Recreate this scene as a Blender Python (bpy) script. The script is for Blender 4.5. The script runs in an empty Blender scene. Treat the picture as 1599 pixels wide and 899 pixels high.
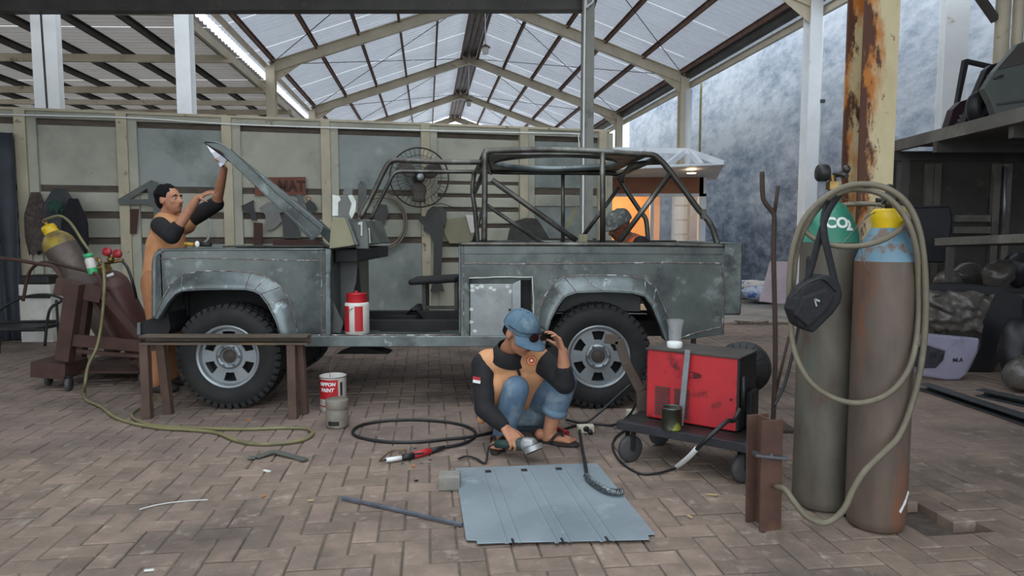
import bpy, bmesh, math, random
from math import sin, cos, pi, radians as R, atan, sqrt
from mathutils import Vector as V, Matrix as M, noise as mnoise

SC = bpy.context.scene
COL = SC.collection
random.seed(7)

# ---------------------------------------------------------------- camera
FPX, CAMH, HORIZON = 1089.0, 1.25, 362.0
PITCH = atan((449.5 - HORIZON) / FPX)
cam_data = bpy.data.cameras.new('camera'); cam = bpy.data.objects.new('camera', cam_data); COL.objects.link(cam)
cam.location = (0, 0, CAMH); cam.rotation_euler = (pi/2 - PITCH, 0, 0)
cam_data.sensor_width = 36.0; cam_data.lens = 36.0 * FPX / 1599.0
cam_data.clip_start = 0.05; cam_data.clip_end = 200
SC.camera = cam

# ---------------------------------------------------------------- light: overcast daylight through the open yard
world = bpy.data.worlds.new('overcast_sky'); SC.world = world; world.use_nodes = True
wb = world.node_tree.nodes['Background']
wb.inputs[0].default_value = (0.86, 0.93, 1.0, 1); wb.inputs[1].default_value = 2.55
SC.view_settings.view_transform = 'Standard'; SC.view_settings.look = 'None'
SC.view_settings.exposure = 0.0; SC.view_settings.gamma = 1.0; SC.view_settings.use_curve_mapping = False

# ---------------------------------------------------------------- helpers
def ray(px, py):
    u = (px - 799.5) / FPX; v = (449.5 - py) / FPX
    return V((u, cos(PITCH) + v*sin(PITCH), -sin(PITCH) + v*cos(PITCH)))
def G(px, py, z=0.0):                 # photo pixel -> point on the horizontal plane z
    d = ray(px, py); t = (z - CAMH) / d.z
    return V((d.x*t, d.y*t, z))
def D(px, py, y):                     # photo pixel -> point at world depth y
    d = ray(px, py); t = y / d.y
    return V((d.x*t, y, CAMH + d.z*t))
TH = R(6.9)                            # the hall's axis turns away from the view axis
def B(a, b, z=0.0):                    # hall coordinates (across, along, up) -> world
    return V((a*cos(TH) - b*sin(TH), a*sin(TH) + b*cos(TH), z))

ORG = {}                               # root name -> world origin
class MB:
    def __init__(s): s.v = []; s.f = []; s.sm = []; s.mi = []; s.cur = 0
    def add(s, vs, fs, smooth=False):
        o = len(s.v); s.v += [V(p) for p in vs]
        for f in fs: s.f.append([i+o for i in f]); s.sm.append(smooth); s.mi.append(s.cur)
        return s
    def box(s, c, d, rot=None, taper=1.0):
        vs = []
        for z in (-1, 1):
            k = taper if z > 0 else 1.0
            for x, y in ((-1,-1),(1,-1),(1,1),(-1,1)):
                p = V((x*d[0]/2*k, y*d[1]/2*k, z*d[2]/2))
                if rot is not None: p = rot @ p
                vs.append(p + V(c))
        return s.add(vs, [(3,2,1,0),(4,5,6,7),(0,1,5,4),(1,2,6,5),(2,3,7,6),(3,0,4,7)])
    def bar(s, p0, p1, w, h, up=(0,0,1)):   # rectangular bar; w sideways, h along up
        p0 = V(p0); p1 = V(p1); t = (p1-p0); L = t.length; t.normalize()
        sd = t.cross(V(up))
        if sd.length < 1e-4: sd = t.cross(V((1,0,0)))
        sd.normalize(); u = sd.cross(t)
        vs = []
        for p in (p0, p1):
            for a, b in ((-1,-1),(1,-1),(1,1),(-1,1)): vs.append(p + sd*(a*w/2) + u*(b*h/2))
        return s.add(vs, [(3,2,1,0),(4,5,6,7),(0,1,5,4),(1,2,6,5),(2,3,7,6),(3,0,4,7)])
    def hbeam(s, p0, p1, w, h, t=0.012, up=(0,0,1)):
        p0 = V(p0); p1 = V(p1); d = (p1-p0).normalized(); sd = d.cross(V(up)).normalized(); u = sd.cross(d)
        s.bar(p0+u*(h/2-t/2), p1+u*(h/2-t/2), w, t, up); s.bar(p0-u*(h/2-t/2), p1-u*(h/2-t/2), w, t, up)
        return s.bar(p0, p1, t, h-2*t, up)
    def cchan(s, p0, p1, w, h, t=0.01, up=(0,0,1), side=1):
        p0 = V(p0); p1 = V(p1); d = (p1-p0).normalized(); sd = d.cross(V(up)).normalized()*side; u = (sd*side).cross(d)
        s.bar(p0+u*(h/2-t/2), p1+u*(h/2-t/2), w, t, up); s.bar(p0-u*(h/2-t/2), p1-u*(h/2-t/2), w, t, up)
        return s.bar(p0-sd*(w/2-t/2), p1-sd*(w/2-t/2), t, h-2*t, up)
    def tube(s, pts, r, n=8, closed=False, caps=True):
        pts = [V(p) for p in pts]; m = len(pts)
        rs = r if isinstance(r, (list, tuple)) else [r]*m
        tang = []
        for i in range(m):
            if closed: t = pts[(i+1) % m] - pts[i-1]
            else: t = pts[min(i+1, m-1)] - pts[max(i-1, 0)]
            tang.append(t.normalized() if t.length > 1e-9 else V((0,0,1)))
        nrm = tang[0].orthogonal().normalized(); vs = []
        for i in range(m):
            nrm = (nrm - tang[i]*nrm.dot(tang[i]))
            nrm = nrm.normalized() if nrm.length > 1e-6 else tang[i].orthogonal().normalized()
            bn = tang[i].cross(nrm)
            for k in range(n):
                a = 2*pi*k/n; vs.append(pts[i] + (nrm*cos(a) + bn*sin(a))*rs[i])
        fs = []
        for i in range(m if closed else m-1):
            j = (i+1) % m
            for k in range(n): fs.append((i*n+k, i*n+(k+1) % n, j*n+(k+1) % n, j*n+k))
        o = len(s.v); s.add(vs, fs, True)
        if caps and not closed:
            s.f.append([o+k for k in range(n)][::-1]); s.sm.append(False); s.mi.append(s.cur)
            s.f.append([o+(m-1)*n+k for k in range(n)]); s.sm.append(False); s.mi.append(s.cur)
        return s
    def lathe(s, prof, c=(0,0,0), rot=None, n=24, smooth=True, close=False):   # prof: (r,z) list, axis z
        vs = []; m = len(prof)
        for r_, z in prof:
            for k in range(n):
                a = 2*pi*k/n; p = V((max(r_, 1e-5)*cos(a), max(r_, 1e-5)*sin(a), z))
                vs.append((rot @ p if rot is not None else p) + V(c))
        fs = []
        for i in range(m if close else m-1):
            j = (i+1) % m
            for k in range(n): fs.append((i*n+k, i*n+(k+1) % n, j*n+(k+1) % n, j*n+k))
        return s.add(vs, fs, smooth)
    def prism(s, poly, o, ex, ey, ez, t, hole=None):     # 2D polygon in plane (ex,ey) at o, extruded t along ez
        o = V(o); ex = V(ex); ey = V(ey); ez = V(ez)
        bm = bmesh.new()
        def ringv(pl): return [bm.verts.new(o + ex*p[0] + ey*p[1]) for p in pl]
        r1 = ringv(poly); es = []
        loops = [r1]
        if hole:
            for h in (hole if isinstance(hole[0][0], (list, tuple)) else [hole]): loops.append(ringv(h))
        for l in loops:
            for i in range(len(l)): es.append(bm.edges.new((l[i], l[(i+1) % len(l)])))
        bmesh.ops.triangle_fill(bm, use_beauty=True, use_dissolve=False, edges=es, normal=ez)
        fs = bm.faces[:]
        ret = bmesh.ops.extrude_face_region(bm, geom=fs)
        nv = [g for g in ret['geom'] if isinstance(g, bmesh.types.BMVert)]
        bmesh.ops.translate(bm, verts=nv, vec=ez*t)
        bmesh.ops.recalc_face_normals(bm, faces=bm.faces[:])
        bm.verts.index_update()
        s.add([v.co.copy() for v in bm.verts], [[v.index for v in f.verts] for f in bm.faces]); bm.free()
        return s
    def ell(s, c, r, rot=None, nu=16, nv=10):
        vs = []; c = V(c)
        for i in range(1, nv):
            ph = pi*i/nv
            for k in range(nu):
                a = 2*pi*k/nu; p = V((r[0]*sin(ph)*cos(a), r[1]*sin(ph)*sin(a), r[2]*cos(ph)))
                vs.append((rot @ p if rot is not None else p) + c)
        top = V((0,0,r[2])); bot = V((0,0,-r[2]))
        vs += [(rot @ top if rot is not None else top)+c, (rot @ bot if rot is not None else bot)+c]
        fs = []; T = (nv-1)*nu
        for i in range(nv-2):
            for k in range(nu): fs.append((i*nu+k, (i+1)*nu+k, (i+1)*nu+(k+1) % nu, i*nu+(k+1) % nu))
        for k in range(nu): fs.append((T, k, (k+1) % nu)); fs.append((T+1, (nv-2)*nu+(k+1) % nu, (nv-2)*nu+k))
        return s.add(vs, fs, True)
    def cone(s, p0, p1, r0, r1, n=14):     # capsule-like tapered limb for body building
        p0 = V(p0); p1 = V(p1)
        s.ell(p0, (r0,)*3, None, 12, 8); s.ell(p1, (r1,)*3, None, 12, 8)
        return s.tube([p0, p1], [r0, r1], n)
    def limb(s, pts, rs):
        for i in range(len(pts)-1): s.cone(pts[i], pts[i+1], rs[i], rs[i+1])
        return s
    def sheet(s, fn, nu, nv, t=None, smooth=True):       # fn(u,v)->point; optional thickness
        vs = [V(fn(i/nu, j/nv)) for j in range(nv+1) for i in range(nu+1)]
        fs = [(j*(nu+1)+i, j*(nu+1)+i+1, (j+1)*(nu+1)+i+1, (j+1)*(nu+1)+i) for j in range(nv) for i in range(nu)]
        if t is None: return s.add(vs, fs, smooth)
        t = V(t); N = len(vs); vs2 = vs + [p + t for p in vs]
        f2 = fs + [tuple(q+N for q in f[::-1]) for f in fs]
        W = nu+1
        for i in range(nu):
            f2.append((i+1, i, i+N, i+1+N)); b = nv*W; f2.append((b+i, b+i+1, b+i+1+N, b+i+N))
        for j in range(nv):
            f2.append((j*W, (j+1)*W, (j+1)*W+N, j*W+N)); f2.append(((j+1)*W+nu, j*W+nu, j*W+nu+N, (j+1)*W+nu+N))
        return s.add(vs2, f2, smooth)
    def mesh(s, name, mat, org=V((0,0,0))):
        me = bpy.data.meshes.new(name); me.from_pydata([p - org for p in s.v], [], s.f); me.update()
        me.polygons.foreach_set('use_smooth', s.sm)
        for m_ in (mat if isinstance(mat, (list, tuple)) else [mat]): me.materials.append(m_)
        if isinstance(mat, (list, tuple)): me.polygons.foreach_set('material_index', s.mi)
        return me
    def build(s, name, mat, parent=None, bevel=0, label=None):
        if parent is not None: org = ORG[parent.name]
        else:
            xs = [p.x for p in s.v]; ys = [p.y for p in s.v]; org = V(((min(xs)+max(xs))/2, (min(ys)+max(ys))/2, min(p.z for p in s.v)))
        ob = bpy.data.objects.new(name, s.mesh(name, mat, org)); COL.objects.link(ob)
        if parent is not None: ob.parent = parent
        else: ob.location = org
        ORG[ob.name] = org
        if bevel:
            bv = ob.modifiers.new('bevel', 'BEVEL'); bv.width = bevel; bv.segments = 2; bv.limit_method = 'ANGLE'; bv.angle_limit = R(40)
        if label: ob['label'] = label
        return ob
def tag(o, label, cat, group=None):
    o['label'] = label; o['category'] = cat
    if group: o['group'] = group
    return o
def struct(o): o['kind'] = 'structure'; return o
def stuff(o): o['kind'] = 'stuff'; return o
def thing(name, label, cat, loc, group=None):
    e = bpy.data.objects.new(name, None); COL.objects.link(e); e.location = V(loc); e.empty_display_size = 0.1
    ORG[e.name] = V(loc); return tag(e, label, cat, group)
def group_root(name, loc=(0,0,0)):      # structure root
    e = bpy.data.objects.new(name, None); COL.objects.link(e); e.location = V(loc); ORG[e.name] = V(loc)
    e.empty_display_size = 0.1; return struct(e)
def link_copy(src, parent, mat_world_local):
    c = src.copy(); COL.objects.link(c); c.parent = parent; c.matrix_local = mat_world_local; ORG[c.name] = ORG.get(src.name, V((0,0,0))); return c
def dup(root, loc, rotz=0.0, label=None, scale=1.0):
    r = root.copy(); COL.objects.link(r); r.location = V(loc); r.rotation_euler = (0,0,rotz); r.scale = (scale,)*3
    if label: r['label'] = label
    for ch in list(root.children):
        c = ch.copy(); COL.objects.link(c); c.parent = r
        for g in list(ch.children):
            d = g.copy(); COL.objects.link(d); d.parent = c
    return r
def rest(o, z):                          # lower or lift a finished thing until its lowest point stands at height z
    lo = 1e9
    def rec(q):
        nonlocal lo
        if q.type == 'MESH': lo = min([lo] + [v.co.z for v in q.data.vertices])
        for c in q.children: rec(c)
    rec(o); o.location.z = z - lo; return o
def smooth_path(pts, n=6, closed=False):   # Catmull-Rom
    pts = [V(p) for p in pts]; out = []; m = len(pts)
    for i in range(m if closed else m-1):
        if closed: p0, p1, p2, p3 = pts[i-1], pts[i], pts[(i+1) % m], pts[(i+2) % m]
        else: p0, p1, p2, p3 = pts[max(i-1,0)], pts[i], pts[i+1], pts[min(i+2, m-1)]
        for k in range(n):
            t = k/n
            out.append(0.5*((2*p1) + (p2-p0)*t + (2*p0-5*p1+4*p2-p3)*t*t + (3*p1-p0-3*p2+p3)*t**3))
    if not closed: out.append(pts[-1])
    return out
def rot_to(d, frm=(0,0,1)):
    return V(frm).rotation_difference(V(d).normalized()).to_matrix()
def remeshed(ob, vox, smooth=6, fac=0.5):   # voxel-union the shapes of a body mesh into one skin
    m = ob.modifiers.new('r', 'REMESH'); m.mode = 'VOXEL'; m.voxel_size = vox; m.use_smooth_shade = True
    s_ = ob.modifiers.new('s', 'SMOOTH'); s_.iterations = smooth; s_.factor = fac
    dg = bpy.context.evaluated_depsgraph_get(); dg.update()
    me = bpy.data.meshes.new_from_object(ob.evaluated_get(dg)); ob.modifiers.clear(); old = ob.data
    mats = list(old.materials); ob.data = me; me.name = old.name
    bpy.data.meshes.remove(old); me.materials.clear()
    for m_ in mats: me.materials.append(m_)
    me.polygons.foreach_set('use_smooth', [True]*len(me.polygons)); me.polygons.foreach_set('material_index', [0]*len(me.polygons))
    return ob
def text_mesh(txt, size, o, ex, ey, off, mat, name, parent, depth=0.0008, bold=0.0, shear=0.0, align='CENTER', sx=1.0):
    cu = bpy.data.curves.new(name, 'FONT'); cu.body = txt; cu.size = size; cu.align_x = align; cu.align_y = 'CENTER'
    cu.extrude = depth; cu.offset = bold; cu.shear = shear; cu.resolution_u = 3
    tmp = bpy.data.objects.new('t', cu); COL.objects.link(tmp)
    dg = bpy.context.evaluated_depsgraph_get(); me = bpy.data.meshes.new_from_object(tmp.evaluated_get(dg))
    bpy.data.objects.remove(tmp); bpy.data.curves.remove(cu)
    ex = V(ex).normalized(); ey = V(ey).normalized(); ez = ex.cross(ey); o = V(o); org = ORG[parent.name]
    for v in me.vertices: v.co = o + ex*v.co.x*sx + ey*v.co.y + ez*(v.co.z + off) - org
    me.materials.clear(); me.materials.append(mat)
    ob = bpy.data.objects.new(name, me); COL.objects.link(ob); ob.parent = parent; ORG[ob.name] = org
    return ob

# ---------------------------------------------------------------- materials (procedural)
def hexc(h): 
    c = [int(h[i:i+2], 16)/255 for i in (0,2,4)]
    return tuple((x/12.92 if x <= 0.04045 else ((x+0.055)/1.055)**2.4) for x in c) + (1,)
MATS = {}
def mat(name, c1, c2=None, scale=6.0, rough=0.6, metal=0.0, bump=0.0, bscale=None, c3=None, s3=2.0, t3=(0.55, 0.65), c4=None, s4=20.0, t4=(0.6, 0.68),
        stretch=(1,1,1), detail=6.0, emit=0.0, alpha=1.0, trans=0.0, rvar=0.12, spec=0.5, random_obj=0.0, coat=0.0, world3=False):
    m = bpy.data.materials.new(name); m.use_nodes = True; nt = m.node_tree; N = nt.nodes; L = nt.links
    b = N['Principled BSDF']; MATS[name] = m
    c1 = hexc(c1) if isinstance(c1, str) else c1
    b.inputs['Roughness'].default_value = rough; b.inputs['Metallic'].default_value = metal
    b.inputs['Specular IOR Level'].default_value = spec
    if coat: b.inputs['Coat Weight'].default_value = coat
    if trans: b.inputs['Transmission Weight'].default_value = trans
    if alpha < 1: b.inputs['Alpha'].default_value = alpha
    tc = N.new('ShaderNodeTexCoord'); mp = N.new('ShaderNodeMapping'); mp.inputs['Scale'].default_value = stretch
    L.new(tc.outputs['Object'], mp.inputs['Vector'])
    vec = mp.outputs['Vector']
    if random_obj:
        oi = N.new('ShaderNodeObjectInfo'); ad = N.new('ShaderNodeVectorMath'); ad.operation = 'ADD'
        ml = N.new('ShaderNodeVectorMath'); ml.operation = 'MULTIPLY'; cb = N.new('ShaderNodeCombineXYZ')
        for i in range(3): L.new(oi.outputs['Random'], cb.inputs[i])
        ml.inputs[1].default_value = (37, 91, 53); L.new(cb.outputs[0], ml.inputs[0])
        L.new(vec, ad.inputs[0]); L.new(ml.outputs[0], ad.inputs[1]); vec = ad.outputs[0]
    def nz(s_, d_=detail):
        n = N.new('ShaderNodeTexNoise'); n.inputs['Scale'].default_value = s_; n.inputs['Detail'].default_value = d_
        n.inputs['Roughness'].default_value = 0.62; L.new(vec, n.inputs['Vector']); return n
    col = None
    if c2 is not None:
        c2 = hexc(c2) if isinstance(c2, str) else c2
        n = nz(scale); rp = N.new('ShaderNodeValToRGB'); rp.color_ramp.elements[0].position = 0.36; rp.color_ramp.elements[1].position = 0.66
        rp.color_ramp.elements[0].color = c1; rp.color_ramp.elements[1].color = c2
        L.new(n.outputs['Fac'], rp.inputs['Fac']); col = rp.outputs['Color']
        mr = N.new('ShaderNodeMapRange'); mr.inputs['To Min'].default_value = max(0.03, rough-rvar); mr.inputs['To Max'].default_value = min(1, rough+rvar)
        L.new(n.outputs['Fac'], mr.inputs['Value']); L.new(mr.outputs[0], b.inputs['Roughness'])
    for cc, ss, tt in ((c3, s3, t3), (c4, s4, t4)):
        if cc is None: continue
        cc = hexc(cc) if isinstance(cc, str) else cc
        n = nz(ss, 8)
        if world3 and cc is not None and ss == s3: gp = N.new('ShaderNodeNewGeometry'); L.new(gp.outputs['Position'], n.inputs['Vector'])
        rp = N.new('ShaderNodeValToRGB'); rp.color_ramp.elements[0].position = tt[0]; rp.color_ramp.elements[1].position = tt[1]
        rp.color_ramp.elements[0].color = (0,0,0,1); rp.color_ramp.elements[1].color = (1,1,1,1)
        L.new(n.outputs['Fac'], rp.inputs['Fac'])
        mx = N.new('ShaderNodeMix'); mx.data_type = 'RGBA'; L.new(rp.outputs['Color'], mx.inputs['Factor'])
        if col is None: mx.inputs['A'].default_value = c1
        else: L.new(col, mx.inputs['A'])
        mx.inputs['B'].default_value = cc; col = mx.outputs['Result']
    if random_obj:
        hs = N.new('ShaderNodeHueSaturation'); mr = N.new('ShaderNodeMapRange')
        mr.inputs['To Min'].default_value = 1-random_obj; mr.inputs['To Max'].default_value = 1+random_obj
        L.new(oi.outputs['Random'], mr.inputs['Value']); L.new(mr.outputs[0], hs.inputs['Value'])
        if col is None: hs.inputs['Color'].default_value = c1
        else: L.new(col, hs.inputs['Color'])
        col = hs.outputs['Color']
    if col is None: b.inputs['Base Color'].default_value = c1
    else: L.new(col, b.inputs['Base Color'])
    if emit:
        b.inputs['Emission Strength'].default_value = emit; b.inputs['Emission Color'].default_value = c1
    if bump:
        n = nz(bscale or scale*3); bp = N.new('ShaderNodeBump'); bp.inputs['Strength'].default_value = bump; bp.inputs['Distance'].default_value = 0.02
        L.new(n.outputs['Fac'], bp.inputs['Height']); L.new(bp.outputs['Normal'], b.inputs['Normal'])
    return m
# ================================================================ the yard: floor, hall roof, walls
m_brick = mat('paver_brick', '8d7b6d', '786a5f', 9, 0.85, bump=0.35, bscale=60, c3='544a44', s3=1.3, t3=(0.47,0.72), c4='a2978a', s4=11, t4=(0.58,0.75), random_obj=0.15, world3=True)
m_brick2 = mat('paver_brick_field', '8a786c', '766860', 2.3, 0.85, bump=0.3, bscale=60, c3='544a44', s3=1.3, t3=(0.47,0.72), c4='948b82', s4=9, t4=(0.58,0.75))
m_joint = mat('joint_sand', '6a6058', '574f48', 20, 0.95, bump=0.4, bscale=120)
m_conc = mat('yard_concrete', '8f8c86', '7d7a75', 2, 0.85, bump=0.15, bscale=30, c3='6a6762', s3=0.7)
m_dark = mat('soil', '2b2723', '1e1b18', 14, 0.95, bump=0.5, bscale=40)

# --- floor: sand bed, herringbone pavers, concrete beyond
floor = group_root('floor')
BL, BW, GAP, BH = 0.2140, 0.1070, 0.0065, 0.05
def hole_here(x, y): return 1.50 < x < 1.98 and 2.80 < y < 3.13
sb = MB()
def slab(x0, x1, y0, y1, z): sb.add([(x0,y0,z),(x1,y0,z),(x1,y1,z),(x0,y1,z)], [(0,1,2,3)])
HX0, HX1, HY0, HY1 = 1.40, 2.08, 2.72, 3.22
slab(-14, HX0, -6, 9.6, -0.006); slab(HX1, 14, -6, 9.6, -0.006); slab(HX0, HX1, -6, HY0, -0.006); slab(HX0, HX1, HY1, 9.6, -0.006)
sb.add([(HX0,HY0,-0.05),(HX1,HY0,-0.05),(HX1,HY1,-0.05),(HX0,HY1,-0.05)], [(0,1,2,3)])
for q in (((HX0,HY0),(HX1,HY0)),((HX1,HY0),(HX1,HY1)),((HX1,HY1),(HX0,HY1)),((HX0,HY1),(HX0,HY0))):
    (xa,ya),(xb,yb) = q; sb.add([(xa,ya,-0.05),(xb,yb,-0.05),(xb,yb,-0.006),(xa,ya,-0.006)], [(0,1,2,3),(3,2,1,0)])
sb.build('sand_bed', m_joint, floor)
cs = MB(); cs.box((0, 24.6, -0.1), (60, 30, 0.19)); cs.build('concrete_slab', m_conc, floor)
ob = MB(); ob.box((0,-16,-0.12),(60,20,0.2)); ob.box((-22,2,-0.12),(16,16,0.2)); ob.box((22,2,-0.12),(16,16,0.2)); ob.build('outer_yard', m_conc, floor)
def brick_geo(L_, W_, z0, z1, c=0.0045):
    x, y = L_/2, W_/2
    vs = [(-x,-y,z0),(x,-y,z0),(x,y,z0),(-x,y,z0),(-x,-y,z1-c),(x,-y,z1-c),(x,y,z1-c),(-x,y,z1-c),(-x+c,-y+c,z1),(x-c,-y+c,z1),(x-c,y-c,z1),(-x+c,y-c,z1)]
    fs = [(0,1,5,4),(1,2,6,5),(2,3,7,6),(3,0,4,7),(4,5,9,8),(5,6,10,9),(6,7,11,10),(7,4,8,11),(8,9,10,11)]
    return vs, fs
bricks = []
for i in range(-110, 110):
    for j in range(-70, 100):
        # 90 degree herringbone: cell index k = i - j mod 4
        k = (i - j) % 4
        if k == 0: cx, cy, hz = (i+1.0)*BW, (j+0.5)*BW, True
        elif k == 3: cx, cy, hz = (i+0.5)*BW, (j+1.0)*BW, False
        else: continue
        # vertical pieces start one cell lower so that the courses interlock
        bricks.append((cx, cy, hz))
random.seed(3)
proj = []
cells = {}
for cx, cy, hz in bricks:
    p = B(cx, cy)
    if not (-9.2 < p.x < 9 and 1.2 < p.y < 9.3): continue
    if hole_here(p.x, p.y): continue
    px = 799.5 + FPX*p.x/p.y
    inview = -60 < px < 1660 and p.y > 2.42
    hid = (p.y > 4.9 and abs(p.x) < 1.6)
    proj.append((p.y if inview else 99+p.y, p, hz, random.gauss(0, 0.0015), random.gauss(0, 0.006)))
proj.sort(key=lambda t: t[0])
bv, bf = brick_geo(BL-GAP, BW-GAP, -BH, 0)
bmesh_one = MB().add(bv, bf).mesh('brick', m_brick)
for q, (k, p, hz, dz, da) in enumerate(proj[:300]):
    o = bpy.data.objects.new('brick', bmesh_one); COL.objects.link(o); o.parent = floor
    o.location = (p.x, p.y, dz); o.rotation_euler = (random.gauss(0,0.006), random.gauss(0,0.006), TH + da + (0 if hz else pi/2))
fb = MB()
for (k, p, hz, dz, da) in proj[300:]:
    a = TH + da + (0 if hz else pi/2); c_, s_ = cos(a), sin(a)
    fb.add([(p.x + x*c_ - y*s_, p.y + x*s_ + y*c_, z+dz) for x, y, z in bv], bf)
stuff(fb.build('paver_field', m_brick2, floor))
# broken kerb line of pavers along the concrete
random.seed(11)
for i in range(34):
    x = -1.0 + i*0.22; p = B(x, 9.0); 
    if p.x < -0.5: continue
    o = bpy.data.objects.new('brick', bmesh_one); COL.objects.link(o); o.parent = floor
    o.location = (p.x, p.y + random.uniform(-.03,.03), 0.03 + random.uniform(-.01,.012)); o.rotation_euler = (random.uniform(-.1,.1), random.uniform(-.1,.1), TH + random.uniform(-.15,.15))

# --- hall roof
m_sheet = mat('roof_sheet_underside', 'c6cbd4', 'b3b8c2', 1.5, 0.5, 0.0, c3='a2a6ae', s3=0.5, t3=(0.5,0.8))
def translucent(m, c, fac):          # white ribbed plastic roofing lets some daylight through
    nt = m.node_tree; b = nt.nodes['Principled BSDF']; out = nt.nodes['Material Output']
    t = nt.nodes.new('ShaderNodeBsdfTranslucent'); t.inputs['Color'].default_value = hexc(c); mx = nt.nodes.new('ShaderNodeMixShader'); mx.inputs[0].default_value = fac
    nt.links.new(b.outputs[0], mx.inputs[1]); nt.links.new(t.outputs[0], mx.inputs[2]); nt.links.new(mx.outputs[0], out.inputs[0])
translucent(m_sheet, 'dfe3ea', 0.2)
m_purlin = mat('rusty_purlin', '6e5348', '8a6a58', 4, 0.8, c3='5a4a44', s3=9)
m_cream = mat('cream_steel', 'd8ccb4', 'c4b8a0', 2, 0.6, c3='8a6d50', s3=5, t3=(0.62,0.72), bump=0.05)
m_white_steel = mat('white_steel', 'eceeee', 'dfe2e3', 2, 0.5, c3='a89070', s3=4, t3=(0.68,0.76))
m_dsteel = mat('dark_steel_beam', '4d4a46', '3c3a37', 3, 0.6, c3='6a5a4c', s3=6, t3=(0.6,0.75))
EAVE, RIDGE, AL, AR = 5.0, 6.66, -3.41, 6.09
AM = (AL+AR)/2
ceiling = group_root('ceiling')
def corr(a0, z0, a1, z1, b0, wid, pitch=0.2, hgt=0.032):    # one ribbed sheet running from (a0,z0) to (a1,z1)
    n = int(round(wid/pitch)); prof = []
    for i in range(n):
        s0 = b0 + i*pitch
        prof += [(s0, 0), (s0+pitch*0.62, 0), (s0+pitch*0.72, hgt), (s0+pitch*0.9, hgt)]
    prof.append((b0+wid, 0)); mb = MB(); vs = []
    for bb, dz in prof: vs.append(B(a0, bb, z0+dz))
    for bb, dz in prof: vs.append(B(a1, bb, z1+dz))
    m_ = len(prof); mb.add(vs, [(i, i+1, m_+i+1, m_+i) for i in range(m_-1)]); return mb
SHW = 1.0
def roof_run(a0, z0, a1, z1, bs, be, mt, root):
    src = corr(a0, z0, a1, z1, bs, SHW).build('roof_sheet', mt, root); n = int((be-bs)/SHW)
    step = B(0, SHW) - B(0, 0)
    for i in range(1, n):
        c = src.copy(); COL.objects.link(c); c.parent = root; c.location = step*i + V((0,0,0.004*(i % 2)))
roof_run(AL-0.35, EAVE+0.10-0.35*0.349, AM, RIDGE+0.12, 9.6, 34, m_sheet, ceiling)
roof_run(AR+0.45, EAVE+0.10-0.45*0.349, AM, RIDGE+0.12, 9.6, 34, m_sheet, ceiling)
SL = (RIDGE-EAVE)/(AM-AL)
for sgn, a_e in ((1, AL), (-1, AR)):
    for off in (0.06, 1.0, 1.92, 2.82, 3.7, 4.5, 4.68):
        a = a_e + sgn*off; z = EAVE + SL*off + 0.02
        MB().cchan(B(a, 9.6, z), B(a, 33.8, z), 0.05, 0.12, 0.012, side=sgn).build('purlin', m_purlin, ceiling)
BAYS = [10.68, 16.33, 21.98, 27.63, 33.28]
for b in BAYS:
    for sgn, a_e in ((1, AL), (-1, AR)):
        r = MB(); r.hbeam(B(a_e, b, EAVE-0.12), B(AM, b, RIDGE-0.12), 0.12, 0.24, 0.014)
        d = a_e + sgn*0.75
        r.prism([(0,0),(0.75,0.26),(0,-0.28)], B(a_e, b, EAVE-0.22) - (B(0,0.005)-B(0,0)), (B(sgn,0)-B(0,0)), (0,0,1), (B(0,0.01)-B(0,0))*100*0.01, 1.0)
        r.build('rafter', m_cream, ceiling)
    # tie rods crossing
for b0, b1 in zip(BAYS[:-1], BAYS[1:]):
    for sgn, a_e in ((1, AL), (-1, AR)):
        for (ba, bb) in ((b0, b1), (b1, b0)):
            MB().tube([B(a_e, ba, EAVE-0.05), B(AM-sgn*0.2, bb, RIDGE-0.1)], 0.009, 5).build('tie_rod', m_dsteel, ceiling)
for k in (-0.28, 0.0):   # eave strut and gutter on the wall side
    MB().bar(B(AR+0.38+k*0.6, 9.6, EAVE-0.12+k*0.5), B(AR+0.38+k*0.6, 33.8, EAVE-0.12+k*0.5), 0.07, 0.09).build('eave_strut', m_cream, ceiling)
MB().bar(B(AR+0.1, 9.6, EAVE-0.02), B(AR+0.1, 33.8, EAVE-0.02), 0.14, 0.2).build('gutter', m_dsteel, ceiling)
MB().bar(B(AL-0.12, 9.6, EAVE-0.08), B(AL-0.12, 33.8, EAVE-0.08), 0.06, 0.1).build('eave_strut', m_cream, ceiling)

MB().bar(B(AM, 9.6, RIDGE+0.0), B(AM, 33.8, RIDGE+0.0), 0.42, 0.06).build('ridge_beam', m_dsteel, ceiling)
# hall columns
def ibeam_col(name, p, w, d, z1, m_, label, group=None, rz=TH, z0=0.0, cat='column'):
    mb = MB(); t = 0.014
    rm = M.Rotation(rz, 3, 'Z')
    for sy in (-1, 1): mb.box(V((p[0], p[1], (z0+z1)/2)) + rm @ V((0, sy*(d/2-t/2), 0)), (w, t, z1-z0), rm)
    mb.box((p[0], p[1], (z0+z1)/2), (t, d-2*t, z1-z0), rm)
    o = mb.build(name, m_); return tag(o, label, cat, group)
for i, b in enumerate(BAYS):
    for a_, side in ((AL, 'lean-to'), (AR, 'stained wall')):
        if i == 0:
            lab = 'white steel hall column beside the lean-to roof' if a_ < 0 else 'white steel hall column next to the white downpipe'
        else: lab = 'cream steel hall column under the %s truss on the %s side' % (['second','third','fourth','fifth'][i-1], side)
        p = B(a_, b); ibeam_col('steel_column', p, 0.2, 0.22, EAVE-0.1, m_white_steel if i == 0 else m_cream, lab, 'columns of the big hall')

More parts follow.
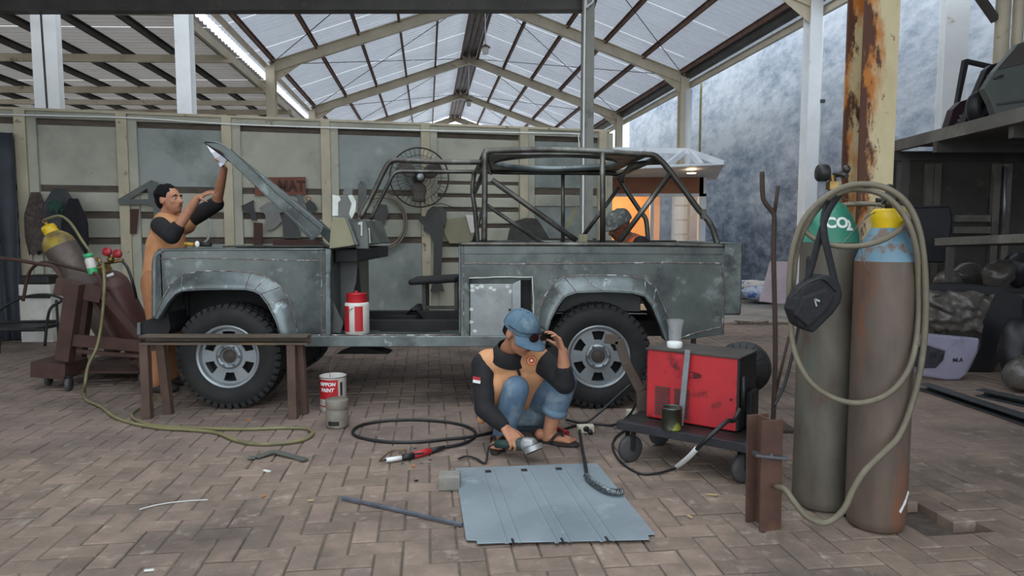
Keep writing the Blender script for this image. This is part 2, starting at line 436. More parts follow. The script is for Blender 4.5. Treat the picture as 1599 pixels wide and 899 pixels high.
# --- lean-to roof on the far side of the partition
m_sheet2 = mat('lean_to_sheet', 'a9a29c', '968f8a', 1.5, 0.6, 0.0); translucent(m_sheet2, 'e8e0d8', 0.12)
lean = group_root('ceiling_lean_to'); lean.name = 'ceiling.001'; ORG[lean.name] = V((0,0,0))
LZ = 4.46
roof_run(-3.56, LZ+0.14, -12.6, LZ-0.1, 10.3, 32, m_sheet2, lean)
for i in range(11):
    a = -3.72 - i*0.82; MB().cchan(B(a, 10.3, LZ+0.06-i*0.02), B(a, 31.8, LZ+0.06-i*0.02), 0.06, 0.12, 0.012).build('purlin', m_dsteel, lean)
MB().bar(B(-3.6, 10.3, LZ), B(-3.6, 31.8, LZ), 0.06, 0.16).build('edge_beam', m_cream, lean)
for i in range(7):
    b = 10.68 + i*2.825
    MB().bar(B(-3.5, b, LZ-0.08), B(-12.6, b, LZ-0.26), 0.07, 0.13).build('rafter', m_cream, lean)
    if i in (2, 3): MB().bar(B(-3.5, b, LZ-0.36), B(-12.6, b, LZ-0.5), 0.07, 0.1).build('rafter', m_cream, lean)
# broad white column, dark cable pole
ibeam_col('steel_column', (-6.02, 9.25), 0.28, 0.26, 5.2, m_white_steel, 'broad white steel column rising behind the cream partition', rz=R(20))
tag(MB().tube([D(63, 10, 8.44), (D(79,172,8.44).x, 8.44, 0.0)], 0.012, 8).build('conduit_pipe', m_dsteel), 'thin dark conduit hanging down past the broad white column', 'pipe')

# near steel frame: dark cross beam and its post
nb = MB(); p0 = D(-120, 6, 8.35); p1 = D(926, 4, 8.35)
nb.hbeam(p0, p1, 0.16, 0.2, 0.014); tag(nb.build('steel_beam', m_dsteel), 'dark steel cross beam running along the top above the partition', 'beam')
m_postg = mat('grey_green_post', '8b8d84', '74766e', 3, 0.55, c3='5f5a50', s3=6, t3=(0.6,0.75))
np_ = thing('steel_post', 'slim grey steel post standing behind the roll cage', 'post', (0.97, 8.3, 0))
pp = D(915, 370, 8.3)
mb = MB(); mb.cchan((pp.x, 8.3, 0.0), (pp.x, 8.3, 4.15), 0.14, 0.15, 0.012, up=(0,1,0)); mb.build('channel', m_postg, np_)
m_whitepipe = mat('white_pvc', 'e4e6e6', rough=0.35)
mb = MB(); mb.tube(smooth_path([(pp.x-0.045,8.2,0.3),(pp.x-0.045,8.2,3.6),(pp.x-0.02,8.2,3.8),(pp.x+0.05,8.2,3.88),(pp.x+0.06,8.2,4.05)],6), 0.012, 8); mb.build('cable_conduit', m_whitepipe, np_)
mb = MB(); mb.box((pp.x,8.3,0.006),(0.3,0.3,0.012)); mb.build('base_plate', m_postg, np_)
mb = MB(); mb.bar((pp.x, 8.3, 3.7), D(936, -30, 8.3), 0.05, 0.08); mb.build('brace', m_dsteel, np_)

# --- stained concrete boundary wall beside the hall
def wall_material():
    m = bpy.data.materials.new('stained_wall'); m.use_nodes = True; nt = m.node_tree; N = nt.nodes; L = nt.links; b = N['Principled BSDF']
    b.inputs['Roughness'].default_value = 0.9
    tc = N.new('ShaderNodeTexCoord'); mp = N.new('ShaderNodeMapping'); mp.inputs['Scale'].default_value = (1,0.34,0.8); L.new(tc.outputs['Object'], mp.inputs['Vector'])
    n1 = N.new('ShaderNodeTexNoise'); n1.inputs['Scale'].default_value = 1.1; n1.inputs['Detail'].default_value = 10; n1.inputs['Roughness'].default_value = 0.7; L.new(mp.outputs[0], n1.inputs['Vector'])
    n2 = N.new('ShaderNodeTexNoise'); n2.inputs['Scale'].default_value = 6.5; n2.inputs['Detail'].default_value = 8; n2.inputs['Roughness'].default_value=.7; L.new(mp.outputs[0], n2.inputs['Vector'])
    sp = N.new('ShaderNodeSeparateXYZ'); L.new(tc.outputs['Object'], sp.inputs[0])
    # wall tone darkens towards the ground, mottled by the noise
    mr = N.new('ShaderNodeMapRange'); mr.inputs['From Min'].default_value = 0.0; mr.inputs['From Max'].default_value = 3.6; mr.inputs['To Min'].default_value = 0.36; mr.inputs['To Max'].default_value = 0.08; L.new(sp.outputs['Z'], mr.inputs['Value'])
    ad = N.new('ShaderNodeMath'); ad.operation = 'MULTIPLY_ADD'; ad.inputs[1].default_value = 0.7; L.new(n1.outputs['Fac'], ad.inputs[0]); L.new(mr.outputs[0], ad.inputs[2])
    a2 = N.new('ShaderNodeMath'); a2.operation = 'MULTIPLY_ADD'; a2.inputs[1].default_value = 0.55; L.new(n2.outputs['Fac'], a2.inputs[0]); L.new(ad.outputs[0], a2.inputs[2])
    rp = N.new('ShaderNodeValToRGB'); e = rp.color_ramp.elements; e[0].position = 0.64; e[0].color = hexc('c6ccd3'); e[1].position = 1.0; e[1].color = hexc('4b5768')
    x = e.new(0.75); x.color = hexc('a9b2bd'); x = e.new(0.87); x.color = hexc('7f8c9d')
    L.new(a2.outputs[0], rp.inputs['Fac']); L.new(rp.outputs['Color'], b.inputs['Base Color'])
    bp = N.new('ShaderNodeBump'); bp.inputs['Strength'].default_value = 0.4; bp.inputs['Distance'].default_value = 0.02; L.new(n2.outputs['Fac'], bp.inputs['Height']); L.new(bp.outputs['Normal'], b.inputs['Normal'])
    return m
m_wall = wall_material()
wr = MB()
wr.prism([(-5.0,0),(26.5,0),(26.5,6.2),(-5.0,8.0)], B(7.75,0,0), B(0,1)-B(0,0), (0,0,1), B(1,0)-B(0,0), 0.25)  # stretch nearest the camera is unseen, added to darken the right side
struct(wr.build('wall_right', m_wall))
m_mold = mat('green_rust_stain_pipe', '8f8c5a', '6f6a48', 5, 0.7)
def pipe(px0, py0, py1, y, r, m_, label, nm='downpipe', px1=None):
    p = D(px0, py0, y); q = D(px1 if px1 else px0, py1, y); mb = MB(); mb.tube([p, (p.x, y, max(q.z, 0.0))], r, 12)
    return tag(mb.build(nm, m_), label, 'pipe')
t_ = thing('downpipe', 'glossy white plastic downpipe clamped beside the hall column', 'pipe', (D(1277,100,12.6).x, 12.6, 0))
MB().tube([(D(1277,100,12.6).x, 12.6, 0.0), (D(1277,100,12.6).x, 12.6, 5.6)], 0.08, 14).build('pipe', m_whitepipe, t_)
for yy in (158, 328):
    MB().bar(D(1264, yy, 12.5), D(1288, yy, 12.5), 0.03, 0.06).build('clamp', m_dsteel, t_)
pipe(1076, 140, 470, 16.5, 0.075, m_whitepipe, 'white plastic downpipe beside the cream column with the bracket')
pipe(1095, 130, 470, 17.6, 0.03, m_mold, 'thin mossy pipe running down the stained wall', 'wall_pipe')
# far end wall, left boundary
m_farwall = mat('far_wall', '8d8f92', '77797c', 1, 0.9)
mb = MB(); mb.prism([(-14,0),(1.0,0),(1.0,3.0),(-14,3.0)], B(0,33.9,0), B(1,0)-B(0,0), (0,0,1), B(0,1)-B(0,0), 0.2); struct(mb.build('wall_far', m_farwall))
mb = MB(); mb.prism([(-6,0),(32,0),(32,3.6),(-6,3.6)], B(-12.9,0,0), B(0,1)-B(0,0), (0,0,1), B(-1,0)-B(0,0), 0.2); struct(mb.build('wall_left', m_farwall))  # unseen near end, added to keep side light off the left floor

# --- unseen roofs added to darken the left, right and back of the yard
m_shade_roof = mat('shade_roof_sheet', '8f8d8a', '7d7b78', 1.5, 0.7)
near = group_root('ceiling.002'); ORG[near.name] = V((0,0,0))
for nm, x0, x1, y0, y1, z in (('roof_sheet',-13,-3.1,-4,8.3,4.5),('roof_sheet',-3.1,1.3,6.3,8.3,4.5),('roof_sheet',1.75,9.0,-3,8.4,4.55)):
    MB().box(((x0+x1)/2,(y0+y1)/2,z),(x1-x0,y1-y0,0.04)).build(nm, m_shade_roof, near)
# ================================================================ cream steel partition (an old cargo-bed side) behind the vehicle
m_cpaint = mat('old_cream_paint', 'b3b2a1', '9d9d8e', 1.4, 0.65, bump=0.08, bscale=18, c3='84867b', s3=0.9, t3=(0.5,0.72), c4='6b4a30', s4=5.5, t4=(0.68,0.74))
m_cpost = mat('old_cream_post', 'bfb59c', 'a8a08a', 2.5, 0.65, bump=0.08, bscale=20, c3='6d4a2c', s3=3.2, t3=(0.64,0.74), c4='5c5648', s4=9, t4=(0.62,0.72))
m_cpaint2 = mat('blue_grey_paint', '949b97', '828a86', 1.6, 0.6, bump=0.08, bscale=18, c3='5f6662', s3=1.3, t3=(0.52,0.72), c4='a9aca4', s4=3, t4=(0.6,0.75))
m_board = mat('dark_brown_board', '5f5449', '4c433b', 5, 0.8, stretch=(1,1,4))
W0 = V((-5.95, 8.1, 0)); WD = V((7.326, 1.86, 0)).normalized(); WN = V((WD.y, -WD.x, 0))    # WN faces the camera
def ws(px):
    u = (px-799.5)/FPX; return (W0.y*u - W0.x) / (WD.x - WD.y*u)
def WP(s, z, off=0.0): return W0 + WD*s + V((0,0,z)) + WN*off
def wpx(px, py, off=0.0):      # photo pixel -> point on the partition's face (off in front of it)
    o = W0 + WN*off; d = ray(px, py); t = (o - V((0,0,0))).dot(WN) / V((d.x, d.y, 0)).dot(WN); return V((d.x*t, d.y*t, CAMH + d.z*t))
WT = 2.66
wall_back = group_root('wall_back')
def wbox(nm, s0, s1, z0, z1, d0, d1, mt, bevel=0.004):
    mb = MB(); c = WP((s0+s1)/2, (z0+z1)/2, (d0+d1)/2); mb.box(c, (s1-s0, d1-d0, z1-z0), M.Rotation(math.atan2(WD.y, WD.x), 3, 'Z')); return mb.build(nm, mt, wall_back, bevel)
S0, S1 = ws(-90), ws(948)
posts = [ws(x) for x in (-62, 47, 202, 362, 513, 666, 817, 938)]
wbox('top_rail', S0, S1, WT-0.10, WT, -0.03, 0.035, m_cpaint)
wbox('top_lip', S0, S1, WT-0.02, WT+0.012, -0.03, 0.06, m_cpost)
for i, s_ in enumerate(posts):
    wbox('post', s_-0.065, s_+0.05, 0.0, WT-0.02, -0.02, 0.075, m_cpost)
    wbox('post_flange', s_+0.05, s_+0.15, 0.0, WT-0.03, -0.02, 0.045, m_cpaint)
for i in range(len(posts)-1):
    a, b = posts[i]+0.15, posts[i+1]-0.065
    rows = [(2.56,2.49,'g'),(2.49,1.80,'p'),(1.72,1.80,'g'),(1.49,1.72,'s'),(1.41,1.49,'g'),(1.18,1.41,'s'),(1.10,1.18,'g'),(0.06,1.10,'p')]
    if i == 5: rows = [(2.56,2.49,'g'),(2.49,1.93,'p'),(1.88,1.93,'g'),(1.76,1.88,'s'),(1.71,1.76,'g'),(1.58,1.71,'s'),(1.52,1.58,'g'),(1.36,1.52,'s'),(1.30,1.36,'g'),(1.12,1.30,'s'),(1.05,1.12,'g'),(0.9,1.05,'s'),(0.84,0.9,'g'),(0.06,0.84,'p')]
    if i == 6: rows = [(2.56,2.49,'g'),(2.49,1.86,'p'),(1.76,1.86,'g'),(1.60,1.76,'s'),(1.16,1.60,'p'),(1.06,1.16,'g'),(0.06,1.06,'p')]
    pm = m_cpaint2 if i in (2, 4, 6) else m_cpaint
    for z0, z1, k in rows:
        z0, z1 = min(z0,z1), max(z0,z1)
        if k == 'g': wbox('groove_board', a, b, z0, z1, -0.03, -0.012, m_board, 0)
        elif k == 's': wbox('slat', a, b, z0, z1, -0.025, 0.022, m_cpaint, 0.012)
        else: wbox('plate', a, b, z0, z1, -0.025, 0.0, pm, 0)
    wbox('bottom_rail', posts[i], posts[i+1], 0.0, 0.08, -0.02, 0.05, m_cpost)
# cable along the top
mb = MB(); mb.tube(smooth_path([wpx(-40,178,0.09), wpx(200,184,0.09), wpx(362,194,0.1), wpx(600,202,0.1), wpx(800,207,0.1), wpx(897,209,0.1), wpx(903,213,0.1), wpx(905,240,0.1)], 8), 0.009, 6)
mb.build('cable', m_whitepipe, wall_back)
# ================================================================ the off-road vehicle under construction
m_galv = mat('bare_sheet_metal', '707673', '545b59', 2.2, 0.42, 0.55, bump=0.03, bscale=8, c3='3b4040', s3=2.6, t3=(0.48,0.66), c4='8d9796', s4=5.5, t4=(0.58,0.7))
m_galv2 = mat('ground_sheet_metal', '7e8888', '5f6666', 5, 0.38, 0.6, c3='454341', s3=3.2, t3=(0.55,0.7), c4='b4c0c2', s4=9, t4=(0.62,0.72))
m_weld = mat('weld_bead', '6c4a42', '8f8f8c', 30, 0.5, 0.5, c3='c4c8ca', s3=14, t3=(0.55,0.6))
m_tubew = mat('cage_tube', '5d5c57', '464440', 5, 0.42, 0.7, c3='7f827c', s3=3, t3=(0.5,0.65), c4='4a342a', s4=7, t4=(0.62,0.72))
m_black = mat('black_underbody', '1d1d1e', '141414', 6, 0.75)
m_tire = mat('tyre_rubber', '232425', '1a1b1c', 8, 0.78, c3='37352f', s3=3, t3=(0.5,0.8))
m_rim = mat('alloy_rim', '9aa1a4', '888f92', 6, 0.4, 0.6, c3='6f7274', s3=5, t3=(0.6,0.8))
m_hub = mat('hub_cap', '6f7375', '5d6062', 8, 0.4, 0.7)
m_trd = mat('dusty_axle_cap', '4a443f', '3a3531', 9, 0.6)
m_lavgrey = mat('grey_primer_sheet', '666966', '585b59', 3, 0.6)
m_tan = mat('tan_filler', '8d8a70', '807d64', 4, 0.75)
m_mask = mat('white_masking', 'd6dcd4', 'bcc4bb', 9, 0.7)
YS = 4.90                                        # near body side
def tp(px, py, y=YS): p = D(px, py, y); return (p.x, p.z)
truck = thing('pickup_truck', 'bare grey metal off-road pickup under construction with open roll cage', 'truck', (D(640,640,5.6).x, 5.6, 0))
EX, EY, EZ = (1,0,0), (0,0,1), (0,1,0)           # profile plane -> world, extrude in depth
def panel(nm, pts, mt=m_galv, y=YS, t=0.012, hole=None, bevel=0.003, parent=None, ref=None):
    mb = MB(); r = ref if ref else y
    mb.prism([tp(a, b, r) for a, b in pts], (0, y, 0), EX, EY, EZ, t, [tp(a, b, r) for a, b in hole] if hole else None)
    return mb.build(nm, mt, parent or truck, bevel)
def box3(nm, p0, p1, mt=m_galv, bevel=0.004, parent=None):
    mb = MB(); mb.box([(a+b)/2 for a, b in zip(p0, p1)], [abs(b-a) for a, b in zip(p0, p1)]); return mb.build(nm, mt, parent or truck, bevel)
YF = YS + 1.42                                   # far body side
# --- front wing
arch_f_in = [(255,496),(263,482),(270,470),(282,457),(292,452.5),(320,451),(360,450),(390,450.5),(402,453),(412,458),(424,474),(436,498),(444,525)]
arch_f_out = [(243,494),(247,482),(256,462),(266,445),(286,429),(312,423),(360,423),(392,425),(418,432),(438,448),(450,464),(458,486),(466,525)]
wing = [(240,498)] + [(239,430),(240,408),(245,397),(254,391),(266,389),(400,388.5),(508,388),(508,525)] + arch_f_in[::-1]
fender = panel('front_fender', wing)
def flare(nm, inner, outer, y=YS, out=0.075, parent=None):
    n = len(inner)
    def fn(u, v):
        k = u*(n-1); i = min(int(k), n-2); f = k-i
        a = [inner[i][0]*(1-f)+inner[i+1][0]*f, inner[i][1]*(1-f)+inner[i+1][1]*f]; b = [outer[i][0]*(1-f)+outer[i+1][0]*f, outer[i][1]*(1-f)+outer[i+1][1]*f]
        px, pz = tp(b[0]*(1-min(v/0.85,1))+a[0]*min(v/0.85,1), b[1]*(1-min(v/0.85,1))+a[1]*min(v/0.85,1))
        if v <= 0.85: yy = y - out*(1-(1-v/0.85)**2)*0.98
        else: yy = y - out + (v-0.85)/0.15*(out+0.03)
        return (px, yy, pz)
    mb = MB(); mb.sheet(fn, n*4, 13); mb.sheet(lambda u, v: V(fn(u, v)) + V((0,0.006,0.0)), n*4, 13)
    return mb.build(nm, m_galv2, parent or truck)
fl = flare('fender_flare', arch_f_in, arch_f_out)
def seam(path, r=0.0035, parent=None, mt=m_weld, nm='weld_seam'):
    mb = MB(); mb.tube(path, r, 6); return mb.build(nm, mt, parent or truck)
def flare_seam(inner, outer, i, parent, out=0.075):
    pts = []
    for k in range(7):
        v = k/6; x = outer[i][0]*(1-v)+inner[i][0]*v; z = outer[i][1]*(1-v)+inner[i][1]*v; px, pz = tp(x, z); pts.append((px, YS-out*(1-(1-v)**2)*0.98-0.001, pz))
    seam(pts, 0.003, parent)
for i in (1, 3, 4, 7, 8, 9, 10): flare_seam(arch_f_in, arch_f_out, i, fl)
seam([V((tp(a,b)[0], YS-0.0745, tp(a,b)[1])) for a,b in arch_f_in], 0.005, fl, m_galv2, 'flare_lip')
seam([V((tp(a,b)[0], YS-0.002, tp(a,b)[1])) for a,b in arch_f_out], 0.004, fl)
def line(pxs, y=YS-0.002, r=0.0035, parent=None, nm='weld_seam', mt=m_weld, jit=0.0015):
    pts = []
    for (a, b), (c, d) in zip(pxs[:-1], pxs[1:]):
        n = max(2, int(abs(c-a)+abs(d-b))//6)
        for k in range(n):
            t = k/n; x, z = tp(a+(c-a)*t, b+(d-b)*t, y); pts.append((x+random.uniform(-jit,jit), y, z+random.uniform(-jit,jit)))
    x, z = tp(*pxs[-1], y); pts.append((x, y, z)); return seam(pts, r, parent, mt, nm)
line([(246,404),(300,403),(400,405),(502,407)], parent=fender)
line([(252,392),(262,390),(400,389.5),(506,389)], r=0.008, parent=fender, mt=m_galv2, nm='edge_roll', jit=0)
line([(502,388),(502,524)], parent=fender, r=0.003)
mb = MB()                                        # rolled leading edge of the wing
mb.tube(smooth_path([V((tp(239.5,b)[0]+0.004, YS+0.012, tp(239.5,b)[1])) for b in (497,470,440,412)] + [V((tp(244,398)[0], YS+0.012, tp(244,398)[1])), V((tp(254,392)[0], YS+0.012, tp(254,392)[1]))], 4), 0.02, 10); mb.build('rolled_edge', m_galv2, fender)
zt = tp(300,388.5)[1]
xF, xR = tp(246,390)[0], tp(508,390)[0]
mb = MB(); mb.box(((xF+xR)/2, YS+0.17, zt-0.006), (xR-xF, 0.34, 0.012)); mb.build('wing_top', m_galv, fender, 0.003)
mb = MB(); mb.box((xF+0.02, YS+0.16, (zt+tp(300,496)[1])/2), (0.014, 0.32, zt-tp(300,496)[1])); mb.build('wing_front', m_galv, fender, 0.003)
panel('door_pillar', [(508,388),(516,390),(516,525),(508,525)], m_galv2, YS-0.004, 0.06)
line([(516,391),(515,440),(516,524)], y=YS-0.008, r=0.004, mt=m_galv2, nm='pillar_edge')
# far wing, radiator panel, inner arches
box3('far_wing', (xF, YF-0.02, tp(300,470)[1]), (xR, YF, zt), m_galv)
box3('far_wing_top', (xF, YF-0.32, zt-0.012), (xR, YF, zt), m_galv)
box3('radiator_panel', (xF+0.03, YS+0.3, 0.62), (xF+0.06, YF-0.3, zt-0.05), m_black)
box3('inner_arch', (tp(262,450)[0], YS+0.32, 0.55), (tp(500,450)[0], YS+0.34, zt-0.02), m_black)
box3('inner_arch', (tp(262,450)[0], YS+0.02, zt-0.17), (tp(448,450)[0], YS+0.33, zt-0.16), m_lavgrey)
box3('firewall', (tp(506,400)[0], YS+0.03, 0.62), (tp(512,400)[0], YF-0.03, zt-0.0), m_galv)
# front horn of the frame, under the wing
panel('bumper_bracket', [(216,504),(262,488),(266,512),(262,523),(218,523)], m_black, YS+0.02, 0.36)
panel('bumper_bracket_edge', [(214,504),(219,503),(219,523),(214,523)], m_galv2, YS+0.0, 0.02)
# --- sill and cab floor
zs0, zs1 = tp(600,541)[1], tp(600,524)[1]
xs0, xs1 = tp(466,525)[0], tp(848,525)[0]
box3('sill', (xs0, YS-0.012, zs0), (xs1, YS+0.1, zs1), m_galv2, 0.006)
line([(482,523),(560,523),(712,523)], y=YS+0.0, r=0.004, nm='weld_seam')
box3('far_sill', (xs0, YF-0.1, zs0), (xs1, YF, zs1), m_galv, 0.006)
zf = zs1 - 0.012
cf = MB(); X0, X1 = tp(516,520)[0], tp(724,520)[0]
cf.prism([(X0,YS+0.02),(X1,YS+0.02),(X1,YF-0.02),(X0,YF-0.02)], (0,0,zf-0.01), (1,0,0), (0,1,0), (0,0,1), 0.01, [(X0+0.28,YS+0.3),(X0+0.75,YS+0.26),(X0+0.72,YS+0.6),(X0+0.3,YS+0.66)])
cf.build('cab_floor', m_galv, truck)
mb = MB(); mb.prism([(0,0),(0.28,-0.02),(0.3,0.04),(0.1,0.08)], (X0+0.22,YS+0.75,zf+0.012), (1,0,0), (0,1,0), (0,0,1), 0.05); mb.build('transmission_hump', m_black, truck)
mb = MB(); mb.sheet(lambda u, v: (X0+0.36+0.2*u, YS+0.9+0.4*v, zf+0.11*sin(pi*u)), 8, 2, (0,0,-0.01)); mb.build('tunnel', m_black, truck)
# cowl and dashboard
panel('kick_panel', [(518,392),(560,388),(556,440),(540,500),(518,525)], m_lavgrey, YS+0.35, 0.02, ref=YS+0.35)
panel('kick_panel', [(519,470),(536,505),(532,520),(519,520)], m_lavgrey, YS+0.12, 0.02)
box3('dashboard', (tp(516,388)[0], YS+0.12, zt-0.10), (tp(552,388)[0], YF-0.04, zt-0.005), m_black, 0.01)
panel('steering_column', [(548,388),(556,388),(562,470),(556,480)], m_black, YS+0.42, 0.06)
panel('cowl_end', [(519,339),(538,340),(546,360),(553,382),(545,384),(530,386),(514,388),(516,360)], m_tan, YS+0.03, 0.03)
cw = MB(); cw.prism([tp(519,341),tp(540,341),tp(556,383),tp(514,388)], (0,YS+0.06,0), EX, EY, EZ, 1.3); cw.build('cowl', m_galv, truck, 0.006)
wp = panel('masked_plate', [(519,304),(526,306),(541,305),(550,304),(556,315),(555,330),(550,342),(540,343),(519,337)], m_lavgrey, YS+0.08, 0.012)
panel('masking_tape', [(519,304),(530,306),(532,312),(528,316),(528,337),(519,337)], m_mask, YS+0.076, 0.003, parent=wp)
panel('masking_tape', [(543,305),(550,304),(556,315),(555,330),(549,342),(545,334),(549,318)], m_mask, YS+0.076, 0.003, parent=wp)
panel('hinge_plate', [(535,300),(541,292),(551,293),(550,304),(536,305)], m_lavgrey, YS+0.2, 0.012)
panel('cowl_bracket', [(545,352),(570,341),(574,360),(575,388),(556,388)], m_lavgrey, YS+0.14, 0.04)
panel('cowl_bracket', [(559,347),(566,346),(566,368),(563,368),(563,351),(559,351)], m_mask, YS+0.13, 0.006)
panel('cowl_bracket', [(572,356),(577,356),(579,380),(575,380)], m_mask, YS+0.3, 0.006)
# --- rear body
arch_r_in = [(850,541),(854,515),(859,497),(870,476),(882,461),(899,455),(940,454),(962,454.5),(986,456),(1004,461),(1015,476),(1026,502),(1035,529)]
arch_r_out = [(834,541),(838,512),(843,484),(851,461),(865,442),(881,432),(908,429),(960,429.5),(988,431.5),(1007,437),(1024,449),(1042,492),(1052,530)]
rear = [(717,379),(717,526),(733,541),(850,541)] + arch_r_in[1:] + [(1052,531),(1075,530),(1131,522),(1131,384),(1126,380)]
bed = panel('bed_side', rear, hole=[(733,434),(831,433),(832,524),(733,526)])
fr = flare('fender_flare', arch_r_in, arch_r_out)
for i in (1, 3, 5, 6, 8, 9, 10): flare_seam(arch_r_in, arch_r_out, i, fr)
seam([V((tp(a,b)[0], YS-0.0745, tp(a,b)[1])) for a,b in arch_r_in], 0.005, fr, m_galv2, 'flare_lip')
seam([V((tp(a,b)[0], YS-0.002, tp(a,b)[1])) for a,b in arch_r_out], 0.0045, fr, m_weld)
line([(722,411),(800,412),(900,411.5),(1000,410),(1128,411)], parent=bed, r=0.005)
line([(719,396),(900,395),(1128,397)], parent=bed, r=0.004, mt=m_galv, nm='crease')
line([(717,381),(800,381),(1000,381.5),(1131,383.5)], parent=bed, r=0.016, mt=m_tubew, nm='top_rail', jit=0.0)
line([(718,382),(718,524)], parent=bed, r=0.008, mt=m_galv2, nm='pillar_edge', jit=0.0008)
line([(724,384),(724,524)], parent=bed, r=0.003)
line([(1128,411),(1129,470),(1128,520)], parent=bed, r=0.004)
line([(1060,529),(1085,520),(1131,509)], parent=bed, r=0.005)
line([(733,434),(780,432.5),(831,432.5),(833,470),(832,524)], parent=bed, r=0.004, mt=m_mask)
panel('bed_wall', [(717,384),(1131,384),(1131,455),(717,455)], m_galv, YS+0.25, 0.012)
zb = tp(900,382)[1]
box3('bed_front', (tp(717,400)[0], YS+0.01, zs0), (tp(721,400)[0], YF, zb), m_galv)
box3('far_bed_side', (tp(717,400)[0], YF-0.02, 0.6), (tp(1131,400)[0], YF, zb), m_galv)
mb = MB(); mb.tube([(tp(717,381)[0], YF, zb), (tp(1131,381)[0], YF, zb)], 0.016, 8); mb.build('top_rail', m_tubew, truck)
box3('bed_floor', (tp(721,500)[0], YS+0.26, 0.72), (tp(1128,500)[0], YF-0.02, 0.74), m_galv)
# recessed filler locker: bright flap swung a little, black gap beside it
lk = box3('locker_box', (tp(733,434)[0], YS+0.10, tp(733,526)[1]), (tp(831,434)[0], YS+0.11, tp(733,433)[1]), m_galv, 0)
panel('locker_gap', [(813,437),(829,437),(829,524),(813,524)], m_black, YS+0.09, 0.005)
m_flap = mat('bright_ground_flap', '9aa1a2', '888f90', 4, 0.42, 0.4, c3='747b7c', s3=5, t3=(0.55,0.75))
flp = panel('locker_flap', [(734,443),(800,443),(800,525),(734,525)], m_flap, YS+0.02, 0.008, parent=None)
panel('flap_return', [(800,443),(813,437),(813,523),(800,525)], m_rim, YS+0.004, 0.012, parent=flp)
random.seed(5)
for a, b in ((737,446),(745,449),(752,447),(766,449),(772,452),(792,447),(797,455),(736,482),(736,503),(742,517),(738,453)):
    poly = [(a+random.uniform(3,5)*cos(k*1.05), b+random.uniform(1.6,4)*sin(k*1.05)) for k in range(6)]
    panel('grind_mark', poly, m_mask, YS+0.0185, 0.0012, bevel=0, parent=flp)
mb = MB(); mb.ell((tp(796,484)[0], YS+0.018, tp(796,484)[1]), (0.009,0.004,0.009)); mb.build('latch_hole', m_black, flp)
# tailgate hung behind the bed
x_r = tp(1131,400)[0]
tg = box3('tailgate', (x_r-0.02, YS+0.06, D(1150,492,YS+0.06).z), (D(1160,400,YS+0.06).x, YF-0.1, zb+0.012), m_galv, 0.012)
MB().box((x_r+0.02,YS+0.056,D(1150,480,YS).z-0.02),(0.05,0.004,0.03)).build('bare_patch', m_galv2, tg)
mb = MB(); mb.box((x_r+0.05,YS+0.056,D(1150,388,YS).z-0.02),(0.07,0.004,0.05), M.Rotation(0.3,3,'Y')); mb.build('bare_patch', m_galv2, tg)
mb = MB(); mb.bar((tp(1095,528)[0], YS+0.3, 0.50), (tp(1118,528)[0], YS+0.3, 0.52), 0.04, 0.03); mb.bar((tp(1100,528)[0], YS+0.3, 0.50), (tp(1100,550)[0], YS+0.3, 0.40), 0.03, 0.04, (0,1,0)); mb.build('tow_hook', m_dsteel, truck)
box3('rear_crossmember', (x_r-0.25, YS+0.2, 0.5), (x_r-0.1, YF-0.2, 0.62), m_black)
# inner rear wheel house
panel('inner_arch', [(862,500),(885,462),(905,456),(985,458),(1010,468),(1030,505),(1030,480),(1012,452),(880,452),(856,480)], m_black, YS+0.02, 0.30)
panel('inner_arch', [(862,456),(1010,456),(1010,492),(862,492)], m_lavgrey, YS+0.24, 0.02, ref=YS)
line([(866,489),(930,488),(1010,490)], y=YS+0.235, r=0.004, mt=m_mask)
box3('frame_rail', (tp(262,530)[0], YS+0.36, 0.46), (tp(1110,530)[0], YS+0.44, 0.58), m_black)
box3('frame_rail', (tp(262,530)[0], YF-0.44, 0.46), (tp(1110,530)[0], YF-0.36, 0.58), m_black)
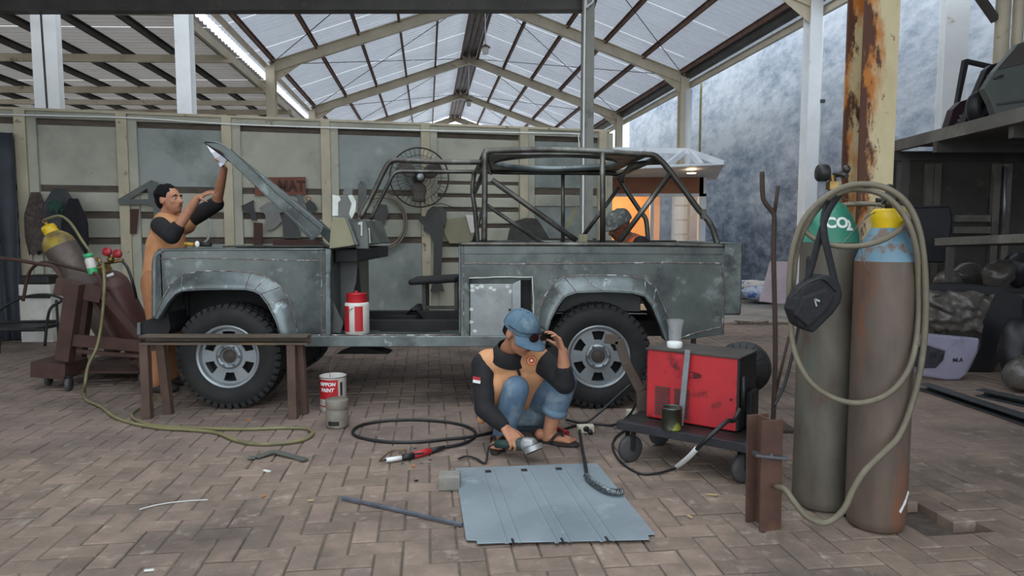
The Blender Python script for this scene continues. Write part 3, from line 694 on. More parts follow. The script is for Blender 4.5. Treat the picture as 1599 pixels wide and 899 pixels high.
# --- wheels
WR = 0.372
def wheel_parts(cx, far=False):
    cy = (YF + 0.0) if far else YS - 0.055         # outer face y
    s = -1 if far else 1
    RX = M.Rotation(-pi/2 if not far else pi/2, 3, 'X')   # local z -> +y (inwards)
    c = (cx, cy, WR)
    t = MB(); prof = [(0.215,0.03),(0.232,0.008),(0.30,0.0),(0.335,0.008),(0.356,0.025),(0.363,0.05),(0.363,0.19),(0.352,0.22),(0.30,0.235),(0.215,0.21)]
    t.lathe(prof, c, RX, 56)
    for k in range(44):                           # tread blocks
        a = 2*pi*k/44; 
        for (z0, tw) in ((0.045, 0.0), (0.12, 0.07), (0.195, 0.0)):
            ang = a + tw; p = V((cos(ang)*(WR-0.008), sin(ang)*(WR-0.008), z0)); rz = M.Rotation(ang, 3, 'Z')
            t.box(V(c) + RX @ p, (0.016, 0.036, 0.058), RX @ rz)
        p = V((cos(a)*0.345, sin(a)*0.345, 0.016)); t.box(V(c) + RX @ p, (0.03, 0.03, 0.014), RX @ M.Rotation(a,3,'Z'))
    wh = t.build('wheel', m_tire, truck, label='mud tyre on a six-slot alloy rim')
    if far: return wh
    r = MB(); r.lathe([(0.222,0.03),(0.226,0.012),(0.218,0.006),(0.204,0.012),(0.196,0.045),(0.19,0.10),(0.19,0.16)], c, RX, 48)
    # spoke disc with six slots
    outer = [(0.2*cos(2*pi*k/60), 0.2*sin(2*pi*k/60)) for k in range(60)]; holes = []
    for k in range(6):
        a = 2*pi*k/6 + R(30); hw_o, hw_i = R(15), R(13)
        h = []
        for q in range(6): an = a - hw_o + 2*hw_o*q/5; h.append((0.180*cos(an), 0.180*sin(an)))
        for q in range(5): an = a + hw_i - 2*hw_i*q/4; h.append((0.118*cos(an), 0.118*sin(an)))
        holes.append(h)
    r.prism(outer, V(c)+V((0,0.045*s,0)), (1,0,0), (0,0,1), (0,s,0), 0.02, holes)
    r.build('rim', m_rim, wh, 0.004)
    bd = MB(); bd.lathe([(0.205,0.0),(0.0,0.0)], V(c)+V((0,0.13*s,0)), RX, 32); bd.build('brake_backing', m_black, wh)
    h = MB(); h.lathe([(0.092,0.046),(0.089,0.028),(0.074,0.022),(0.062,0.026),(0.056,0.045),(0.054,0.06)], c, RX, 32); h.build('hub', m_rim, wh); h = MB(); h.lathe([(0.056,0.05),(0.05,0.044),(0.0,0.04)], c, RX, 24); h.build('axle_cap', m_trd, wh)
    for k in range(6):
        a = 2*pi*k/6; n = MB(); n.lathe([(0.0,0.018),(0.010,0.018),(0.012,0.022),(0.012,0.05)], V(c)+V((0.074*cos(a),0,0.074*sin(a))), RX, 8, False); n.build('lug_nut', m_hub, wh)
    return wh
CXF, CXR = D(355,565,YS-0.05).x, D(935,565,YS-0.05).x
for cx in (CXF, CXR): wheel_parts(cx); wheel_parts(cx, True)
for cx in (CXF, CXR):
    mb = MB(); mb.tube([(cx, YS+0.05, WR), (cx, YF-0.05, WR)], 0.045, 10); mb.ell((cx, YS+0.85, WR), (0.13,0.13,0.13)); mb.build('axle', m_black, truck)
    mb = MB(); mb.sheet(lambda u, v: (cx-0.5+u, YS+0.37+0.06*v, WR+0.1-0.06*(2*u-1)**2+0.13*(2*u-1)**2), 10, 1, (0,0,-0.03)); mb.build('leaf_spring', m_black, truck)
mb = MB(); q = G(600,570); mb.tube([(q.x, YS+0.7, 0.28), (q.x, YS+0.7, 0.54)], 0.02, 8); mb.prism([(-0.2,0),(0.22,0),(0.05,0.05),(-0.03,0.06)], (q.x, YS+0.6, 0.28), EX, EY, EZ, 0.2); mb.build('transfer_case_guard', m_black, truck)
# --- lifted bonnet
hood = MB()
low = [(347,238),(357,249),(365,258),(400,291),(440,330),(487,376)]; top = [(318,221),(324,220.5),(335,221),(350,226),(380,248),(440,300),(506,353)]
sk = [tp(*p) for p in top] + [tp(503,363), tp(487,376)] + [tp(*p) for p in low[::-1][1:]] + [tp(322,225)]
hood.prism(sk, (0, YS-0.01, 0), EX, EY, EZ, 0.012)
hd = hood.build('bonnet', m_galv, truck, 0.004)
tops = smooth_path([V((tp(*p)[0], 0, tp(*p)[1])) for p in top], 4)
mb = MB(); N_ = len(tops)
def hfn(u, v):
    i = min(int(u*(N_-1)), N_-2); f = u*(N_-1)-i; p = tops[i]*(1-f) + tops[i+1]*f
    return (p.x - 0.004*sin(pi*v), YS-0.01 + 1.40*v, p.z + 0.008*sin(pi*v) - 0.29*v)
mb.sheet(hfn, 28, 14, (0.006,0,-0.012)); mb.build('bonnet_skin', m_galv2, hd)
mb = MB(); mb.prism([(a_, b_-0.28) for a_, b_ in sk], (0, YF-0.03, 0), EX, EY, EZ, 0.012); mb.build('bonnet_side', m_galv, hd)
line([(350,243),(430,316),(490,371)], y=YS-0.013, r=0.003, parent=hd, mt=m_galv2)
line([(360,232),(430,300),(500,358)], y=YS-0.013, r=0.002, parent=hd, mt=m_black)
mb = MB(); mb.tube([D(493,372,YS+0.1), D(520,390,YS+0.1)], 0.012, 6); mb.build('bonnet_hinge', m_dsteel, hd)
# --- roll cage
cage = MB()
TR = 0.021
yn, yf = YS+0.05, YF-0.05
def c3(lst, y, r=TR, n=6, nm='cage_tube', mt=m_tubew, ys=None):
    mb = MB(); mb.tube(smooth_path([D(a, b, (ys[i] if ys else y)) for i, (a, b) in enumerate(lst)], n), r, 10); return mb.build(nm, mt, truck)
def straight(a, b, y, r=TR, y2=None): 
    mb = MB(); mb.tube([D(*a, y), D(*b, y2 if y2 else y)], r, 10); return mb.build('cage_tube', m_tubew, truck)
c3([(756,380),(757,300),(757,250),(758,239),(766,236),(800,234.5),(860,233.5),(930,236),(985,240),(1010,241),(1022,243),(1032,251),(1043,263),(1068,296),(1090,326),(1104,342),(1113,358),(1120,381)], yn)
straight((941,238), (941,380), yn)
straight((768,281), (900,375), yn, 0.02); straight((1049,268), (968,376), yn, 0.019)
straight((760,320), (850,382), yf, 0.018)
c3([(752,253),(700,253),(640,251),(618,250),(607,255),(598,270),(585,297),(563,340)], yn, 0.019)
zr_, = (D(757,236,yn).z,)
def fy(px, z, y): return 362.0 - (z-CAMH)*FPX/y    # helper: pixel row of height z at depth y
# far side: the same members 1.3 m deeper
c3([(746,382),(742,330),(738,300),(740,275),(745,268),(800,269),(930,270),(962,272),(968,280),(980,300),(1000,330),(1009,345),(1012,382)], yf)
straight((879,270), (879,382), yf, 0.018); straight((967,292), (908,372), yf, 0.018)
c3([(745,268),(700,268),(640,267.5),(622,268),(613,274),(605,290),(578,343)], yf, 0.018)
straight((757,262), (742,300), yn, 0.018, yf); straight((752,330),(738,382), yf, 0.016); 
for (xa, za), (xb, zb_) in (((757,238),(742,271)), ((1026,246),(965,275)), ((754,253),(746,268))):
    straight((xa,za), (xb,zb_), yn, 0.019, yf)
c3([(1034,253),(1000,255),(982,262),(973,275),(972,284)], None, 0.019, ys=[yn, yn+0.3, yn+0.7, yf-0.15, yf])
straight((757,236),(758,256), yn, 0.017, yf)
for px_, py_ in ((757,380),(941,380),(1120,381)): 
    p = D(px_, py_, yn); box3('mount_plate', (p.x-0.03, yn-0.03, p.z-0.02), (p.x+0.03, yn+0.03, p.z-0.008), m_galv2)
p = D(1102,342,yn); box3('seat_belt_lug', (p.x-0.035,yn-0.02,p.z), (p.x+0.0,yn+0.02,p.z+0.07), m_tubew)
p = D(910,370,yn+0.2); box3('latch_block', (p.x-0.035,yn+0.15,p.z-0.05), (p.x+0.03,yn+0.2,p.z+0.02), m_tan)
# roof panel with the large oval opening
zr = zr_ - 0.004; xa, xb = D(758,236,yn).x, D(1018,243,yn).x
ov = [((xa+ (D(868,236,5.5).x - xa)) + 0.49*cos(2*pi*k/40), (yn+yf)/2-0.01 + 0.58*sin(2*pi*k/40)) for k in range(40)]
rp = MB(); rp.prism([(xa,yn),(xb,yn),(xb-0.05,yf),(xa,yf)], (0,0,zr-0.02), (1,0,0), (0,1,0), (0,0,1), 0.02, ov); rfp = rp.build('roof_panel', m_tubew, truck, 0.003)
rr = MB(); nO = len(ov)
oc = V((sum(p[0] for p in ov)/nO, sum(p[1] for p in ov)/nO, 0)); iv = [((x-oc.x)*0.985+oc.x, (y-oc.y)*0.985+oc.y) for x,y in ov]
rr.add([(x,y,zr+0.015) for x,y in ov] + [(x,y,zr-0.032) for x,y in ov] + [(x,y,zr-0.032) for x,y in iv] + [(x,y,zr+0.015) for x,y in iv], [(a*nO+i, a*nO+(i+1)%nO, ((a+1)%4)*nO+(i+1)%nO, ((a+1)%4)*nO+i) for a in range(4) for i in range(nO)], True); rr.build('hatch_ring', m_galv2, rfp)
mb = MB(); mb.bar((xa,yf,zr-0.02),(xb-0.05,yf,zr-0.02),0.02,0.05); mb.bar((xa,yn+0.05,zr-0.03),(xa,yf,zr-0.03),0.02,0.05); mb.build('roof_flange', m_tubew, rfp)
# rear bench frame seen through the cab
bs = MB(); a, b = D(643,436,6.2), D(716,436,6.2)
bs.box(((a.x+b.x)/2, 6.2, a.z), (b.x-a.x, 0.45, 0.05), M.Rotation(-0.06,3,'Y')); bs_o = bs.build('bench_seat', m_black, truck, 0.02)
for px_ in (662, 712):
    p = D(px_,440,6.05)
    for y_ in (6.05, 6.3): MB().bar((p.x,y_,p.z),(p.x,y_,zf),0.03,0.03,(0,1,0)).build('seat_leg', m_dsteel, bs_o)
p = D(662,480,6.05); q = D(712,480,6.05); MB().bar((p.x,6.05,p.z),(q.x,6.05,q.z),0.02,0.03).build('seat_stretcher', m_dsteel, bs_o)

# folded cloth lying in the bed
m_ragg = mat('dark_grey_cloth', '4b4a47', '3a3937', 8, 0.9, bump=0.4, bscale=14)
# ================================================================ gas cylinders and the rusty column on the right
m_cyl1 = mat('worn_grey_green_cylinder', '6d675b', '57524a', 9, 0.55, 0.15, stretch=(1,1,0.4), c3='56645f', s3=7, t3=(0.56,0.7), c4='5f463a', s4=9, t4=(0.58,0.7))
m_cyl2 = mat('worn_brown_cylinder', '6e5f54', '584e47', 9, 0.55, 0.15, stretch=(1,1,0.3), c3='7d543f', s3=6, t3=(0.52,0.66), c4='566461', s4=7, t4=(0.6,0.72))
m_green = mat('co2_green', '2f7a63', '3a8670', 6, 0.45, c3='3c5a4c', s3=9, t3=(0.58,0.7))
m_bluep = mat('cylinder_blue', '5d8294', '6b8794', 8, 0.5, c3='6b5a50', s3=13, t3=(0.52,0.6))
m_yel = mat('cylinder_yellow', 'e4c21c', 'd8b412', 10, 0.4)
m_brass = mat('brass', '9a7d4a', '7c6440', 12, 0.35, 0.8)
m_dmetal = mat('dark_fitting', '3c3b39', '2c2b2a', 9, 0.45, 0.5)
m_white = mat('white_paint', 'e2e5e3', rough=0.6)
m_hose = mat('olive_grey_hose', '746d5c', '665f50', 10, 0.6, c3='8b866f', s3=4, t3=(0.6,0.75))
m_hoseg = mat('yellow_green_hose', '7f7b55', '6c6849', 6, 0.55, c3='5f5c45', s3=3, t3=(0.5,0.7))
m_blackp = mat('black_plastic', '1f2022', '191a1b', 8, 0.5)
m_bag = mat('black_nylon', '1b1c20', '15161a', 30, 0.75, bump=0.2, bscale=200)
m_strap = mat('black_webbing', '222327', '191a1d', 60, 0.8, bump=0.3, bscale=300)
def wrap_text(txt, size, cx, cy, rfun, ang0, zc, mt, nm, parent, bold=0.004, shear=0.0, gap=0.002):
    cu = bpy.data.curves.new(nm, 'FONT'); cu.body = txt; cu.size = size; cu.align_x = 'CENTER'; cu.align_y = 'CENTER'; cu.offset = bold; cu.shear = shear; cu.extrude = 0.0005; cu.resolution_u = 4
    tmp = bpy.data.objects.new('t', cu); COL.objects.link(tmp); dg = bpy.context.evaluated_depsgraph_get(); me = bpy.data.meshes.new_from_object(tmp.evaluated_get(dg)); bpy.data.objects.remove(tmp)
    bm = bmesh.new(); bm.from_mesh(me); bmesh.ops.subdivide_edges(bm, edges=[e for e in bm.edges if e.calc_length() > 0.01], cuts=2); bm.to_mesh(me); bm.free()
    org = ORG[parent.name]
    for v in me.vertices:
        z = zc + v.co.y; r = rfun(z) + gap + v.co.z; a = ang0 + v.co.x / max(rfun(z), 0.02)
        v.co = V((cx + r*cos(a), cy + r*sin(a), z)) - org
    me.materials.clear(); me.materials.append(mt); ob = bpy.data.objects.new(nm, me); COL.objects.link(ob); ob.parent = parent; ORG[ob.name] = org; return ob
def gas_cyl(name, px, py, r, zsh, zneck, m_body, m_sh, label, group=None):
    f = G(px, py, -0.085 if False else 0.0); cx, cy = f.x*(1+r/f.y), f.y + r
    root = thing(name, label, 'gas cylinder', (cx, cy, 0), group)
    b = MB(); b.lathe([(0.0,0.0),(r*0.82,0.0),(r*0.93,0.014),(r,0.05),(r,zsh*0.35),(r,zsh*0.7),(r,zsh)], (cx,cy,0), None, 40); b.build('body', m_body, root)
    prof = [(r,zsh)] + [(r*(0.26+0.74*(1-k/10)**0.58), zsh + (zneck-zsh)*k/10) for k in range(1,10)] + [(r*0.24, zneck)]
    s = MB(); s.lathe(prof, (cx,cy,0), None, 40); s.build('shoulder', m_sh, root)
    def rf(z):
        for (r0,z0),(r1,z1) in zip(prof[:-1], prof[1:]):
            if z0 <= z <= z1: return r0 + (r1-r0)*(z-z0)/max(z1-z0, 1e-6)
        return r
    return root, cx, cy, rf
c1, c1x, c1y, rf1 = gas_cyl('gas_cylinder', 1281, 804, 0.126, 1.205, 1.385, m_cyl1, m_green, 'tall worn gas cylinder with green shoulder lettered CO2 in white')
wrap_text('CO', 0.062, c1x, c1y, rf1, -pi/2-0.18, 1.288, m_white, 'co2_lettering', c1, 0.0025); wrap_text('2', 0.06, c1x, c1y, rf1, -pi/2+0.33, 1.277, m_white, 'co2_lettering', c1, 0.003)
MB().lathe([(0.034,1.36),(0.036,1.395),(0.028,1.40),(0.0,1.40)], (c1x,c1y,0), None, 20).build('neck_ring', m_green, c1)
rg = MB(); rg.tube([(c1x,c1y,1.395),(c1x,c1y,1.50)], 0.016, 12); rg.box((c1x,c1y,1.455),(0.04,0.04,0.035)); rg.build('valve', m_brass, c1)
rg = MB(); rg.lathe([(0.0,-0.022),(0.034,-0.022),(0.038,-0.016),(0.038,0.016),(0.034,0.022),(0.0,0.022)], (c1x-0.05,c1y-0.01,1.51), M.Rotation(pi/2,3,'Y'), 24); rg.build('valve_handwheel', m_blackp, c1)
rg = MB(); rg.tube([(c1x,c1y,1.50),(c1x+0.05,c1y-0.02,1.51)], 0.012, 8); rg.ell((c1x+0.05,c1y-0.02,1.525),(0.017,0.017,0.02)); rg.tube([(c1x+0.02,c1y-0.03,1.5),(c1x+0.02,c1y-0.09,1.49)], 0.01, 8); rg.build('regulator', m_dmetal, c1)
c2, c2x, c2y, rf2 = gas_cyl('gas_cylinder', 1365, 838, 0.119, 1.13, 1.29, m_cyl2, m_bluep, 'rusty brown gas cylinder with blue shoulder and yellow collar')
MB().lathe([(0.052,1.248),(0.060,1.262),(0.058,1.282),(0.066,1.30),(0.064,1.335),(0.058,1.345),(0.03,1.345),(0.0,1.345)], (c2x,c2y,0), None, 28).build('yellow_collar', m_yel, c2)
rg = MB(); rg.tube([(c2x,c2y,1.345),(c2x,c2y,1.43)], 0.014, 10); rg.box((c2x,c2y,1.385),(0.038,0.034,0.045)); rg.tube([(c2x-0.05,c2y,1.38),(c2x+0.05,c2y,1.385)], 0.010, 10); rg.ell((c2x,c2y,1.435),(0.016,0.016,0.012)); rg.build('valve', m_dmetal, c2)
mk = MB()
for (dx, dz, ln, an) in ((0.55,0.13,0.05,0.7),(0.78,0.16,0.03,0.9)):
    a = -pi/2+dx; mk.bar((c2x+0.1205*cos(a-0.2), c2y+0.1205*sin(a-0.2), dz-0.03), (c2x+0.1205*cos(a+0.1), c2y+0.1205*sin(a+0.1), dz+0.015), 0.003, 0.012)
mk.build('paint_smear', m_white, c2)
# thin white wires between the necks
def cable(name, pts, r, mt, label, cat='cable', n=7, seg=8, group=None):
    mb = MB(); mb.tube(smooth_path(pts, n), r, seg); return tag(mb.build(name, mt), label, cat, group)
y0 = 2.80
cable('wire', [V((c1x+0.02,c1y-0.05,1.40)), D(1345,318,2.9), D(1378,322,2.9), D(1350,342,2.86), D(1325,370,2.8), D(1303,396,2.78)], 0.002, m_hub, 'thin pale wire slung between the two cylinder necks', 'wire')
cable('wire', [V((c2x-0.03,c2y-0.05,1.39)), D(1350,340,2.82), D(1343,370,2.79), D(1348,405,2.77), D(1357,430,2.77)], 0.002, m_hub, 'thin pale wire dangling over the blue shoulder', 'wire')
# hoses slung around both cylinders
yf_ = 2.755
pA = [D(1232,470,2.87),D(1236,400,2.87),D(1254,345,2.86),D(1290,307,2.85),D(1330,289,2.86),D(1375,291,2.82),D(1412,313,2.78),D(1434,355,2.77),D(1444,420,2.77),D(1445,500,2.77),D(1438,570,2.77),D(1424,630,2.77),D(1404,680,2.75),D(1380,706,2.72),D(1350,736,2.70),D(1332,765,2.70),D(1316,797,2.70),D(1290,816,2.70),D(1262,808,2.70),D(1240,783,2.72),D(1226,764,2.76),D(1212,760,2.82)]
h1 = cable('gas_hose', pA, 0.0125, m_hose, 'long olive rubber hose arching over both cylinder necks to the floor', 'hose')
pB = [D(1240,430,2.90),D(1235,490,2.90),D(1240,545,2.85),D(1262,592,2.77),D(1295,618,2.76),D(1335,629,2.735),D(1375,621,2.735),D(1405,598,2.74),D(1425,560,2.76),D(1434,500,2.79),D(1434,440,2.79),D(1430,385,2.76),D(1414,340,2.77),D(1380,305,2.80),D(1330,296,2.89),D(1285,318,2.89),D(1255,360,2.88),D(1243,400,2.90)]
mb = MB(); mb.tube(smooth_path(pB, 6, True), 0.0115, 8, True); tag(mb.build('gas_hose', m_hose), 'closed loop of olive hose hanging down across both cylinders', 'hose')
pC = [D(1258,352,2.93),D(1264,367,2.87),D(1292,381,2.80),D(1335,384.5,2.755),D(1378,375,2.745),D(1408,356,2.80),D(1419,338,2.90),D(1409,325,3.15),D(1340,318,3.25),D(1272,330,3.27)]
mb = MB(); mb.tube(smooth_path(pC, 6, True), 0.011, 8, True); tag(mb.build('gas_hose', m_hose), 'ring of olive hose laid around the cylinder shoulders', 'hose')
cable('gas_hose', [D(1262,400,2.95),D(1258,450,2.95),D(1245,520,2.95),D(1236,560,2.95),D(1225,600,2.95),D(1209,634,2.95)], 0.007, m_blackp, 'thin black hose hanging beside the green cylinder', 'hose')
# shoulder bag hung on the valve
bag = thing('shoulder_bag', 'black nylon shoulder bag hanging on the CO2 cylinder by its strap', 'bag', D(1268,520,2.78))
bp_ = [(1231,482),(1236,466),(1246,450),(1262,437),(1280,428),(1296,430),(1306,442),(1310,458),(1307,472),(1296,488),(1264,519),(1240,507)]
mb = MB(); mb.prism([(D(a,b,2.74).x, D(a,b,2.74).z) for a,b in bp_], (0,2.70,0), EX, EY, EZ, 0.10); mb.build('bag_body', m_bag, bag, 0.02)
pk = [(1240,492),(1252,464),(1290,448),(1303,462),(1294,482),(1263,512)]
mb = MB(); mb.prism([(D(a,b,2.69).x, D(a,b,2.69).z) for a,b in pk], (0,2.683,0), EX, EY, EZ, 0.03); mb.build('front_pocket', m_bag, bag, 0.01)
mb = MB(); mb.bar(D(1272,467,2.68), D(1280,470,2.68), 0.003, 0.008, (0,0,1)); mb.bar(D(1272,467,2.68), D(1275,478,2.68), 0.003, 0.006); mb.build('metal_badge', m_rim, bag)
mb = MB(); mb.tube(smooth_path([D(1240,462,2.70),D(1256,445,2.69),D(1285,435,2.69),D(1305,455,2.70)],5), 0.004, 6); mb.build('zip', m_dmetal, bag)
def band(nm, pts, w, parent, mt):
    pts = smooth_path(pts, 6); mb = MB(); n = len(pts)
    def fn(u, v):
        i = min(int(round(u*(n-1))), n-1); t = pts[min(i+1,n-1)] - pts[max(i-1,0)]; sd = t.cross(V((0,1,0))).normalized(); return pts[i] + sd*((v-0.5)*w)
    mb.sheet(fn, n-1, 2, (0,0.003,0)); return mb.build(nm, mt, parent)
band('strap', [D(1258,448,2.75),D(1268,415,2.76),D(1280,370,2.765),D(1294,330,2.80),D(1314,300,2.92)], 0.026, bag, m_strap)
band('strap', [D(1306,450,2.73),D(1297,410,2.74),D(1288,370,2.75),D(1287,335,2.80),D(1300,303,2.93)], 0.028, bag, m_strap)
# rusty column behind the cylinders
def rust_paint():
    m = mat('rusting_cream_column', 'c3b896', 'b0a27e', 3, 0.7, bump=0.15, bscale=30, stretch=(1,1,0.6), c4='5a3a24', s4=11, t4=(0.63,0.66)); nt = m.node_tree; N = nt.nodes; L = nt.links; b = N['Principled BSDF']
    src = b.inputs['Base Color'].links[0].from_socket; tc = N.new('ShaderNodeTexCoord'); sx = N.new('ShaderNodeSeparateXYZ'); L.new(tc.outputs['Object'], sx.inputs[0])
    mp = N.new('ShaderNodeMapping'); mp.inputs['Scale'].default_value = (1,1,0.35); L.new(tc.outputs['Object'], mp.inputs['Vector'])
    prev = src
    for sc, w, lo, hi, c in ((7.0, 0.16, 0.52, 0.66, 'a8682a'), (9.0, 0.17, 0.60, 0.66, '4c2c1c')):
        n = N.new('ShaderNodeTexNoise'); n.inputs['Scale'].default_value = sc; n.inputs['Detail'].default_value = 9; n.inputs['Roughness'].default_value = 0.7; L.new(mp.outputs[0], n.inputs['Vector'])
        mr = N.new('ShaderNodeMapRange'); mr.inputs['From Min'].default_value = -0.08; mr.inputs['From Max'].default_value = 0.06; mr.inputs['To Min'].default_value = w; mr.inputs['To Max'].default_value = -0.10; L.new(sx.outputs['X'], mr.inputs['Value'])
        ad = N.new('ShaderNodeMath'); L.new(n.outputs['Fac'], ad.inputs[0]); L.new(mr.outputs[0], ad.inputs[1])
        rp = N.new('ShaderNodeValToRGB'); rp.color_ramp.elements[0].position = lo; rp.color_ramp.elements[1].position = hi; L.new(ad.outputs[0], rp.inputs['Fac'])
        mx = N.new('ShaderNodeMix'); mx.data_type = 'RGBA'; L.new(rp.outputs['Color'], mx.inputs['Factor']); L.new(prev, mx.inputs['A']); mx.inputs['B'].default_value = hexc(c); prev = mx.outputs['Result']
    L.new(prev, b.inputs['Base Color']); return m
m_rustc = rust_paint()
pcol = D(1352, 300, 3.36)
ibeam_col('rusty_column', (pcol.x, 3.36), 0.165, 0.16, 4.4, m_rustc, 'thick cream column streaked with orange rust behind the cylinders', rz=0.05)
cb = MB(); cb.bar(D(1340,352,3.2)+V((0,0,0)), D(1470,352,3.2), 0.02, 0.03)
# ---------------------------------------------------------------- rusty beam offcut and hook stand
m_rust = mat('brown_rust', '5c4136', '48322a', 6, 0.8, bump=0.2, bscale=40, c3='7d5a40', s3=3, t3=(0.55,0.7))
m_rustd = mat('dark_rust', '4b3b33', '3c302a', 6, 0.75, bump=0.15, bscale=40)
p = G(1201, 829); st = thing('rusty_beam_offcut', 'short rusty steel beam offcut standing upright beside the cylinders', 'beam', (p.x, p.y+0.06, 0))
mb = MB(); mb.hbeam((p.x-0.005,p.y+0.06,0.0),(p.x-0.01,p.y+0.06,0.47),0.10,0.11,0.01,up=(0.25,-1,0)); mb.build('beam', m_rust, st)
q = D(1209,717,p.y-0.03); mb = MB(); mb.box((q.x,q.y+0.05,q.z),(0.135,0.06,0.012), M.Rotation(0.1,3,'Y')); mb.build('welded_plate', m_hub, st, 0.002)
mb = MB(); mb.lathe([(0.014,0),(0.014,0.01),(0,0.01)], (q.x,q.y+0.04,q.z+0.006), None, 6, False); mb.build('bolt', m_hub, st)
p = G(1207, 668); hs = thing('hook_stand', 'tall rusty rod stand with a bent hook at its top', 'stand', (p.x, p.y, 0))
mb = MB(); mb.tube(smooth_path([(p.x,p.y,0),(p.x,p.y,0.5),D(1208,400,p.y),D(1209,345,p.y),D(1207,332,p.y),D(1196,318,p.y),D(1191,304,p.y),D(1190,268,p.y)],5), 0.016, 8); mb.build('rod', m_rustd, hs)
mb = MB(); mb.tube([D(1209,335,p.y), D(1215,290,p.y)], 0.012, 8); mb.build('prong', m_rustd, hs)
mb = MB(); mb.tube([D(1207,632,p.y), D(1232,525,p.y)], 0.009, 6); mb.build('brace', m_rustd, hs)
mb = MB(); mb.box((p.x,p.y,0.008),(0.22,0.22,0.016)); mb.build('foot_plate', m_rustd, hs)

# ================================================================ welding machine on its trolley
m_red = mat('machine_red', 'bd3036', 'aa282f', 3, 0.45, c3='5c2022', s3=9, t3=(0.58,0.7), c4='c1494a', s4=7, t4=(0.62,0.72))
m_dtop = mat('dusty_black_top', '4a4540', '3a3632', 6, 0.8)
ex = V((0.803,-0.596,0)); ey = V((0.596,0.803,0)); PL = V((0.737,3.78,0.0))
def wp3(a, b, z): return PL + ex*a + ey*b + V((0,0,z))
RW = M(((ex.x,ey.x,0),(ex.y,ey.y,0),(0,0,1)))
wm = thing('welding_machine', 'dusty red welding machine box with black vents on the trolley', 'welding machine', wp3(0.26,0.14,0.185))
MZ0, MZ1 = 0.233, 0.610
mb = MB(); mb.box(wp3(0.25,0.14,(MZ0+MZ1)/2),(0.50,0.27,MZ1-MZ0),RW); mb.build('case', m_red, wm, 0.008)
mb = MB(); mb.box(wp3(0.255,0.14,MZ1+0.004),(0.52,0.285,0.01),RW); mb.build('top_cover', m_dtop, wm, 0.002)
mb = MB(); mb.box(wp3(0.505,0.14,(MZ0+MZ1)/2),(0.012,0.27,MZ1-MZ0-0.01),RW); mb.build('end_panel', m_blackp, wm, 0.002)
mb = MB(); mb.box(wp3(0.53,0.16,0.335),(0.03,0.12,0.18),RW); mb.build('socket_block', m_blackp, wm, 0.004)
mb = MB(); mb.tube([wp3(0.525,0.03,0.52), wp3(0.525,0.03,0.34)], 0.012, 8); mb.build('handle', m_blackp, wm)
for (a0, z0) in ((0.055,0.262),(0.165,0.262)):
    for k in range(12):
        mb = MB(); mb.box(wp3(a0+0.042,-0.0005,z0+k*0.0135),(0.085,0.004,0.0065),RW); mb.build('vent_slit', m_dtop, wm)
ov = [(0.05*cos(2*pi*k/32), 0.016*sin(2*pi*k/32)) for k in range(32)]; ov2 = [(a*0.92,b*0.8) for a,b in ov]
mb = MB(); mb.prism(ov, wp3(0.265,-0.003,0.50), ex, (0,0,1), -ey, 0.0015, ov2); mb.build('logo_oval', m_blackp, wm)
text_mesh('co', 0.042, wp3(0.29,-0.004,0.502), ex, (0,0,1), 0.001, m_blackp, 'logo_lettering', wm, bold=0.001, align='CENTER')
mb = MB(); mb.lathe([(0.006,0),(0.006,0.004),(0,0.004)], wp3(0.475,-0.004,0.40), rot_to(-ey), 10); mb.build('knob', m_blackp, wm)
bar_ = MB(); bar_.box(wp3(0.235,-0.035,0.434),(0.03,0.012,0.40), RW @ M.Rotation(0.05,3,'Y') @ M.Rotation(-0.08,3,'X')); tag(bar_.build('flat_bar', mat('grey_bar','8d9396','777d80',5,0.5,0.4), None, 0.002), 'narrow grey flat bar leaning upright against the red machine', 'bar')
# trolley
tr = thing('trolley', 'low black steel trolley on castors carrying the red machine', 'trolley', wp3(0.26,0.1,0))
mb = MB(); mb.box(wp3(0.26,0.10,0.212),(0.70,0.44,0.03),RW); mb.build('deck', m_dmetal, tr, 0.003)
mb = MB(); mb.bar(wp3(-0.1,-0.13,0.205), wp3(0.62,-0.13,0.205), 0.04, 0.045); mb.build('front_rail', mat('worn_black_rail','3b3b40','2b2b2f',6,0.5,0.3), tr, 0.003)
mb = MB(); mb.bar(wp3(0.60,-0.11,0.205), wp3(0.60,0.33,0.205), 0.04, 0.045); mb.build('side_rail', m_dmetal, tr, 0.003)
def castor(pos, r, parent, mw, w=0.04, axis=(1,0,0), zt=0.145):
    ax = V(axis).normalized(); c = V((pos.x, pos.y, r)); mb = MB(); mb.lathe([(0.0,-w/2),(r*0.82,-w/2),(r,-w*0.28),(r,w*0.28),(r*0.82,w/2),(0.0,w/2)], c, rot_to(ax), 24); wl = mb.build('castor_wheel', mw, parent)
    mb = MB(); 
    for s_ in (-1, 1): mb.bar(c+ax*(s_*(w/2+0.006)), c+ax*(s_*(w/2+0.006))+V((0,0,zt-r)), 0.03, 0.004, ax)
    mb.box(c+V((0,0,zt-r)),(0.06,0.06,0.006)); mb.tube([c-ax*(w/2+0.01), c+ax*(w/2+0.01)], 0.01, 8); mb.build('castor_fork', m_dmetal, wl)
m_cwheel = mat('grey_castor', '4a4a4b', '3a3a3b', 6, 0.7)
for a, b in ((-0.04,-0.1),(0.56,-0.05),(-0.04,0.28),(0.56,0.28)): castor(wp3(a,b,0), 0.074, tr, m_cwheel, axis=(0.45,-0.89,0), zt=0.185)
pts = [D(944,528,3.92),D(966,531,3.92),D(979,570,3.92),D(1001,610,3.93),D(1002,640,3.94),D(1010,668,3.94)]
m_handle = mat('dusty_brown_handle', '54493f', '443b33', 6, 0.7)
mb = MB()
for a_, b_ in zip(pts[:-1], pts[1:]): mb.bar(a_, b_, 0.012, 0.055, (1,0,0.4))
mb.build('pull_handle', m_handle, tr, 0.003)
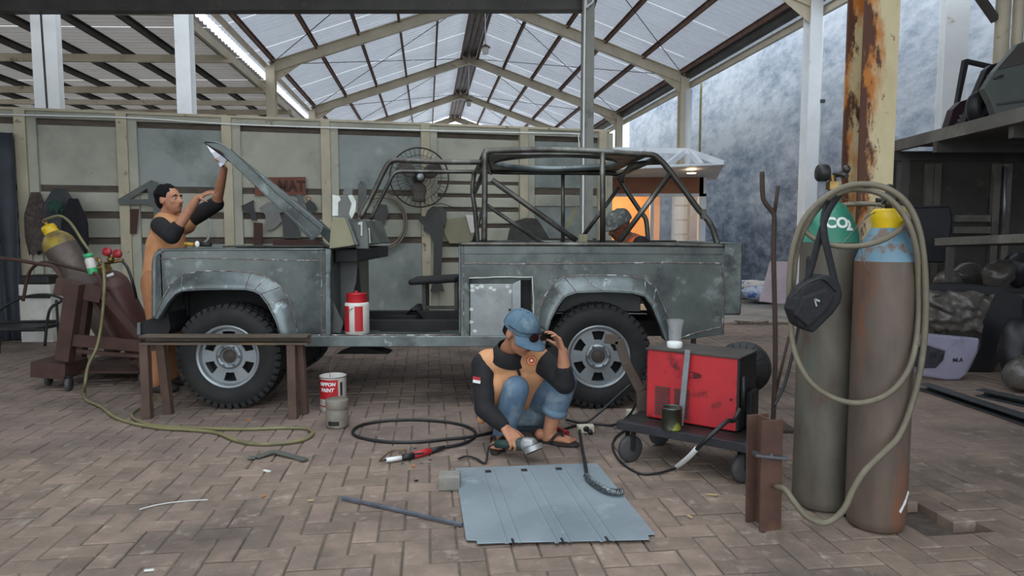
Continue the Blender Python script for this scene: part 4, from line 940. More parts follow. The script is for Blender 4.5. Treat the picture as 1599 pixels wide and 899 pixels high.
# things around the machine
def lathe_thing(name, prof, c, mt, label, cat, n=24, group=None): mb = MB(); mb.lathe(prof, c, None, n); return tag(mb.build(name, mt), label, cat, group)
cup = thing('plastic_cup', 'clear plastic cup with white base on top of the red machine', 'cup', wp3(0.12,0.10,MZ1+0.009))
m_clear = mat('clear_plastic', (0.85,0.88,0.88,1), rough=0.1, alpha=0.16, spec=0.6)
cp = wp3(0.12,0.10,MZ1+0.009); MB().lathe([(0.040,0.0),(0.042,0.004),(0.042,0.028),(0.036,0.032),(0.0,0.032)], cp, None, 24).build('cup_base', m_white, cup)
MB().lathe([(0.034,0.034),(0.036,0.10),(0.046,0.15),(0.048,0.152)], cp, None, 24).build('cup_wall', m_clear, cup)
cn = thing('paint_tin', 'small dark tin smeared with yellow-green paint on the trolley', 'tin', wp3(0.205,-0.118,0.229))
cp = wp3(0.205,-0.118,0.229); m_tin = mat('smeared_tin', '2b2c24', '3a3b2c', 9, 0.4, 0.4, c3='8a8f3a', s3=7, t3=(0.55,0.62))
MB().lathe([(0.0,0.0),(0.052,0.0),(0.053,0.004),(0.051,0.008),(0.051,0.105),(0.053,0.11),(0.048,0.112),(0.047,0.02),(0.0,0.02)], cp, None, 28).build('tin_wall', m_tin, cn)
MB().lathe([(0.049,0.108),(0.053,0.112),(0.053,0.116),(0.049,0.116)], cp, None, 28, close=True).build('rim', m_hub, cn)
# wire spool
sp_c = D(1160, 574, 4.02); ax = V((-0.5,-0.85,0.1)).normalized(); rs = rot_to(ax)
sp = thing('wire_spool', 'large black plastic wire spool behind the red machine', 'spool', (sp_c.x, sp_c.y, sp_c.z-0.155))
MB().lathe([(0.02,0.035),(0.15,0.035),(0.153,0.04),(0.15,0.046),(0.02,0.046)], sp_c, rs, 40).build('flange', m_blackp, sp)
MB().lathe([(0.02,-0.046),(0.15,-0.046),(0.153,-0.04),(0.15,-0.035),(0.02,-0.035)], sp_c, rs, 40).build('flange', m_blackp, sp)
MB().lathe([(0.12,-0.035),(0.12,0.035)], sp_c, rs, 32).build('wire_winding', m_dmetal, sp)
for k in range(22):
    a = 2*pi*k/22; d0 = rs @ V((0.04*cos(a),0.04*sin(a),0.047)); d1 = rs @ V((0.145*cos(a),0.145*sin(a),0.047)); mb = MB(); mb.bar(sp_c+d0, sp_c+d1, 0.003, 0.003); mb.build('flange_rib', m_dmetal, sp)
mb = MB(); mb.tube([sp_c - ax*0.12, sp_c + ax*0.06], 0.018, 10); mb.bar(sp_c-ax*0.10, (sp_c.x-ax.x*0.10, sp_c.y-ax.y*0.10, 0.18), 0.03, 0.02, (0,1,0)); mb.build('spindle', m_dmetal, sp)
# cables of the machine
cable('welding_cable', [wp3(0.52,0.0,0.36),wp3(0.51,-0.06,0.31),D(1135,658,3.34),D(1105,684,3.30),D(1088,701,3.36)], 0.011, m_blackp, 'black welding cable running down the front of the red machine')
cable('cable_sleeve', [D(1088,700,3.36),D(1075,714,3.44),D(1056,729,G(1056,731).y)], 0.013, m_white, 'white plastic sleeve on the welding cable', 'sleeve')
def gz(px, py, z=0.008): return G(px, py, z)
cable('welding_cable', [gz(1056,730),gz(1030,738),gz(1000,739),gz(975,726),gz(960,708),gz(957,692),gz(966,678),gz(990,664)], 0.0065, m_blackp, 'thin dark cable curling over the pavers from the white sleeve')
cable('power_cable', [D(1000,612,4.2),D(985,645,4.25),gz(960,663,0.02),gz(930,662),gz(900,664),gz(875,672)], 0.008, m_blackp, 'black power cable running from the trolley handle to the socket')
cable('power_cable', [D(985,600,4.5),D(960,622,4.45),D(935,645,4.4),gz(912,660,0.034),gz(884,655,0.02)], 0.008, m_blackp, 'black power cable slanting past the rear wheel')
cable('gas_hose', [gz(1222,766,0.012),gz(1190,763,0.012),gz(1174,758,0.012),gz(1166,752,0.012)], 0.008, m_hose, 'short loop of grey hose beside the rusty beam offcut', 'hose')
m_sock = mat('cream_socket', 'c9c3ae', 'b8b29e', 9, 0.5)
def socket(px, py, rot, label, dims):
    c = G(px, py); s_ = thing('power_socket', label, 'socket', c, 'power sockets near the trolley')
    rm = M.Rotation(rot, 3, 'Z'); MB().box(c+V((0,0,dims[2]/2)), dims, rm).build('housing', m_sock, s_, 0.006)
    mb = MB(); f = rm @ V((0,-1,0)); mb.lathe([(0.0,0.004),(0.017,0.004),(0.019,0.0)], c+V((0,0,dims[2]*0.6))+f*(dims[1]/2)+f*0.001, rot_to(f), 18); mb.build('outlet', m_blackp, s_)
    mb = MB(); mb.lathe([(0.0,0.03),(0.014,0.03),(0.016,0.004)], c+V((0,0,dims[2]*0.6))+f*(dims[1]/2)+rm @ V((0.022,0,-0.015)), rot_to(f), 12); mb.build('plug', m_blackp, s_)
socket(984, 664, 0.3, 'cream power socket standing on edge beside the trolley', (0.045,0.05,0.105))
socket(914, 675, 0.1, 'cream double power socket lying on the pavers', (0.105,0.05,0.05))

# ================================================================ on the pavers in front
m_plate = mat('blue_grey_steel_plate', '98a6ad', '87949b', 2.2, 0.45, 0.3, c3='74828a', s3=1.4, t3=(0.5,0.75), c4='aab8be', s4=6, t4=(0.6,0.75))
pl = thing('steel_plate', 'flat grey steel sheet with pressed ribs lying on the pavers', 'plate', G(860,790))
poly = [(711,735),(765,733),(822,731),(876,729),(932,727),(1023,839),(1012,840),(1014,847.5),(948,849),(877,850.5),(800,852),(745,854),(744,849),(728,848)]
mb = MB(); mb.prism([(G(a,b).x, G(a,b).y) for a,b in poly], (0,0,0.012), (1,0,0), (0,1,0), (0,0,1), 0.004); mb.build('sheet', m_plate, pl, 0.001)
m_slot = mat('dark_slot', '1c1d1f', rough=0.8)
for (a,b),(c,d) in (((762,735),(802,848)),((818,733),(880,847)),((872,731),(950,845))):
    p0, p1 = G(a,b,0.016), G(c,d,0.016); t = (p1-p0).normalized(); sd = V((t.y,-t.x,0))
    for off, w in ((-0.026,0.008),(0.026,0.008)):
        mb = MB(); mb.prism([(-w,0),(0,0.003),(w,0)], p0+sd*off, sd, (0,0,1), t, (p1-p0).length); mb.build('pressed_rib', m_plate, pl)
    mb = MB(); mb.box(p1 - t*0.02 + V((0,0,0.0008)), (0.010,0.045,0.002), M.Rotation(math.atan2(t.y,t.x)-pi/2,3,'Z')); mb.build('slot', m_slot, pl)
    mb = MB(); mb.box(p0 + t*0.01 + V((0,0,0.0015)), (0.03,0.03,0.004), M.Rotation(math.atan2(t.y,t.x)-pi/2,3,'Z')); mb.build('tab', m_slot, pl)
m_block = mat('grey_concrete_block', '8d8a82', '7b7871', 10, 0.9, bump=0.4, bscale=60)
p = G(701, 767); mb = MB(); mb.box((p.x, p.y+0.05, 0.036),(0.105,0.10,0.072), M.Rotation(0.03,3,'Z')); tag(mb.build('concrete_block', m_block, None, 0.008), 'small grey concrete block holding down the corner of the steel sheet', 'block')
# braided earth clamp end
bc = thing('earth_cable', 'black earth cable ending in a silver braid on the steel sheet', 'cable', G(940,760,0.016))
mb = MB(); mb.tube(smooth_path([D(905,672,4.0), D(909,700,3.75), D(914,726,3.55), G(916,742,0.03)],6), 0.009, 8); mb.build('insulated_cable', m_blackp, bc)
m_braid = mat('silver_braid', '8b9296', '33363a', 60, 0.35, 0.8)
path = smooth_path([G(915,742,0.036),G(925,752,0.036),G(944,764,0.036),G(960,768,0.036),G(972,767,0.036)],7)
for st_ in range(4):
    pts = []
    for i, q in enumerate(path):
        t = (path[min(i+1,len(path)-1)]-path[max(i-1,0)]).normalized(); sd = t.cross(V((0,0,1))); a = i*0.9 + st_*pi/2; pts.append(q + sd*(0.010*cos(a)) + V((0,0,0.010*sin(a))))
    mb = MB(); mb.tube(pts, 0.0065, 6); mb.build('braid_strand', m_braid, bc)
# loose rod, bent bracket
tag(MB().bar(G(533,776,0.012), G(722,819,0.012), 0.014, 0.014).build('steel_rod', mat('bluish_rod','7a828e','5c626c',8,0.4,0.5), None, 0.002), 'thin dark square steel rod lying beside the steel sheet', 'rod')
m_brk = mat('dull_grey_bracket', '6d7069', '5c5f59', 8, 0.55, 0.4)
mb = MB(); pts = [G(388,714,0.012),G(400,714,0.012),G(428,704,0.02),G(478,718,0.01)]
for a_, b_ in zip(pts[:-1], pts[1:]): mb.bar(a_, b_, 0.04, 0.008)
tag(mb.build('metal_bracket', m_brk, None, 0.002), 'bent flat metal bracket lying on the pavers', 'bracket')
# welding torch and its cable
wt = thing('welding_torch', 'welding torch with red grip and white nozzle lying on the pavers', 'torch', G(640,715))
def seg(nm, a, b, r0, r1, mt, z=0.018): mb = MB(); mb.tube([G(*a,z), G(*b,z)], [r0,r1], 12); return mb.build(nm, mt, wt)
seg('contact_tip', (594,719.5), (604,718), 0.005, 0.006, m_dmetal); seg('nozzle', (603,718), (627,714.5), 0.012, 0.013, m_white)
seg('neck', (627,714.5), (646,711), 0.016, 0.018, m_blackp); seg('grip', (645,711), (671,704), 0.018, 0.02, m_red); seg('handle_end', (671,704), (694,698), 0.018, 0.011, m_blackp)
mb = MB(); mb.box(G(655,708,0.04),(0.05,0.012,0.01),M.Rotation(0.3,3,'Z')); mb.build('trigger', m_blackp, wt, 0.002)
cable('torch_cable', [gz(694,698,0.012),gz(720,693,0.011),gz(738,685,0.011),gz(742,675,0.011),gz(730,666,0.011),gz(700,659,0.011),gz(650,655,0.011),gz(600,657,0.011),gz(565,663,0.011),gz(551,673,0.011),gz(560,682,0.011),gz(600,689,0.011),gz(650,690,0.011),gz(700,685,0.011),gz(740,681,0.012),gz(780,672,0.012)], 0.0095, m_blackp, 'black torch cable coiled in one wide loop on the pavers')
cable('wire_coil', [gz(592,719),gz(606,707),gz(620,702),gz(634,703),gz(628,710),gz(612,712)], 0.003, m_brass, 'thin bent wire beside the torch nozzle', 'wire')
# paint can, jar, red can
m_canred = mat('paint_red', 'b5202a', 'a61c26', 5, 0.4); m_canwhite = mat('can_white', 'cfcdc6', 'bdbab2', 6, 0.5, c3='9a968c', s3=8, t3=(0.6,0.75)); m_dirty = mat('dirty_metal', '77736a', '65615a', 8, 0.55, 0.3)
def arc_label(nm, c, r, z0, z1, a0, a1, mt, parent, n=20):
    mb = MB(); mb.sheet(lambda u, v: (c.x + r*cos(a0+(a1-a0)*u), c.y + r*sin(a0+(a1-a0)*u), c.z + z0+(z1-z0)*v), n, 1); return mb.build(nm, mt, parent)
f = G(521, 643); r = 0.088*1.0; c = V((f.x*(1+r/f.y), f.y+r, 0)); sc_ = (c.y)/FPX
pc = thing('paint_can', 'red and white paint can with bold white lettering on the pavers', 'paint can', c); r = 20.5*sc_; hh = 54*sc_
MB().lathe([(0,0),(r*0.97,0),(r,0.004),(r,hh*0.97),(r*1.03,hh),(r*0.96,hh*1.01),(r*0.95,hh*0.9),(0,hh*0.9)], c, None, 36).build('can_wall', m_canwhite, pc)
MB().lathe([(r*0.97,hh*0.97),(r*1.05,hh*0.975),(r*1.05,hh*1.0),(r*0.97,hh*1.0)], c, None, 36, close=True).build('rim', m_dirty, pc)
arc_label('red_label', c, r*1.006, hh*0.36, hh*0.93, -pi/2-1.5, -pi/2+0.62, m_canred, pc); arc_label('red_stripe', c, r*1.006, hh*0.13, hh*0.17, -pi/2-1.5, -pi/2+0.3, m_canred, pc)
arc_label('barcode_strip', c, r*1.007, hh*0.45, hh*0.85, -pi/2+0.8, -pi/2+1.0, m_dmetal, pc)
wrap_text('NIPPON', r*0.36, c.x, c.y, lambda z: r*1.01, -pi/2-0.24, hh*0.80, m_white, 'can_lettering', pc, r*0.016, 0.18, 0.001); wrap_text('PAINT', r*0.38, c.x, c.y, lambda z: r*1.01, -pi/2-0.24, hh*0.63, m_white, 'can_lettering', pc, r*0.016, 0.18, 0.001)
cable('wire', [V((c.x-0.02,c.y,hh*0.92)), V((c.x-0.015,c.y,hh*1.25)), V((c.x+0.01,c.y,hh*1.5))], 0.002, m_dirty, 'thin wire sticking out of the red paint can', 'wire')
f = G(527, 671); s_ = f.y/FPX; r = 18.5*s_; c = V((f.x*(1+r/f.y), f.y+r, 0)); jr = thing('plastic_jar', 'dusty translucent plastic jar with lid in front of the paint can', 'jar', c)
m_jar = mat('dusty_plastic', '7d776b', '6a655b', 9, 0.45, c3='8f8a7c', s3=5)
MB().lathe([(0,0),(r*0.86,0),(r*0.97,0.008),(r,0.02),(r,28*s_),(r*0.9,31*s_),(r*0.9,33*s_)], c, None, 32).build('jar_body', m_jar, jr)
MB().lathe([(r*0.97,31*s_),(r*1.0,33*s_),(r*1.0,44*s_),(r*0.93,46*s_),(0,46*s_)], c, None, 32).build('lid', m_jar, jr)
arc_label('dark_label', c, r*1.005, 6*s_, 13*s_, -pi/2-0.6, -pi/2+0.4, m_dmetal, jr)
y_ = YS + 0.09; s_ = y_/FPX; cx_ = D(558,519,y_).x; c = V((cx_, y_, zs1+0.006)); r = 19*s_; rc = thing('red_tin', 'tall red and white tin with red cap standing on the door sill', 'tin', c)
MB().lathe([(0,0),(r*0.97,0),(r,0.003),(r,46*s_),(r*0.95,48*s_),(r*0.86,49*s_),(0,49*s_)], c, None, 32).build('tin_wall', m_canwhite, rc)
MB().lathe([(r*0.83,48*s_),(r*0.83,62*s_),(r*0.86,63*s_),(0,64*s_)], c, None, 28).build('cap', m_canred, rc)
MB().tube([V((c.x-0.005,c.y,63*s_+zs1)), V((c.x-0.005,c.y,68*s_+zs1))], 0.012, 8).build('spout', m_canred, rc)
arc_label('red_label', c, r*1.006, 4*s_, 44*s_, -pi/2-1.5, -pi/2-0.45, m_canred, rc); arc_label('red_label', c, r*1.006, 5*s_, 44*s_, -pi/2+0.02, -pi/2+0.7, m_canred, rc)
MB().tube(smooth_path([c+V((-r*0.9,-r*0.5,30*s_)), c+V((-r*0.5,-r*1.06,36*s_)), c+V((-r*0.1,-r*1.1,42*s_))],5), 0.003, 6).build('wire_handle', m_dirty, rc)
# litter
random.seed(21)
m_butt = mat('cigarette_orange', 'b8743a', rough=0.9); m_lit = mat('litter_white', 'cfd2d0', rough=0.8); m_leaf = mat('dry_scrap', 'a8956a', rough=0.9)
def litter(name, px, py, L_, W_, rz, mt, label, cat): 
    p = G(px, py, 0.006); mb = MB(); mb.box(p, (L_, W_, 0.008), M.Rotation(rz,3,'Z')); return tag(mb.build(name, mt, None, 0.003), label, cat)
litter('paper_scrap', 417, 735, 0.045, 0.018, -0.5, m_lit, 'crumpled white paper scrap on the pavers near the bent bracket', 'litter')
litter('cigarette_butt', 412, 774, 0.022, 0.008, 0.9, m_butt, 'orange cigarette butt lying left of the dark rod', 'litter')
litter('paper_scrap', 485, 781, 0.03, 0.01, 0.3, m_leaf, 'pale scrap lying just off the rod end', 'litter')
litter('bolt', 233, 890, 0.035, 0.01, 0.2, m_lit, 'small shiny bolt on the front pavers', 'bolt')
litter('wood_chip', 1112, 772, 0.05, 0.012, -0.25, m_leaf, 'yellowish wood chip on the pavers right of the steel sheet', 'litter')
litter('wood_chip', 1077, 806, 0.028, 0.008, -0.9, m_leaf, 'tiny pale chip by the corner of the steel sheet', 'litter')
litter('cigarette_butt', 389, 655, 0.03, 0.012, 0.1, m_butt, 'orange scrap beside the trestle leg', 'litter')
litter('cigarette_butt', 645, 727, 0.025, 0.008, 0.0, m_butt, 'orange butt just below the torch neck', 'litter')
litter('coal_bit', 650, 750, 0.018, 0.014, 0.4, m_slot, 'small black lump on the pavers beside the concrete block', 'litter')
cable('wire', [gz(218,795,0.004),gz(250,787,0.004),gz(290,782,0.004),gz(325,780,0.004)], 0.0025, m_lit, 'thin pale wire lying across the front pavers', 'wire')
for a, b, rz, lab in ((625,706,0.5,'small loose screw lying inside the bent wire'),(648,699,-0.4,'small loose screw lying behind the red torch grip'),(658,722,0.2,'small loose screw lying between the torch grip and the concrete block'),(628,723,1.0,'small loose screw lying beside the white torch nozzle'),(672,717,-0.6,'small loose screw lying beside the end of the torch handle')): litter('screw', a, b, 0.022, 0.006, rz, m_hub, lab, 'screw')['group'] = 'loose screws by the torch'

# ================================================================ trestle in front of the front wheel
m_trest = mat('rusty_brown_channel', '5f4a3f', '4e3d34', 5, 0.75, bump=0.15, bscale=40, c3='7a6247', s3=3, t3=(0.58,0.7))
m_tresttop = mat('worn_trestle_top', '5d5145', '4b4138', 5, 0.7, c3='8a6f48', s3=2.5, t3=(0.5,0.65), bump=0.15, bscale=40)
ts = thing('trestle', 'low rusty steel trestle standing in front of the front wheel', 'trestle', G(345,660))
YA, YB = G(456,666).y, 4.86-0.10
YA = 4.58; YB = 4.72
zt_ = D(345,531,YA).z
xl, xr_ = D(218,530,YA).x, D(480,530,YA).x
MB().cchan((xl,YA+0.04,zt_),(xr_,YA+0.04,zt_),0.10,0.06,0.012,up=(0,0,1)).build('top_beam', m_tresttop, ts)
for px_, y_ in ((229,YA+0.02),(457,YA+0.02),(262,YB),(474,YB)):
    x = D(px_, 600, y_).x; MB().cchan((x,y_,0),(x,min(y_,YA+0.07),zt_-0.03),0.055,0.05,0.008,up=(0,1,0)).build('leg', m_trest, ts)
for pa, pb in ((229,262),(457,474)):
    MB().bar((D(pa,600,YA).x, YA+0.02, 0.13), (D(pb,600,YB).x, YB, 0.13), 0.012, 0.05).build('brace', m_tresttop, ts)
    MB().bar((D(pa,600,YA).x, YA+0.02, zt_-0.06), (D(pb,600,YB).x, YA+0.10, zt_-0.06), 0.012, 0.04).build('brace', m_trest, ts)
# ================================================================ cylinder cart on the left
m_cart = mat('maroon_rust_cart', '4c342c', '3e2a24', 5, 0.75, bump=0.1, bscale=30, c3='64443a', s3=3, t3=(0.55,0.7))
m_cylA = mat('brown_cylinder_paint', '5a4d46', '4d423c', 5, 0.5, 0.1, c3='6b5d52', s3=4, t3=(0.58,0.7))
m_cylB = mat('maroon_cylinder_paint', '583a35', '4b302c', 5, 0.45, 0.1, c3='7a5a54', s3=6, t3=(0.6,0.68))
ct = thing('cylinder_cart', 'maroon rusty steel cart on small castors holding tilted gas cylinders', 'cart', G(150,600))
yc = 5.45
def cb2(nm, a, b, w, h, ya=yc, yb=None, up=(0,0,1), mt=m_cart): return MB().bar(D(*a, ya), D(*b, yb if yb else ya), w, h, up).build(nm, mt, ct, 0.004)
cb2('post', (101,562), (118,442), 0.11, 0.09, up=(0,1,0)); cb2('post', (122,560), (136,445), 0.10, 0.08, yc+0.35, up=(0,1,0))
cb2('cradle', (88,446), (160,460), 0.10, 0.13, yc+0.02, yc+0.12); cb2('side_rail', (104,530), (222,540), 0.05, 0.09); cb2('side_rail', (120,548), (222,556), 0.03, 0.03, yc, yc)
cb2('base_box', (67,571), (120,575), 0.30, 0.125, yc+0.12); MB().box((D(190,560,6.0).x, 6.02, 0.108),(0.75,0.80,0.02)).build('base_plate', m_cart, ct)
cb2('stay', (160,458), (232,540), 0.06, 0.05, yc+0.1, yc+0.12, (0,1,0)); cb2('stay', (140,455), (180,530), 0.03, 0.05, yc+0.14, None, (0,1,0))
cb2('end_post', (224,535), (224,572), 0.06, 0.07, yc+0.1, None, (0,1,0))
for px_, py_, y_ in ((76,603,5.62),(107,611,5.42),(160,590,6.1),(222,598,5.62)):
    x = D(px_, 590, y_).x; castor(V((x,y_,0)), 0.055, ct, m_cwheel, 0.035, (1,0.2,0), 0.12)
MB().tube(smooth_path([D(0-40,400,5.9),D(20,405,5.85),D(60,412,5.8),D(80,415,5.7),D(90,424,5.6),D(98,440,5.5)],5), 0.016, 8).build('push_bar', m_cart, ct)
MB().tube(smooth_path([D(36,470,6.2),D(44,430,6.2),D(56,414,6.1),D(75,409,6.0),D(110,417,5.8),D(148,427,5.6),D(158,440,5.5),D(162,462,5.5)],5), 0.014, 8).build('push_bar', m_cart, ct)
def tilt_cyl(name, pt, pb, r, mt, label, cap, capm):
    ax = (pt-pb).normalized(); L_ = (pt-pb).length; rm = rot_to(ax); root = thing(name, label, 'gas cylinder', pb)
    MB().lathe([(0,0),(r*0.9,0.0),(r,0.04),(r,L_-0.16)], pb, rm, 36).build('body', mt, root)
    MB().lathe([(r,L_-0.16),(r*0.96,L_-0.11),(r*0.84,L_-0.07),(r*0.6,L_-0.03),(r*0.36,L_-0.01),(r*0.30,L_)], pb, rm, 36).build('shoulder', capm, root)
    MB().lathe([(r*0.42,L_-0.02),(r*0.46,L_),(r*0.42,L_+0.02),(r*0.46,L_+0.03),(r*0.4,L_+0.06),(0,L_+0.06)], pb, rm, 24).build('neck_ring', cap, root)
    MB().tube([pb+ax*(L_+0.05), pb+ax*(L_+0.12)], 0.018, 10).build('valve', m_brass, root)
    return root, ax, L_
m_yelw = mat('worn_yellow', 'a58e2c', '5a4d46', 9, 0.5)
pa_t, pa_b = D(80,362,6.22), D(192,544,6.22)
cA, axA, LA = tilt_cyl('gas_cylinder', pa_t, pa_b, 0.135, m_cylA, 'brown gas cylinder with worn yellow neck tilted in the cart', m_yel, m_yelw)
pb_t, pb_b = D(163,423,5.82), D(228,553,5.88)
cB, axB, LB = tilt_cyl('gas_cylinder', pb_t, pb_b, 0.138, m_cylB, 'maroon gas cylinder with red gauges tilted in the cart', m_brass, m_cylB)
lb = MB(); c_ = D(172,429,5.675); lb.box(c_, (0.06,0.004,0.022), M.Rotation(-0.35,3,'Y')); lb.build('white_sticker', m_white, cB)
nk = pb_t + axB*0.10
rgb = thing('gas_regulator', 'brass gas regulator with two red dial gauges on the maroon cylinder', 'regulator', D(173,406,5.74))
q = D(173,405,5.74); MB().tube([D(163,411,5.77), D(192,406,5.74)], 0.014, 8).build('regulator_body', m_brass, rgb)
MB().ell(q, (0.03,0.03,0.03)).build('bonnet', m_brass, rgb)
m_gred = mat('gauge_red', 'a02028', '8d1a22', 8, 0.35)
for px_, py_ in ((167,393),(183,396)):
    g = D(px_, py_, 5.70); gg = MB(); gg.lathe([(0.0,0.014),(0.033,0.014),(0.036,0.008),(0.036,-0.012),(0.0,-0.016)], g, rot_to((0.1,-1,0.1)), 24); go = gg.build('gauge', m_gred, rgb)
    MB().tube([g, q], 0.007, 6).build('gauge_stem', m_brass, rgb)
cable('gas_hose', [pa_t+axA*0.12, D(92,337,6.1), D(110,348,5.95), D(130,378,5.90), D(148,402,5.84), D(160,413,5.77)], 0.011, m_hoseg, 'olive hose from the brown cylinder down to the regulator', 'hose')
cable('gas_hose', [D(190,407,5.74), D(199,418,5.74), D(207,440,5.70), D(213,465,5.77)], 0.011, m_blackp, 'black hose drooping from the red-gauge regulator', 'hose')
pth = [D(161,411,5.70),D(163,440,5.36),D(161,480,5.34),D(157,515,5.33),D(150,545,5.30),D(138,570,5.22),D(133,598,5.12),gz(132,612,0.03),gz(135,624,0.012),gz(158,635,0.012),gz(178,650,0.012),gz(205,660,0.012),gz(250,668,0.012),gz(300,671,0.012),gz(340,676,0.012),gz(370,688,0.012),gz(400,693,0.012),gz(440,692,0.012),gz(475,686,0.012),gz(488,676,0.012),gz(478,669,0.012),gz(440,668,0.012),gz(380,670,0.012),gz(300,668,0.012),gz(240,664,0.012),gz(212,655,0.012),gz(206,646,0.012),gz(216,638,0.012)]
cable('gas_hose', pth, 0.011, m_hoseg, 'long yellow-green hose dropping from the cart and looping over the pavers', 'hose')
# bottle on the cart
bt = thing('plastic_bottle', 'white plastic bottle with green cap beside the tilted cylinders', 'bottle', D(146,428,5.63))
b0, b1 = D(146,428,5.63), D(137,396,5.63); rm = rot_to(b1-b0); L_ = (b1-b0).length
m_bgreen = mat('bottle_green', '3aa06a', rough=0.4)
MB().lathe([(0,0),(0.032,0),(0.036,0.01),(0.036,L_*0.7),(0.026,L_*0.82)], b0, rm, 20).build('bottle_body', m_canwhite, bt)
MB().lathe([(0.03,L_*0.8),(0.036,L_*0.82),(0.036,L_),(0,L_)], b0, rm, 20).build('bottle_cap', m_bgreen, bt)
MB().lathe([(0.037,0.004),(0.037,L_*0.3)], b0, rm, 20).build('bottle_label', m_bgreen, bt)
# ================================================================ far-left corner: tarp, chair, cooler, jackets
m_tarp = mat('dark_blue_grey_tarp', '3a4048', '2d3239', 3, 0.7, bump=0.3, bscale=6)
mb = MB(); p00, p10 = wpx(-60,540,0.24), wpx(34,540,0.20); 
def tf(u, v):
    b = p00*(1-u) + p10*u; return (b.x + 0.03*sin(u*19+v*3), b.y + 0.03*sin(u*23) + 0.05*v, 0.02 + 2.35*v)
mb.sheet(tf, 26, 8, (0,0.012,0)); tag(mb.build('tarpaulin', m_tarp), 'dark blue-grey tarpaulin draped against the end of the partition', 'tarpaulin')
ch = thing('metal_chair', 'black tubular steel chair with rounded back in the dim corner', 'chair', G(60,548))
yk = G(60,548).y - 0.15
def ctube(lst, r=0.014, nm='frame', ys=None): MB().tube(smooth_path([D(a,b,ys[i] if ys else yk) for i,(a,b) in enumerate(lst)],5), r, 8).build(nm, m_blackp, ch)
ctube([(-5,490),(8,478),(40,463),(75,460),(97,468),(80,480),(74,500),(70,540)], nm='backrest', ys=[yk+0.5,yk+0.5,yk+0.5,yk+0.4,yk+0.2,yk,yk,yk])
ctube([(-10,516),(30,515),(70,515)], nm='seat_rail'); ctube([(0,503),(40,502),(88,501)], nm='seat_rail', ys=[yk+0.45]*3)
ctube([(0,516),(-2,555)], nm='leg'); ctube([(88,468),(92,530)], nm='leg', ys=[yk+0.4]*2)
c_ = D(40,510,yk+0.25); MB().box((c_.x,yk+0.24,c_.z+0.0),(0.52,0.46,0.04)).build('seat', m_blackp, ch, 0.015)
cl = thing('cooler_box', 'white slatted cooler box with dark lid behind the black chair', 'box', (wpx(70,530,0.25)).xy.to_3d())
c_ = wpx(70,500,0.25); MB().box((c_.x,c_.y,0.33),(0.36,0.3,0.66)).build('box_body', m_canwhite, cl, 0.01); MB().box((c_.x,c_.y,0.71),(0.34,0.3,0.10)).build('lid', m_blackp, cl, 0.02)
MB().box((c_.x,c_.y-0.155,0.52),(0.36,0.01,0.03)).build('band', m_blackp, cl)
def garment(name, px0, px1, py0, py1, off, mt, label, seed, thick=0.10):
    random.seed(seed); a = wpx((px0+px1)/2, (py0+py1)/2, off); w = (wpx(px1,py0,off)-wpx(px0,py0,off)).length/2; h = (wpx(px0,py0,off).z-wpx(px0,py1,off).z)/2
    mb = MB(); ang = math.atan2(WD.y, WD.x); rm = M.Rotation(ang,3,'Z')
    def fn(u, v):
        t = 2*pi*u; zz = 1-2*v; wd = (0.35+0.65*min(1,v*2.6)) * (1-0.25*max(0,v-0.75)*4)
        fold = 1 + 0.22*sin(t*3+seed) + 0.15*sin(t*7+v*5)
        p = V((w*wd*cos(t), thick*0.5*fold*sin(t)*(0.6+0.6*v), h*zz + 0.03*sin(5*t+seed)*v)); return a + rm @ p
    mb.sheet(fn, 40, 14); return tag(mb.build(name, mt), label, 'clothing')
m_jk1 = mat('brown_patterned_jacket', '3f3330', '57504a', 22, 0.9, bump=0.3, bscale=20, c3='2a2422', s3=30); m_jk2 = mat('grey_jacket', '47494b', '37393b', 6, 0.9, bump=0.3, bscale=15); m_jk3 = mat('black_jacket', '1b1a1f', '121216', 8, 0.9, bump=0.3, bscale=15)
m_gcap = mat('dark_green_cloth', '24463c', '1c372f', 8, 0.9)
garment('jacket', 38, 78, 300, 395, 0.13, m_jk1, 'brown patterned jacket hanging on the partition above the cylinder', 2)
garment('jacket', 66, 124, 294, 372, 0.20, m_jk2, 'grey jacket hanging on the partition between the other clothes', 5)
garment('jacket', 96, 138, 310, 402, 0.38, m_jk3, 'black jacket with hanging sleeve on the partition', 9)
garment('cloth_cap', 74, 98, 312, 330, 0.37, m_gcap, 'dark green cloth bundle over the hanging jackets', 4, 0.06)
# ================================================================ things hung on the partition
m_tmpl = mat('grey_sheet_template', '5f625f', '525552', 4, 0.6, 0.2); m_tmpd = mat('dark_grey_template', '494a47', '3d3e3b', 4, 0.6, 0.2)
m_redb = mat('faded_red_board', '7a4a3c', '68402f', 5, 0.8, c3='5a4a40', s3=6, t3=(0.58,0.7)); m_brownb = mat('brown_board', '4d332b', '402a24', 4, 0.8)
def tmpl(name, pts, label, cat, mt=None, off=0.09, t=0.006, hole=None, hook=True):
    o = W0 + WN*off
    def loc(a, b): p = wpx(a, b, off); return ((p-o).dot(WD), p.z)
    mb = MB(); mb.prism([loc(*q) for q in pts], o, WD, (0,0,1), -WN, t, [loc(*q) for q in hole] if hole else None)
    x, y = pts[0]; top = min(pts, key=lambda q: q[1]); p = wpx(top[0], top[1]+3, off)
    ob = mb.build(name, mt or m_tmpl, None, 0.001); tag(ob, label, cat)
    if hook:
        MB().tube([p - WN*min(off-0.028, 0.06), p + WN*0.015], 0.005, 6).build('hook', m_dmetal, ob)
    return ob
tmpl('metal_template', [(184,311),(236,281),(247,285),(252,330),(251,345),(240,345),(239,322),(228,319),(186,320)], 'grey triangular gusset template with a cut-out hung on the partition', 'template', hole=[(203,311),(230,294),(232,311)], off=0.11)
